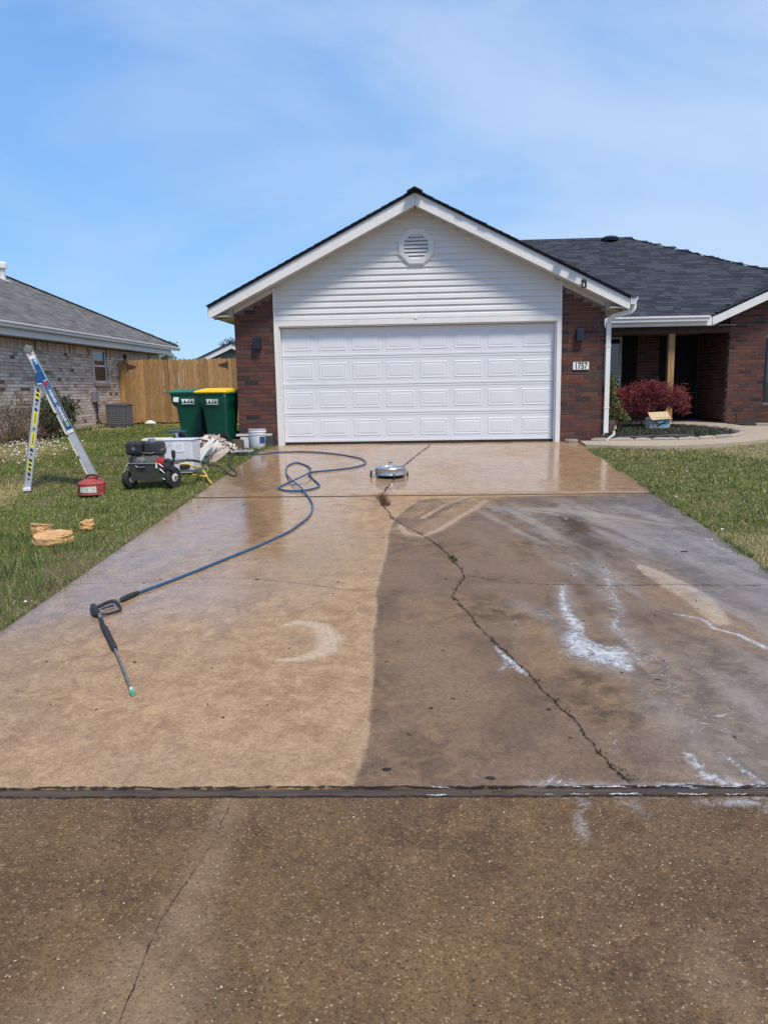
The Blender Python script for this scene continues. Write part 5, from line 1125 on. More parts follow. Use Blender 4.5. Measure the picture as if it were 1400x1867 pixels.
# ------------------------------------------------------------ wheelie bins
def bin_(x, y, ang, lidmat, label, sticker, lidlift):
    o_ = Vector((x, y, gz(y))); B_ = empty('wheelie_bin', o_, ang, label, 'wheelie bin', 'green wheelie bins by the garage corner')
    hx, hy = .30, .26
    mb = MB(); mb.loft([rrect(.205, .19, .03, .04, cx=-.02), rrect(.215, .20, .30, .04, cx=-.015), rrect(.245, .235, .70, .04, cx=-.01), rrect(.275, .245, .735, .045, cx=.015), rrect(.30, .26, .80, .05, cx=.03), rrect(.305, .265, .93, .05, cx=.03), rrect(.318, .278, .935, .05, cx=.03), rrect(.318, .278, .965, .05, cx=.03)])
    body = mb.build('body', MATS['bin_green'], B_, smooth=True)
    mb = MB(); mb.loft([rrect(.335, .29, .967, .05, cx=.05), rrect(.34, .295, .985, .05, cx=.05), rrect(.32, .275, 1.005+lidlift, .05, cx=.04), rrect(.20, .17, 1.045+lidlift, .06, cx=.0)])
    lid = mb.build('lid', MATS[lidmat], B_, smooth=True)
    MB().tube([(-.33, -.22, .955), (-.36, -.22, .965), (-.36, .22, .965), (-.33, .22, .955)], .014, 8).build('handle', MATS['bin_green'], B_, smooth=True)
    for s_ in (-1, 1):
        Mx = Matrix.Rotation(R(90), 3, 'X'); w = MB(); w.lathe([(.04, -.03), (.125, -.03), (.128, -.02), (.128, .02), (.125, .03), (.04, .03)], 22, Mx, (-.19, s_*.245, .128)); wh = w.build('wheel', MATS['rubber'], B_, smooth=True)
        w = MB()
        for k in range(7): a = 2*PI*k/7; w.obox((-.19+.06*math.cos(a), s_*.280, .128+.06*math.sin(a)), (.08, .012, .018), Matrix.Rotation(-a, 3, 'Y'))
        w.lathe([(.025, -.01), (.025, .02), (.01, .025)], 12, Mx, (-.19, s_*.275, .128)); w.build('hub', MATS['black_plastic'], wh)
    MB().tube([(-.19, -.25, .128), (-.19, .25, .128)], .012, 8).build('axle', MATS['dirty_steel'], B_)
    # logo on the side that faces the drive (local +y)
    sz = .78; yy = .246+.004; M = Matrix.Translation((.02, yy, sz)) @ Matrix.Rotation(PI, 4, 'Z') @ Matrix.Rotation(R(90), 4, 'X')
    yl = .262; M = Matrix.Translation((-.0, yl, .84)) @ Matrix.Rotation(PI, 4, 'Z') @ Matrix.Rotation(R(86), 4, 'X')
    t1 = text_mesh('W', .135, M @ Matrix.Translation((-.060, 0, 0)), body, (0, 0, 0), 'print_white', bold=.0085, sx=1.12, name='logo')
    t2 = text_mesh('M', .135, M @ Matrix.Translation((.066, 0, 0)), body, (0, 0, 0), 'print_white', bold=.005, sx=1.0, name='logo'); t3 = text_mesh('M', .135, M @ Matrix.Translation((.066, 0, .003)), body, (0, 0, 0), 'bin_green', bold=-.0045, sx=1.0, name='logo')
    mb = MB(); mb.obox((0, 0, 0), (.25, .012, .003)); me = mb.build('underline', MATS['print_white'], body); me.matrix_local = M @ Matrix.Translation((0, -.072, 0)) 
    if sticker:
        me = MB().obox((0, 0, 0), (.10, .14, .003)).build('sticker', MATS['paper'], body); me.matrix_local = M @ Matrix.Translation((-.225, .035, .004)) @ Matrix.Rotation(-.12, 4, 'Z')
    else: text_mesh('WMC 180981', .028, M @ Matrix.Translation((.19, .075, .002)), body, (0, 0, 0), 'print_white', bold=.001, name='serial_number')
    return B_
bin_(-1.10, .22, R(180-16), 'lid_yellow', 'green wheelie bin with yellow lid nearest the brick garage corner', False, .01)
bin_(-1.78, .72, R(180+2), 'lid_green', 'green wheelie bin with green lid and white sticker, farther from the garage', True, 0)
# ------------------------------------------------------------ ladder
LPHI = R(27); lfp = G(50, 894); LW = Vector((lfp[0], lfp[1], gz(lfp[1]))); LY = 0.0; LO = Vector((0, 0, 0))
_ld = np.array([math.cos(LPHI), math.sin(LPHI), 0]); _lnn = np.array([-math.sin(LPHI), math.cos(LPHI), 0])
def LPt(px, py, y=0.0):               # place on the turned plane of the ladder's near side, in the ladder's own frame
    d = ray(px, py); t = np.dot(np.array(LW)+_lnn*y-CAM, _lnn)/np.dot(d, _lnn); p = CAM+d*t-np.array(LW); return Vector((float(p@_ld), y, float(p[2])))
foot = LPt(180, 886); top = LPt(50, 633); lf = LPt(50, 894); lt = LPt(73, 682)
fw_ = LW+Vector((math.cos(LPHI), math.sin(LPHI), 0))*foot.x; foot.z = gz(fw_.y)-LW.z-.01; lf.z = -.01
LD = empty('ladder', LW, LPHI, 'aluminium step ladder with blue decals standing open on the lawn', 'ladder')
du = (top-foot).normalized(); dn = Vector((du.z, 0, -du.x))   # dn: across the rail, to the upper right
def rail(a, b, y, w, t=.028):
    mb = MB(); d = (b-a).normalized(); n = Vector((d.z, 0, -d.x)); a = Vector((a.x, y, a.z)); b = Vector((b.x, y, b.z))
    mb.prism([a-n*w/2, a+n*w/2, b+n*w/2, b-n*w/2], (0, .004, 0)); 
    for s_ in (-1, 1): mb.prism([a+n*s_*(w/2-.003), a+n*s_*(w/2), b+n*s_*w/2, b+n*s_*(w/2-.003)], (0, t, 0))
    mb2 = MB()
    for s_ in (-1, 1): mb.prism([a+n*s_*(w/2-.0), a+n*s_*(w/2+.004), b+n*s_*(w/2+.004), b+n*s_*(w/2-.0)], (0, -.006, 0))
    return mb
WRL = .088; DEP = .40
rail(foot, top, LY, WRL).build('rail', MATS['aluminium'], LD, off=LO); rail(foot, top, LY+DEP, WRL).build('rail', MATS['aluminium'], LD, off=LO)
rail(lf, lt, LY+.03, .080).build('leg', MATS['aluminium'], LD, off=LO); rail(lf, lt, LY+DEP-.03, .080).build('leg', MATS['aluminium'], LD, off=LO)
Lr = (top-foot).length
for k in range(1, 6):
    c = foot+du*(.30*k-.02); 
    if k <= 5: MB().box((c.x-.055, LY+.006, c.z-.018), (c.x+.05, LY+DEP-.003, c.z+.010)).build('tread', MATS['aluminium'], LD, off=LO)
for k in range(1, 5):
    c = lf+(lt-lf).normalized()*.30*k; MB().tube([(c.x, LY+.036, c.z), (c.x, LY+DEP-.034, c.z)], .017, 8).build('rung', MATS['aluminium'], LD, off=LO, smooth=True)
# cream gussets under the rail
for (t0, t1) in ((.20, .42), (.475, .74), (.79, 1.06), (1.105, 1.36)):
    a = foot+du*t0-dn*(WRL/2+.005); b = foot+du*t1-dn*(WRL/2+.005); 
    MB().prism([(a-dn*.030)+Vector((0, LY-a.y-.001, 0)), a+du*(-.03)+Vector((0, LY-a.y-.001, 0)), b+Vector((0, LY-b.y-.001, 0)), b-dn*.022+Vector((0, LY-b.y-.001, 0))], (0, .05, 0)).build('tread_bracket', MATS['cream_metal'], LD, off=LO, bevel=.003)
for s_, yy in ((0, LY-.004), (1, LY+DEP-.01)):
    MB().obox(Vector((top.x, yy+.02, top.z))-du*.03, (.10, .06, .10), Matrix.Rotation(-math.atan2(du.x, du.z), 3, 'Y') @ Matrix.Identity(3), None).build('top_cap', MATS['dirty_steel'], LD, off=LO, bevel=.01)
MB().obox((top.x-.05, LY+.02, top.z-.035), (.075, .05, .018)).build('hook', MATS['black_plastic'], LD, off=LO, bevel=.004)
hb = MB(); c = LPt(72, 688); hb.prism([(c.x-.05, LY-.012, c.z-.10), (c.x+.035, LY-.012, c.z-.10), (c.x+.06, LY-.012, c.z+.03), (c.x+.03, LY-.012, c.z+.09), (c.x-.02, LY-.012, c.z+.075), (c.x-.05, LY-.012, c.z+.03)], (0, .05, 0)); hb.build('hinge', MATS['print_blue'], LD, off=LO, bevel=.008)
MB().obox((c.x-.0, LY-.014, c.z-.085), (.06, .004, .014)).build('hinge_label', MATS['print_white'], LD, off=LO)
MB().bar(LPt(60, 655, .02), LPt(68, 676, .02), .02, .05, (0, 1, 0)).build('slide_lock', MATS['print_blue'], LD, off=LO)
def decal(t0, t1, w, m, yo=.0, sh=0, name='label', n0=0):
    a = foot+du*(Lr-t0)+dn*n0; b = foot+du*(Lr-t1)+dn*n0; yy = LY-.001-yo; v = [a-dn*w/2, a+dn*w/2, b+dn*(w/2), b-dn*w/2]
    return MB().prism([Vector((p.x, yy, p.z)) for p in v], (0, -.0006, 0)).build(name, MATS[m], LD, off=LO)
angd = math.atan2(-du.z, -du.x)          # direction down the rail, in the XZ plane
def dtext(s_, t, size, m, n0=0, sx=1, bold=.001, yo=.0022, rot=0):
    c = foot+du*(Lr-t)+dn*n0; return text_mesh(s_, size, Matrix.Translation((c.x, LY-yo, c.z)) @ Matrix.Rotation(R(90), 4, 'X') @ Matrix.Rotation(angd+rot, 4, 'Z'), LD, LO, m, bold=bold, sx=sx, thick=.0004)
decal(.085, .16, .074, 'print_white'); decal(.10, .112, .06, 'print_red', .0008); decal(.165, .215, .074, 'print_lightblue'); decal(.175, .195, .055, 'print_white', .0008)
decal(.22, .47, .078, 'print_lightblue'); decal(.24, .45, .060, 'print_blue', .0008); decal(.475, .535, .078, 'print_blue'); decal(.485, .52, .05, 'print_red', .0008)
decal(.54, 1.16, .078, 'print_blue'); decal(1.165, 1.205, .078, 'print_white'); decal(1.215, 1.225, .06, 'print_black')
c = foot+du*(Lr-.68); ov = []
for k in range(24): a_ = 2*PI*k/24; ov.append((c.x+du.x*.13*math.cos(a_)+dn.x*.030*math.sin(a_), LY-.0024, c.z+du.z*.13*math.cos(a_)+dn.z*.030*math.sin(a_)))
MB().prism(ov, (0, -.0004, 0)).build('logo_oval', MATS['print_lightblue'], LD, off=LO)
ov2 = [((p[0]-c.x)*.93+c.x, LY-.003, (p[2]-c.z)*.93+c.z) for p in ov]; MB().prism(ov2, (0, -.0004, 0)).build('logo_oval', MATS['print_blue'], LD, off=LO)
dtext('WERNER', .68, .050, 'print_white', yo=.004, sx=.95, bold=.0015); dtext('LEANSAFE', .93, .050, 'print_white', yo=.003, bold=.0018, n0=.004); dtext('X3', 1.085, .05, 'print_green', yo=.003, bold=.002, n0=.004)
decal(.83, 1.03, .005, 'print_white', .002, n0=-.028)
# hazard labels on the rear leg
le = (lf-lt).normalized(); ln_ = Vector((-le.z, 0, le.x)); LL = (lf-lt).length; angl = math.atan2(le.z, le.x)
def lrect(t0, t1, w, m, yo=.001, skew=0, n0=.0, name='label'):
    a = lt+le*t0; b = lt+le*t1; yy = LY+.029-yo; v = [a-ln_*(w/2)+ln_*n0-le*skew, a+ln_*(w/2)+ln_*n0+le*skew, b+ln_*(w/2)+ln_*n0+le*skew, b-ln_*(w/2)+ln_*n0-le*skew]; return MB().prism([Vector((p.x, yy, p.z)) for p in v], (0, -.0006, 0)).build(name, MATS[m], LD, off=LO)
sc_ = LL/211.0
for (ya, yb) in ((711, 727), (750, 775), (787, 813), (838, 857)): lrect((ya-682)*sc_, (yb-682)*sc_, .044, 'print_yellow', n0=.002)
for yy_ in (709, 717, 726, 743, 816, 835, 843, 851, 860): lrect((yy_-682)*sc_, (yy_+5-682)*sc_, .036, 'print_black', .002, skew=.010, n0=.002)
for yy_ in (734, 779, 825, 870): lrect((yy_-682)*sc_, (yy_+3-682)*sc_, .022, 'print_black', .002, n0=.002)
for yy_, tx in ((762, 'WARNING'), (800, 'WARNING')):
    c = lt+le*((yy_-682)*sc_); text_mesh(tx, .030, Matrix.Translation((c.x+.002, LY+.026, c.z)) @ Matrix.Rotation(R(90), 4, 'X') @ Matrix.Rotation(angl, 4, 'Z'), LD, LO, 'print_black', thick=.0004)
for p in (foot, lf):
    for yy in (LY-.004, LY+DEP-.004): MB().obox((p.x, yy+.016, p.z+.02), (.10, .045, .045)).build('foot', MATS['black_plastic' if p is foot else 'white_plastic'], LD, off=LO, bevel=.006)
# ------------------------------------------------------------ fuel can
gc = G(163, 903); GO = Vector((gc[0], gc[1]+.10, gz(gc[1]+.1)-.005)); GCN = empty('fuel_can', GO, R(-12), 'rusty red metal fuel can with torn white label on the grass', 'fuel can')
mb = MB(); mb.lathe([(.165, 0), (.172, .008), (.168, .016), (.168, .135), (.173, .143), (.166, .152), (.10, .192), (.055, .205)], 10); mb.build('body', MATS['red_paint'], GCN, smooth=False)
lb_ = MB()
for k in range(5):
    a0, a1 = R(-75+k*22+270-270), R(-75+(k+1)*22); 
for k in range(10):
    a0 = 2*PI*k/10; a1 = 2*PI*(k+1)/10
    if k in (7, 8): 
        p0, p1 = Vector((.1695*math.cos(a0), .1695*math.sin(a0), 0)), Vector((.1695*math.cos(a1), .1695*math.sin(a1), 0)); nn = (p0+p1).normalized()*.0015; z0_, z1_ = .035, .115
        lb_.prism([p0+nn+Vector((0, 0, z0_+.006*(k % 2))), p1+nn+Vector((0, 0, z0_)), p1+nn+Vector((0, 0, z1_)), p0+nn+Vector((0, 0, z1_-.008*(k % 2)))], nn.normalized()*.001)
mat('torn_label', (.62, .58, .52), .8, .45, 45); lb_.build('torn_label', MATS['torn_label'], GCN)
text_mesh('GASOLINE', .042, Matrix.Rotation(R(-72+18), 4, 'Z') @ Matrix.Translation((0, -.1660, .075)) @ Matrix.Rotation(R(90), 4, 'X'), GCN, (0, 0, 0), 'print_black', sx=.8, bold=.001)
MB().lathe([(.05, .19), (.05, .225), (.035, .235)], 14, c=(.02, 0, 0)).build('cap', MATS['red_paint'], GCN, smooth=True)
MB().tube([(-.09, 0, .185), (-.06, 0, .235), (.0, 0, .25), (.05, 0, .25), (.09, 0, .235)], .011, 7).build('handle', MATS['black_plastic'], GCN, smooth=True)
MB().tube([(.05, 0, .20), (.11, -.02, .225), (.15, -.03, .25)], [.02, .014, .010], 8).build('spout', MATS['red_paint'], GCN, smooth=True)
# ------------------------------------------------------------ sandstone rocks
def rock(u0, u1, vtop, vbot, hgt, label, seed, dep=1.0):
    r_ = random.Random(seed); p = G((u0+u1)/2, vbot-3); sc = (p[1]-CAM[1])/FPX; w = (u1-u0)*sc; o_ = Vector((p[0], p[1]+w*dep*.30, gz(p[1])-.01)); n = 11; mb = MB(); rings = []
    ang = sorted(2*PI*(k+r_.uniform(-.36, .36))/n for k in range(n)); rad = [r_.uniform(.78, 1.12) for _ in range(n)]
    for (s0, zz, jz, jr) in ((.93, -.1, 0, .02), (1.0, .30, .10, .06), (.94, .62, .10, .08), (.97, .96, .07, .05), (.90, 1.05, .06, .05), (.15, 1.06, .03, .02)):
        rings.append([Vector((w/2*(s0+r_.uniform(-jr, jr))*rad[k]*math.cos(ang[k]), w/2*dep*(s0+r_.uniform(-jr, jr))*rad[k]*math.sin(ang[k]), hgt*(zz+r_.uniform(-jz, jz)-.22*math.cos(ang[k]+seed)*s0*(zz > .2)))) for k in range(n)])
    mb.loft(rings); o = mb.build('rock', MATS['sandstone'], smooth=False)
    bm = bmesh.new(); bm.from_mesh(o.data); bmesh.ops.triangulate(bm, faces=bm.faces); bmesh.ops.subdivide_edges(bm, edges=bm.edges, cuts=1, use_grid_fill=True)
    for v in bm.verts: v.co += Vector((r_.uniform(-1, 1), r_.uniform(-1, 1), r_.uniform(-1, 1)))*.0045
    bm.to_mesh(o.data); bm.free(); o.location = o_; tag(o, label, 'rock', 'tan sandstone rocks on the lawn')
rock(48, 134, 962, 995, .085, 'largest tan sandstone slab of the three, lowest on the lawn', 2, .75)
rock(46, 98, 951, 977, .10, 'middle sized tan rock touching the back of the largest slab', 5, .7)
rock(141, 171, 945, 966, .08, 'smallest tan rock, standing apart to the right of the others', 9, .8)
# ------------------------------------------------------------ pressure washer
PY = -3.95; wl_, wr_ = atY(238, 880, PY), atY(315, 880, PY); PO = Vector(((wl_[0]+wr_[0])/2, PY, gz(PY))); PWA = empty('pressure_washer', PO, 0, 'petrol pressure washer on a two wheeled cart beside the drive', 'pressure washer')
def A_(u_, v_, y=PY): return Vector(atY(u_, v_, y))
def pw(mb, name, m, par=PWA, **k): return mb.build(name, MATS[m], par, off=PO, **k)
sc = (PY-CAM[1])/FPX
for (cx_, rr0, ww, ry) in ((wl_[0]-.0, .125, .085, 0), (wr_[0]+.0, .145, .095, 0)):
    Mx = Matrix.Rotation(R(90), 3, 'Y') ; Mx = Matrix.Rotation(R(-22), 3, 'Z') @ Mx; c = (cx_, PY, gz(PY)+rr0-.012); w = MB(); w.lathe([(rr0*.55, -ww/2), (rr0*.86, -ww/2), (rr0*.97, -ww*.36), (rr0, -ww*.2), (rr0, ww*.2), (rr0*.97, ww*.36), (rr0*.86, ww/2), (rr0*.55, ww/2)], 28, Mx, c); wh = pw(w, 'wheel', 'rubber', smooth=True)
    w = MB(); w.lathe([(rr0*.10, -ww/2-.006), (rr0*.30, -ww/2-.006), (rr0*.54, -ww*.40), (rr0*.56, 0), (rr0*.54, ww*.40), (rr0*.30, ww/2+.006), (rr0*.10, ww/2+.006)], 20, Mx, c); pw(w, 'rim', 'cream_plastic', wh, smooth=True)
    w = MB(); w.lathe([(rr0*.16, -ww/2-.02), (rr0*.16, ww/2+.02)], 12, Mx, c); pw(w, 'hub', 'dirty_steel', wh)
pw(MB().tube([(wl_[0], PY, gz(PY)+.12), (wr_[0], PY, gz(PY)+.13)], .014, 8), 'axle', 'dirty_steel')
# front plate
f0, f1 = A_(233, 846, PY-.12), A_(291, 846, PY-.12); f2, f3 = A_(298, 878, PY-.10), A_(243, 876, PY-.10)
pw(MB().prism([f0, f1, f1+Vector((.05, 0, -.04)), f2, f3], (0, .012, 0)), 'front_plate', 'olive_metal')
pw(MB().tube([f0+Vector((0, -.006, .004)), f1+Vector((0, -.006, .004)), f1+Vector((.05, -.006, -.04))], .006, 6), 'plate_edge', 'steel')
c = A_(259, 850, PY-.14); pw(MB().box((c.x-.08, c.y-.0, c.z-.016), (c.x+.05, c.y+.006, c.z+.010)), 'hand_slot', 'print_black'); pw(MB().tube([(c.x-.08, c.y-.003, c.z+.008), (c.x-.06, c.y-.003, c.z-.012), (c.x+.04, c.y-.003, c.z-.013)], .004, 5), 'slot_glint', 'steel')  # bright steel line put in for the white glint along the slot
pw(MB().tube([f0+Vector((0, 0, 0)), f0+Vector((-.02, -.01, -.03)), A_(226, 862, PY-.12)], .005, 5), 'wire_guard', 'cream_metal')
# deck
z0_ = A_(260, 846).z; pw(MB().box((f0.x+.01, PY-.105, z0_-.05), (f1.x+.02, PY+.42, z0_-.02)), 'deck', 'dirty_steel', bevel=.004)
for xx in (f0.x+.05, f1.x+.02): pw(MB().box((xx, PY+.421, z0_-.05), (xx+.035, PY+.85, z0_-.02)), 'frame_rail', 'dirty_steel', bevel=.004)
pw(MB().box((f1.x+.08, PY+.35, z0_-.15), (f1.x+.32, PY+.39, z0_-.12)).box((f1.x+.30, PY+.30, z0_-.16), (f1.x+.33, PY+.8, z0_-.13)), 'side_frame', 'dirty_steel')
# engine
a, b = A_(234, 805), A_(263, 829); mb = MB(); mb.loft([[Vector((x_, y_, zz)) for x_, y_ in ((a.x+i_, PY-.10+i_), (b.x-i_, PY-.10+i_), (b.x-i_, PY+.14-i_), (a.x+i_, PY+.14-i_))] for zz, i_ in ((b.z, .02), (b.z+.03, 0), (a.z-.03, 0), (a.z, .02))]); AF = pw(mb, 'air_filter', 'black_plastic', bevel=.008)
c = (a+b)/2; pw(MB().prism([(c.x-.03, PY-.103, c.z), (c.x, PY-.103, c.z-.03), (c.x+.03, PY-.103, c.z), (c.x, PY-.103, c.z+.03)], (0, .004, 0)), 'emblem', 'dirty_steel', AF)
a, b = A_(264, 806, PY+.05), A_(297, 832, PY+.05); mb = MB(); mb.loft([rrect((b.x-a.x)/2-i_, .15-i_, zz, .035, cx=(a.x+b.x)/2, cy=PY+.10) for zz, i_ in ((b.z, .03), (b.z+.04, .0), (b.z+.085, .0), (a.z-.02, .012), (a.z, .04))]); FT = pw(mb, 'fuel_tank', 'black_plastic', smooth=True)
pw(MB().lathe([(.045, 0), (.045, .012), (.040, .016), (.047, .02), (.047, .045), (.03, .05)], 18, c=((a.x+b.x)/2-.02, PY+.05, a.z-.002)), 'tank_cap', 'steel', FT, smooth=True)
pw(MB().tube([(a.x-.01, PY-.06, b.z+.06), ((a.x+b.x)/2, PY-.06, b.z+.05), (b.x+.01, PY-.02, b.z+.09), (b.x+.10, PY+.1, b.z+.14)], .005, 5), 'tank_strap', 'dirty_steel')
c = A_(258, 840); mb = MB(); mb.box((A_(240, 845).x, PY-.04, z0_-.019), (A_(292, 845).x, PY+.22, A_(0+260, 829).z)); pw(mb, 'crankcase', 'dirty_steel', bevel=.015)
Mx = Matrix.Rotation(R(90), 3, 'X'); pw(MB().lathe([(.065, 0), (.070, .02), (.055, .05), (.03, .06)], 18, Mx, (c.x, PY-.02, c.z)), 'muffler', 'dirty_steel', smooth=True)
mb = MB()
for k in range(6): mb.box((A_(240, 845).x-.012, PY-.06, c.z-.045+k*.017), (A_(240, 845).x+.035, PY+.10, c.z-.037+k*.017))
pw(mb, 'cooling_fins', 'black_plastic')
# pump, belt guard, hoses
c = A_(296, 842); pw(MB().lathe([(.055, -.03), (.06, 0), (.06, .06), (.045, .07)], 16, Matrix.Rotation(R(100), 3, 'X'), (c.x, PY-.05, c.z)), 'recoil_cover', 'red_plastic', smooth=True)
c = A_(309, 852); mb = MB(); mb.lathe([(.03, -.06), (.095, -.05), (.105, 0), (.095, .05), (.03, .06)], 20, Matrix.Rotation(R(68), 3, 'Y'), (c.x, PY-.02, c.z)); mb.obox((c.x+.01, PY-.04, c.z+.06), (.10, .12, .09), Matrix.Rotation(.4, 3, 'Y')); pw(mb, 'belt_guard', 'black_plastic', smooth=True)
c = A_(296, 862); pw(MB().box((c.x-.02, PY-.10, c.z-.03), (c.x+.09, PY+.05, c.z+.02)), 'pump_body', 'dirty_steel', bevel=.01)
pw(MB().tube([A_(290, 858, PY-.13), A_(292, 855, PY-.13), A_(300, 862, PY-.13), A_(296, 872, PY-.13), A_(305, 876, PY-.13)], .005, 5), 'cable', 'steel')
pw(MB().box((A_(290, 0+845).x, PY-.13, A_(290, 852).z), (A_(293, 845).x, PY-.115, A_(290, 842).z)), 'switch', 'print_white')
c = A_(318, 828); pw(MB().lathe([(.012, -.10), (.014, -.05), (.026, -.04), (.028, .03), (.022, .05), (.01, .055)], 14, c=(c.x, PY-.03, c.z)), 'pressure_knob', 'black_plastic', smooth=True)
pw(MB().tube([A_(300, 842, PY), A_(316, 840, PY), A_(330, 839, PY), A_(340, 838.5, PY)], [.02, .018, .014, .014], 8), 'outlet_pipe', 'dirty_steel', smooth=True)
pw(MB().box((A_(323, 850).x, PY+.1, A_(323, 858).z), (A_(338, 850).x, PY+.22, A_(323, 850).z)), 'valve_block', 'black_plastic', bevel=.006)
def ghose(pts, r, name, m, label, cat, zoff=0, n=6):
    P_ = curve3(pts, n); o = MB().tube(P_, r, 8).build(name, MATS[m], smooth=True); tag(o, label, cat); return o
def curve3(pts, n=6):
    P_ = [Vector(p) for p in pts]; out = []
    for i in range(len(P_)-1):
        a, b, c, d = P_[max(i-1, 0)], P_[i], P_[i+1], P_[min(i+2, len(P_)-1)]
        for k in range(n): t = k/n; out.append(.5*((2*b)+(c-a)*t+(2*a-5*b+4*c-d)*t*t+(3*b-a-3*c+d)*t*t*t))
    out.append(P_[-1]); return out
def gp(u_, v_, r=.012): p = G(u_, v_); return Vector((p[0], p[1], gz(p[1])+r))
bh = MB().tube(curve3([A_(332, 839, PY), A_(348, 839, PY+.05), A_(362, 841, PY+.12), A_(378, 846, PY+.25), gp(400, 858)+Vector((0, 0, .05)), gp(418, 867)+Vector((0, 0, .01)), gp(430, 869), gp(431, 864), gp(427, 859), gp(419, 850), gp(418, 842)+Vector((0, 0, .03)), gp(424, 833)+Vector((0, 0, .03)), gp(430, 829)]), .011, 8).build('delivery_hose', MATS['black_hose'], smooth=True); tag(bh, 'black high pressure hose looping from the washer pump over the grass to the drive', 'hose')
MB().tube([A_(337, 838.6, PY+.01), A_(350, 839.3, PY+.055)], .017, 8).build('sleeve', MATS['black_plastic'], bh); MB().tube([A_(351, 839.4, PY+.06), A_(366, 842, PY+.145)], .017, 8).build('sleeve', MATS['black_plastic'], bh)
ghose([A_(328, 846, PY+.12), A_(343, 846, PY+.16), A_(356, 852, PY+.22), gp(368, 862)+Vector((0, 0, .06)), gp(377, 871)+Vector((0, 0, .015)), gp(381, 877), gp(386, 882)], .014, 'supply_hose', 'yellow_hose', 'yellow garden hose arching from the washer to the grass', 'hose')
ghose([gp(376, 873)+Vector((0, 0, .02)), gp(368, 873)+Vector((0, 0, .03)), gp(352, 871)+Vector((0, 0, .03))], .012, 'hose_end', 'yellow_hose', 'short pale yellow hose length lying in the grass by the washer', 'hose')
# white tank behind the washer
TY_ = -2.95; a, b = Vector(atY(300, 846, TY_)), Vector(atY(350, 804, TY_)); w_ = b.x-a.x; hh = b.z-gz(TY_)
TKO = Vector((a.x+w_/2, TY_+.2, gz(TY_+.2))); TK = empty('water_tank', TKO, 0, 'pale grey plastic box with a white paper taped on, behind the washer', 'plastic box')
MB().obox((0, 0, hh/2), (w_, .40, hh), None).build('body', MATS['white_plastic'], TK, bevel=.012); MB().obox((0, 0, hh+.004), (w_+.02, .42, .014)).build('lid', MATS['white_plastic'], TK, bevel=.004)
c = Vector(atY(326, 815, TY_))-TKO; MB().obox((c.x, -.2035, c.z), (.16, .003, .145), Matrix.Rotation(-.08, 3, 'Y')).build('paper_sheet', MATS['paper'], TK)
for k in range(3): MB().obox((c.x+.0, -.2055, c.z+.03-k*.028), (.09, .001, .004), Matrix.Rotation(-.08, 3, 'Y')).build('print', MATS['ac_wire'], TK)
CB0 = Vector(atY(282, 812, -2.75)); o_ = Vector((CB0.x, -2.6, gz(-2.6))); CB = empty('cream_box', o_, R(6), 'cream coloured lidded box half hidden behind the washer engine', 'box')
MB().obox((0, 0, .23), (.36, .3, .46)).build('body', MATS['cream_plastic'], CB, bevel=.01); MB().obox((0, 0, .47), (.39, .33, .03)).build('lid', MATS['cream_plastic'], CB, bevel=.005)
# T-handled surface tool standing behind
c = Vector(atY(324, 800, -2.35)); o_ = Vector((c.x, -2.35, gz(-2.35))); HT = empty('hand_cart', o_, R(-8), 'hand cart with blue T shaped handle and black wheel behind the plastic box', 'hand cart')
zt_ = atY(324, 787, -2.35)[2]-o_.z
MB().tube([(-.14, 0, zt_), (.14, 0, zt_)], .016, 10).build('handle', MATS['blue_plastic'], HT, smooth=True)
MB().loft([[Vector((sx*w0, sy*.015, zz)) for sx, sy in ((-1, -1), (1, -1), (1, 1), (-1, 1))] for zz, w0 in ((0, .04), (zt_-.16, .035), (zt_-.05, .018), (zt_-.018, .03))]).build('stem', MATS['steel'], HT)
MB().lathe([(.05, -.03), (.12, -.03), (.125, 0), (.12, .03), (.05, .03)], 22, Matrix.Rotation(R(90), 3, 'X'), (.03, .06, zt_-.14)).build('wheel', MATS['rubber'], HT, smooth=True)
# ------------------------------------------------------------ heap of broken boards
DPY = -1.75; r_ = random.Random(12); hc = G(392, 828); HO2 = Vector((hc[0], hc[1]+.25, gz(hc[1])))
WB = (.86, .82, .74)
BC = [(.62, .58, .52), (.68, .62, .54), (.50, .42, .36), (.36, .27, .22), (.72, .68, .62), (.42, .30, .25), (.58, .50, .44)]
DPL = empty('rubble_heap', HO2, 0, 'heap of broken cream boards and plaster scraps in front of the bins', 'rubble')
for k in range(95):
    x_ = r_.triangular(-.42, .42, -.12); y_ = r_.gauss(0, .11); zz = max(.03, .30*math.exp(-((x_+.12)/.26)**2)*r_.uniform(.35, 1)); w = r_.uniform(.05, .17); l = r_.uniform(.08, .28)
    n = r_.choice((4, 4, 5)); pl = [(w*.6*math.cos(2*PI*i/n+.5)*r_.uniform(.7, 1.2), l*.5*math.sin(2*PI*i/n+.5)*r_.uniform(.7, 1.2), 0) for i in range(n)]
    o = MB().prism(pl, (0, 0, r_.uniform(.006, .016)), r_.choice(BC)).build('board_piece', MATS['board'], DPL); o.location = (x_, y_, zz); o.rotation_euler = (r_.uniform(.2, 1.2), r_.uniform(-.6, .6), r_.uniform(-.9, .9))
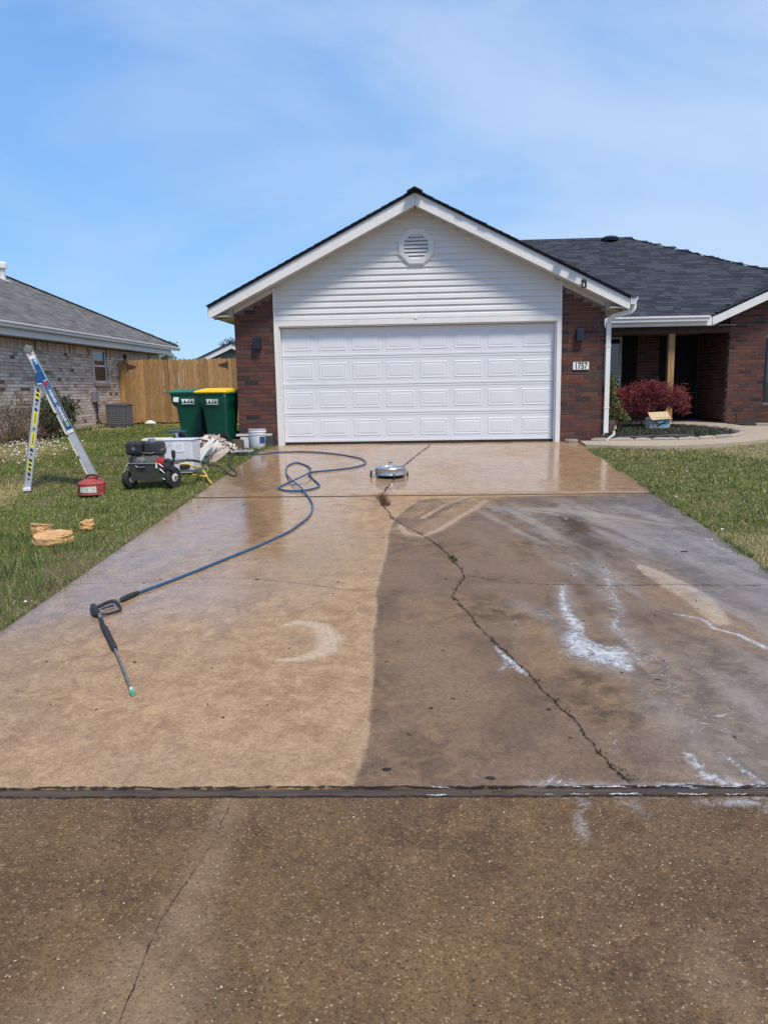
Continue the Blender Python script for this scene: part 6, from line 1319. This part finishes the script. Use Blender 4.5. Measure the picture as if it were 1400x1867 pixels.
for (u0, v0, u1, v1, yy, cc) in [(352, 829, 384, 798, -1.9, 0), (358, 838, 392, 803, -1.75, 4), (366, 832, 398, 808, -1.6, 1), (376, 833, 412, 816, -1.8, 2)]:
    p0, p1 = Vector(atY(u0, v0, yy)), Vector(atY(u1, v1, yy)); dv = p1-p0; nv = Vector((-dv.z, 0, dv.x)).normalized()*.11
    o = MB().prism([p0+Vector((0, .10, 0)), p1+Vector((0, .16, 0)), p1-nv*.7+dv*.05, p0-nv*1.5], (0, .012, .004), WB if cc in (0, 4) else BC[cc]).build('board_piece', MATS['board'], DPL, off=HO2); o.rotation_euler = (0, 0, 0)
n = 420; sx0_ = rng.normal(0, .22, n); chips('scraps', HO2.x+sx0_, HO2.y+rng.normal(0, .14, n), gz(HO2.y)+.02+.22*np.exp(-(sx0_/.28)**2)*rng.random(n), .07, .04, 'board', BC, DPL, HO2, .6)
# planks and a pole lying to the right of the heap
for (u0, v0, u1, v1, w, m, lab) in [(405, 823, 452, 823, .05, 'bark', 'dark stick lying on the grass between the rubble and the drive'), (420, 829, 462, 826, .06, 'aluminium', 'flat pale metal strip lying on the grass by the drive edge'), (410, 820, 440, 824, .03, 'sill_stone', 'thin pale lath sticking out of the right side of the rubble')]:
    a, b = gp(u0, v0, .05), gp(u1, v1, .045); o = MB().bar(a, b, w, .02).build('scrap_bar', MATS[m]); tag(o, lab, 'scrap')
ta, tb = G(370, 841), G(404, 828); tx = np.linspace(0, 1, 16); TX, TYg = np.meshgrid(tx, tx); Xw = ta[0]+(tb[0]-ta[0])*TX; Yw = ta[1]+(tb[1]-ta[1])*TYg; edge = .06*(fbm(TX, TYg, .3, 140)-.5)
Zw = gnp(Yw)+.05+.06*fbm(Xw, Yw, .12, 141); ix = np.arange(256).reshape(16, 16); Fq = np.stack([ix[:-1, :-1], ix[:-1, 1:], ix[1:, 1:], ix[1:, :-1]], -1).reshape(-1, 4)
o = fastmesh('blue_tarp', np.stack([(Xw+edge).ravel(), (Yw+edge*2).ravel(), Zw.ravel()], 1), Fq, MATS['tarp'], smooth=False); md = o.modifiers.new('s', 'SOLIDIFY'); md.thickness = .004; tag(o, 'crumpled scrap of blue tarp at the foot of the rubble heap', 'tarp')
# crumpled white rag far up the lawn
c = G(275, 775); mb = MB(); mb.loft([[Vector((c[0]+.18*s0*math.cos(2*PI*k/9)*r_.uniform(.7, 1.2), c[1]+.1*s0*math.sin(2*PI*k/9), gz(c[1])+.05+zz)) for k in range(9)] for s0, zz in ((1, 0), (.8, .05), (.3, .08))]); tag(mb.build('white_rag', MATS['paper']), 'crumpled white rag lying on the grass before the fence', 'rag')
# ------------------------------------------------------------ bucket and neighbours
bc = atY(466, 800, -.50); BO = Vector((bc[0], -.34, gz(-.34)-.005)); BK = empty('plastic_bucket', BO, 0, 'dirty white plastic bucket with blue print standing at the garage corner', 'bucket')
MB().lathe([(.125, 0), (.130, .01), (.148, .25), (.158, .252), (.158, .268), (.150, .27), (.152, .295), (.162, .297), (.162, .312), (.152, .313), (.156, .345), (.160, .35), (.150, .35), (.146, .33), (.12, .05)], 28).build('body', MATS['white_plastic'], BK, smooth=True)
MB().lathe([(.137, .20), (.138, .22)], 28).build('contents', MATS['stone_grey'], BK)
MB().tube([(-.155, 0, .28), (-.14, -.07, .31), (-.05, -.12, .355), (.06, -.11, .36), (.14, -.05, .32), (.155, 0, .28)], .004, 6).build('handle', MATS['rust'], BK, smooth=True)
lbm = MB()
for k in range(4):
    a0, a1 = R(-62+k*12), R(-62+(k+1)*12); f_ = lambda a, z: Vector(((.1335+.0725*z*.98+.002)*math.cos(a), (.1335+.0725*z*.98+.002)*math.sin(a), z)); lbm.add([f_(a0, .10), f_(a1, .10), f_(a1, .22), f_(a0, .22)], [(0, 1, 2, 3)])
lbm.build('label', MATS['print_blue'], BK)
c = atY(466, 794, -.08); o = MB().box((c[0]-.34, -.155, c[2]-.005), (c[0]+.30, -.045, c[2]+.03)).build('bench_board', MATS['cream_metal']); 
tag(o, 'pale board resting behind the white bucket against the garage corner', 'board')
c = atY(489, 803, -.12); CR = empty('dark_crate', (c[0], -.10, gz(-.1)), 0, 'dark grey slatted crate between the bucket and the door frame', 'crate')
for k in range(6): MB().box((-.10+k*.035, -.09, 0), (-.078+k*.035, -.075, .19)).build('slat', MATS['ac_metal'], CR)
MB().box((-.105, -.0745, 0), (.115, .07, .185)).build('body', MATS['black_plastic'], CR)
c = atY(431, 810, -.55); MB_ = MB(); MB_.lathe([(.12, 0), (.115, .10), (.11, .17), (.09, .175)], 14, c=(c[0], -.45, gz(-.45))); tag(MB_.build('tree_stump', MATS['bark'], smooth=False), 'short brown log block standing beside the bin wheel', 'log')
c = atY(447, 800, -.35); mb = MB(); mb.loft([rrect(.07, .05, gz(-.4)-.0, .02, cx=c[0]-.0, cy=-.35), rrect(.08, .06, gz(-.4)+.2, .02, cx=c[0], cy=-.35)]); tag(mb.build('white_pot', MATS['white_plastic']), 'small white plastic tub beside the left of the bucket', 'tub')
# ------------------------------------------------------------ blue hose, gun and wand
HP = [(430, 826), (455, 829), (480, 829), (512, 825.6), (561, 825), (602, 828), (637, 833), (659, 838), (667, 844.6), (659, 850), (637, 855), (602, 859), (572, 862), (563, 866), (570, 874), (580, 883), (582, 888), (570, 893), (548, 896.5), (521, 896), (508, 891.5), (521, 884), (545, 877.5), (562, 871), (567, 861), (560, 851), (541, 845), (525, 851), (522, 864), (531, 880), (548, 894), (560, 905), (568.5, 918), (569.5, 931), (562, 945), (546, 958), (525, 972.5), (475, 996), (410, 1022.5), (330, 1055), (270, 1077.5), (252, 1084.5)]
LIFT = {22: .03, 23: .05, 24: .035, 29: .03, 30: .03, 13: .0, 14: 0}
pts = [gp(u_, v_, .013)+Vector((0, 0, LIFT.get(i, 0))) for i, (u_, v_) in enumerate(HP)]
o = MB().tube(curve3(pts, 6), .0115, 10).build('pressure_hose', MATS['blue_hose'], smooth=True); tag(o, 'long blue pressure hose with two loops snaking over the drive to the spray gun', 'hose')
g0 = gp(186, 1124); GU = empty('spray_gun', (g0.x, g0.y, gz(g0.y)), 0, 'dark spray gun with long lance and green nozzle lying on the wet drive', 'spray gun'); GUO = Vector((g0.x, g0.y, gz(g0.y)))
def gu(mb, name, m, **k): return mb.build(name, MATS[m], GU, off=GUO, **k)
q = lambda u_, v_, h=.02: gp(u_, v_, h)
gu(MB().tube([q(252.5, 1084, .016), q(247, 1087, .018), q(236, 1092, .020), q(224, 1098, .022), q(220, 1100, .022)], [.014, .019, .020, .019, .013], 12), 'hose_sleeve', 'rubber', smooth=True)
gu(MB().tube([q(221, 1099, .022), q(212, 1103, .024)], .012, 10), 'coupling', 'brass', smooth=True)
gu(MB().tube(curve3([q(213, 1103, .026), q(205, 1104, .032), q(194, 1108, .034), q(184, 1113, .034), q(172, 1117, .030)]), [.014]*24+[.02], 10), 'grip', 'black_plastic', smooth=True)
gu(MB().tube(curve3([q(213, 1104, .022), q(220, 1110, .016), q(219, 1116, .014), q(205, 1121, .016), q(190, 1125, .020), q(180, 1125, .024)]), .0095, 8), 'trigger_guard', 'black_plastic', smooth=True)
gu(MB().tube(curve3([q(208, 1110, .022), q(198, 1113, .026), q(188, 1117, .028)]), .007, 8), 'trigger', 'black_hose', smooth=True)
gu(MB().tube([q(171, 1112, .03), q(172, 1119, .032), q(177, 1125, .03), q(182, 1127, .026)], [.020, .027, .026, .018], 12), 'head', 'black_plastic', smooth=True)
gu(MB().tube([q(181, 1121, .028), q(183, 1129, .026), q(185, 1134, .024)], [.012, .014, .012], 10), 'collar', 'dirty_steel', smooth=True)
gu(MB().tube([q(185, 1134, .024), q(188, 1145, .022), q(191, 1150, .022)], [.014, .016, .015], 10), 'lance_mount', 'black_plastic', smooth=True)
gu(MB().tube([q(190.5, 1149, .022), q(192, 1150.5, .022), q(209, 1186, .020), q(210.5, 1189, .020)], [.015, .0195, .0195, .016], 12), 'lance_grip', 'rubber', smooth=True)
gu(MB().tube([q(210, 1188, .019), q(222, 1215, .017), q(240, 1262, .015)], [.009, .0085, .009], 10), 'lance', 'dirty_steel', smooth=True)
gu(MB().tube([q(239.5, 1260, .016), q(241.5, 1265, .016)], [.010, .012], 12), 'nozzle_holder', 'cream_metal', smooth=True)
gu(MB().tube([q(241.5, 1265, .015), q(243.5, 1270, .014)], [.0145, .0125], 14), 'nozzle', 'nozzle_green', smooth=True)
# ------------------------------------------------------------ surface cleaner
sc0 = G(711, 874); SCO = Vector((sc0[0], sc0[1]+.20, gz(sc0[1]+.2))); SC = empty('surface_cleaner', SCO, 0, 'round stainless steel surface cleaner on castors standing over the crack', 'surface cleaner')
MB().lathe([(.205, .02), (.208, .05), (.198, .048), (.10, .03)], 40).build('brush_skirt', MATS['rubber'], SC, smooth=True)
MB().lathe([(.212, .035), (.214, .045), (.210, .052), (.210, .118), (.214, .124), (.208, .134), (.196, .137), (.190, .125), (.10, .128), (.05, .132)], 48).build('housing', MATS['steel'], SC, smooth=True)
MB().lathe([(.045, .128), (.045, .145), (.028, .15), (.026, .19), (.030, .195), (.030, .215), (.02, .22)], 20).build('swivel', MATS['aluminium'], SC, smooth=True)
MB().tube([(-.012, -.03, .205), (.03, -.035, .205)], .006, 6).build('swivel_port', MATS['black_plastic'], SC)
for (a_, rr0) in ((R(180), .27), (R(-75), .225), (R(10), .235)):
    cx_, cy_ = rr0*math.cos(a_), rr0*math.sin(a_); w = MB(); rw = .045 if a_ == R(180) else .028; w.lathe([(rw*.4, -.014), (rw, -.012), (rw, .012), (rw*.4, .014)], 18, Matrix.Rotation(R(90), 3, 'Y'), (cx_, cy_, rw)); wh = w.build('castor', MATS['rubber'], SC, smooth=True)
    MB().bar((cx_*.78, cy_*.78, .09), (cx_, cy_, .075), .03, .012).bar((cx_, cy_, .08), (cx_, cy_, rw), .026, .008, (0, 1, 0)).build('bracket', MATS['steel'], SC)
# ------------------------------------------------------------ things in and round the flower bed
c = atY(1203, 770, 2.0); CO = Vector((c[0], 2.0, gz(2.0)+.045)); CT = empty('cardboard_carton', CO, R(8), 'white printed carton with open tan flap standing in the mulch', 'carton')
MB().box((-.205, 0, 0), (.205, .26, .235)).build('body', MATS['paper'], CT, bevel=.003)
MB().box((-.195, -.003, .02), (.0, -.0015, .215)).build('print_panel', MATS['ac_wire'], CT)
mb = MB(); mb.prism([(-.06, -.0015, .02), (.195, -.0015, .02), (.195, -.0015, .215), (.06, -.0015, .215), (-.02, -.0015, .12)], (0, -.001, 0)); mb.build('print_panel', MATS['print_lightblue'], CT)
ov = [(.02+.11*math.cos(2*PI*k/20), -.0035, .15+.04*math.sin(2*PI*k/20)) for k in range(20)]; MB().prism(ov, (0, -.0008, 0)).build('print_oval', MATS['print_blue'], CT)
ov = [(.02+.085*math.cos(2*PI*k/20), -.0048, .153+.027*math.sin(2*PI*k/20)) for k in range(20)]; MB().prism(ov, (0, -.0008, 0)).build('print_oval', MATS['paper'], CT)
MB().prism([(-.06, -.0055, .06), (.1, -.0055, .14), (.09, -.0055, .165), (-.075, -.0055, .085)], (0, -.0008, 0)).build('print_stroke', MATS['print_black'], CT)
MB().prism([(.0, -.004, .03), (.19, -.004, .03), (.19, -.004, .10), (.12, -.004, .06)], (0, -.0008, 0)).build('print_stroke', MATS['paper'], CT)
MB().prism([(-.21, -.002, .236), (.215, -.002, .236), (.225, -.07, .225), (-.20, -.07, .20)], (0, .0, .004)).build('flap', MATS['carton_tan'], CT)
MB().prism([(-.21, .0, .238), (.21, .0, .250), (.20, .14, .36), (-.205, .14, .345)], (0, .0, .004)).build('flap', MATS['carton_tan'], CT)
c = G(1117, 802); PTO = Vector((c[0], c[1]+.55, gz(0)+.02)); PT = empty('planter_pot', PTO, 0, 'dull brown stone planter pot at the foot of the downspout', 'pot')
MB().lathe([(.10, 0), (.13, .04), (.155, .22), (.17, .25), (.17, .30), (.15, .30), (.14, .27), (.02, .26)], 22).build('body', MATS['pot'], PT, smooth=True)
MB().prism([(.10, -.16, .16), (.14, -.16, .24), (.16, -.155, .15)], (0, .03, 0)).build('ornament', MATS['carton_tan'], PT)
def st(u_, v_, h=0, dy=0): p = G(u_, v_); return Vector((p[0], p[1]+dy, gz(p[1]+dy)+.035+h))
sp = curve3([st(1088, 803, .01), st(1098, 800, .02), st(1104, 797, .07), st(1110, 797, .115), st(1117, 798, .10), st(1118, 801, .055), st(1110, 804, .02), st(1106, 808, .01)], 5)
mb = MB(); rings = []
for i, p in enumerate(sp):
    t = (sp[min(i+1, len(sp)-1)]-sp[max(i-1, 0)]).normalized(); a = t.cross(Vector((0, 1, 0))).normalized(); b = t.cross(a).normalized(); rings.append([p+a*.014*s1+b*.02*s2 for s1, s2 in ((-1, -1), (1, -1), (1, 1), (-1, 1))])
mb.loft(rings); tag(mb.build('white_strap', MATS['white_strap'], smooth=True), 'stiff white strap bent in a loop on the edging by the downspout', 'strap')
for (u0, u1, v_, m, lab, h) in [(1028, 1054, 806, 'stone_grey', 'flat grey paving stone at the foot of the right garage pillar', .05), (1057, 1084, 801, 'old_wood', 'dark flat slate lying against the right garage pillar', .05)]:
    a, b = G(u0, v_), G(u1, v_); o_ = Vector(((a[0]+b[0])/2, (a[1]+b[1])/2, gz((a[1]+b[1])/2))); w = (b[0]-a[0])/2; r2 = random.Random(int(u0)); n = 9
    rings = [[Vector((w*s0*math.cos(2*PI*k/n)*(1 if s0 < 1 else 1), .12*s0*math.sin(2*PI*k/n), zz)) for k in range(n)] for s0, zz in ((.95, -.02), (1.0, h*.5), (.93, h))]; o = MB().loft(rings).build('flat_stone', MATS[m]); o.location = o_; tag(o, lab, 'stone')
c = atY(1341, 765, 3.2); o_ = Vector((c[0], 3.2, gz(3.2)+.05)); PL = empty('path_light', o_, 0, 'small black garden path light before the wing brick wall', 'garden light')
MB().tube([(0, 0, 0), (0, 0, .20)], .011, 6).build('stake', MATS['dark_metal'], PL); MB().lathe([(.03, .20), (.05, .215), (.05, .225), (.015, .25)], 10).build('shade', MATS['dark_metal'], PL)
# black drip hose in the bed
o = MB().tube(curve3([(6.15, .15, .02), (6.6, .12, .03), (7.1, .25, .035), (7.5, .2, .03)], 5), .022, 7).build('drain_hose', MATS['black_hose'], smooth=True); tag(o, 'black drain hose lying along the front of the mulch bed', 'hose')
# ------------------------------------------------------------ weeds and litter on the drive
zf = lambda x, y: gnp(y)+.001
tufts('crack_weed', [tuple(G(u_, v_)[:2]) for u_, v_ in [(697, 914), (700, 918), (694, 910), (705, 922)]], 45, .085, 'dead brown weed tuft rooted in the crack below the slab joint', [(.10, .055, .03), (.17, .10, .06), (.06, .035, .022)], 21, .03, zf=zf, w=.005, cat='weed')
tufts('crack_weed', [tuple(G(u_, v_)[:2]) for u_, v_ in [(823, 1019), (829, 1023)]], 60, .035, 'small green weed clump in the middle of the long crack', [(.07, .10, .02), (.12, .12, .04)], 22, .012, zf=zf, w=.004, cat='weed')
cp = []
for (x0_, y0_), (x1_, y1_) in zip(GL(CRACKS[1])[:-1], GL(CRACKS[1])[1:]):
    for k in range(1): t = rr_.random()**2*.8; cp.append((x0_+(x1_-x0_)*t, y0_+(y1_-y0_)*t))
for c_ in (CRACKS[0],):
    g_ = GL(c_)
    for (x0_, y0_), (x1_, y1_) in zip(g_[:-1], g_[1:]):
        for k in range(5): t = rr_.random(); cp.append((x0_+(x1_-x0_)*t, y0_+(y1_-y0_)*t))
g_ = GL(CRACKS[1][:5]); cp += [(x_, y_) for x_, y_ in g_ for _ in range(3)]
tufts('crack_weed', cp, 7, .016, 'tiny brown roots and moss along the cracks', [(.09, .05, .03), (.05, .03, .02), (.05, .05, .02), (.14, .09, .055)], 23, .012, zf=zf, w=.006, cat='weed')
tufts('crack_weed', [(x_, yseam(x_)) for x_ in (2.98, 3.02, 2.95)]+[tuple(G(1145, 1415)[:2]), tuple(G(1150, 1424)[:2]), tuple(G(1138, 1405)[:2])], 14, .012, 'low green moss growing where the crack meets the timber strip', [(.06, .07, .025), (.10, .10, .05)], 24, .014, zf=zf, w=.004, cat='weed')
def blot(u_, v_, w, d, m, label, cat, seed):
    r2 = random.Random(seed); p = G(u_, v_); n = 10; rings = [[Vector((w*s0*math.cos(2*PI*k/n)*r2.uniform(.75, 1.15), d*s0*math.sin(2*PI*k/n)*r2.uniform(.75, 1.15), zz)) for k in range(n)] for s0, zz in ((1, .0028), (.7, .0055))]; o = MB().loft(rings).build('leaf_scrap', MATS[m]); o.location = (p[0], p[1], gz(p[1])); tag(o, label, cat, 'small dark scraps on the drive')
for i, (u_, v_, w, lab) in enumerate([(894, 1419, .022, 'black scrap on the brown slab just above the timber strip'), (705, 1403, .024, 'grey smudged scrap near the wash line above the timber strip'), (1000, 1294, .015, 'dark scrap beside the long crack, upper right of the black one'), (786, 1292, .013, 'small brown scrap in the middle of the brown slab'), (407, 1309, .009, 'tiny dark scrap in the centre of the washed slab'), (1247, 1006, .035, 'dark curled leaf near the right lawn edge'), (469, 1057, .018, 'brown speck on the cross crack left of centre'), (246, 1208, .012, 'tiny brown leaf right of the lance')]): blot(u_, v_, w, w*(.35 if w > .03 else .6), 'debris_dark', lab, 'litter', i)
# twigs, sand and pebbles
mb = MB(); r2 = random.Random(77)
for _ in range(90):
    x_, y_ = r2.uniform(XL+.1, XR-.1), r2.uniform(-10.6, -5); a_ = r2.uniform(0, 6.3); l = r2.uniform(.006, .03); z = gz(y_)+.004; mb.obox((x_, y_, z), (l, .003, .003), Matrix.Rotation(a_, 3, 'Z'))
tag(mb.build('drive_litter', MATS['debris_dark'], kind='stuff'), 'fine dark twigs and crumbs scattered on the drive slabs', 'litter')
n = 2600; px = rng.uniform(.6, 4.8, n); py = rng.uniform(-12.35, -10.93, n); chips('apron_pebbles', px, py, gnp(py)+.0022, .0065, .005, 'board', [(.50, .43, .33), (.42, .33, .23), (.34, .25, .16), (.10, .08, .06), (.05, .04, .035), (.3, .2, .12)], tilt=.12, label='small pale and dark pebbles exposed on the rough apron', cat='pebbles')

# grass hanging over the slab edges
for (xe, sg, y0_, y1_, nm) in ((XL, -1, -10.8, -.2, 'ragged fringe of grass along the left edge of the drive'), (XR, 1, -10.8, -1.0, 'ragged fringe of grass along the right edge of the drive')):
    yy = rng.uniform(y0_, y1_, 900); k_ = fbm(yy, yy*0, .45, 301) > .47; yy = yy[k_]
    tufts('grass_fringe', [(xe+sg*rng.uniform(.0, .03), y_) for y_ in yy], (11 if sg < 0 else 22), (.045 if sg < 0 else .06), nm, GC+[(.35, .30, .15)], 41, (.018 if sg < 0 else .032), w=.0045)
MB().box((XL+.004, YJ-.016, gz(YJ)-.03), (XR-.004, YJ+.016, gz(YJ)+.0036)).build('joint_filler', MATS['crackdirt'], DRIVE)
# dirt packed raggedly along both edges of the timber strip, and suds caught on its right half
for sg in (-1, 1): ribbon('dirt_line', [(-1.2+.25*k, yseam(-1.2+.25*k)+sg*.034) for k in range(32)], lambda t: .009, MATS['crackdirt'], .0042, DRIVE, step=.016, jit=.0032, seed=50+sg)
sd_ = random.Random(8)
for k in range(34):
    x_ = sd_.uniform(2.5, 4.4) if k % 3 else sd_.uniform(3.4, 4.4); sg = sd_.choice((-1, 1, 1)); l_ = sd_.uniform(.015, .10)
    ribbon('suds_line', [(x_, yseam(x_)+sg*.027), (x_+l_, yseam(x_+l_)+sg*.027+sd_.uniform(-.006, .006))], lambda t: .0026, MATS['paper'], .0055, DRIVE, step=.006, jit=.0028, seed=80+k)
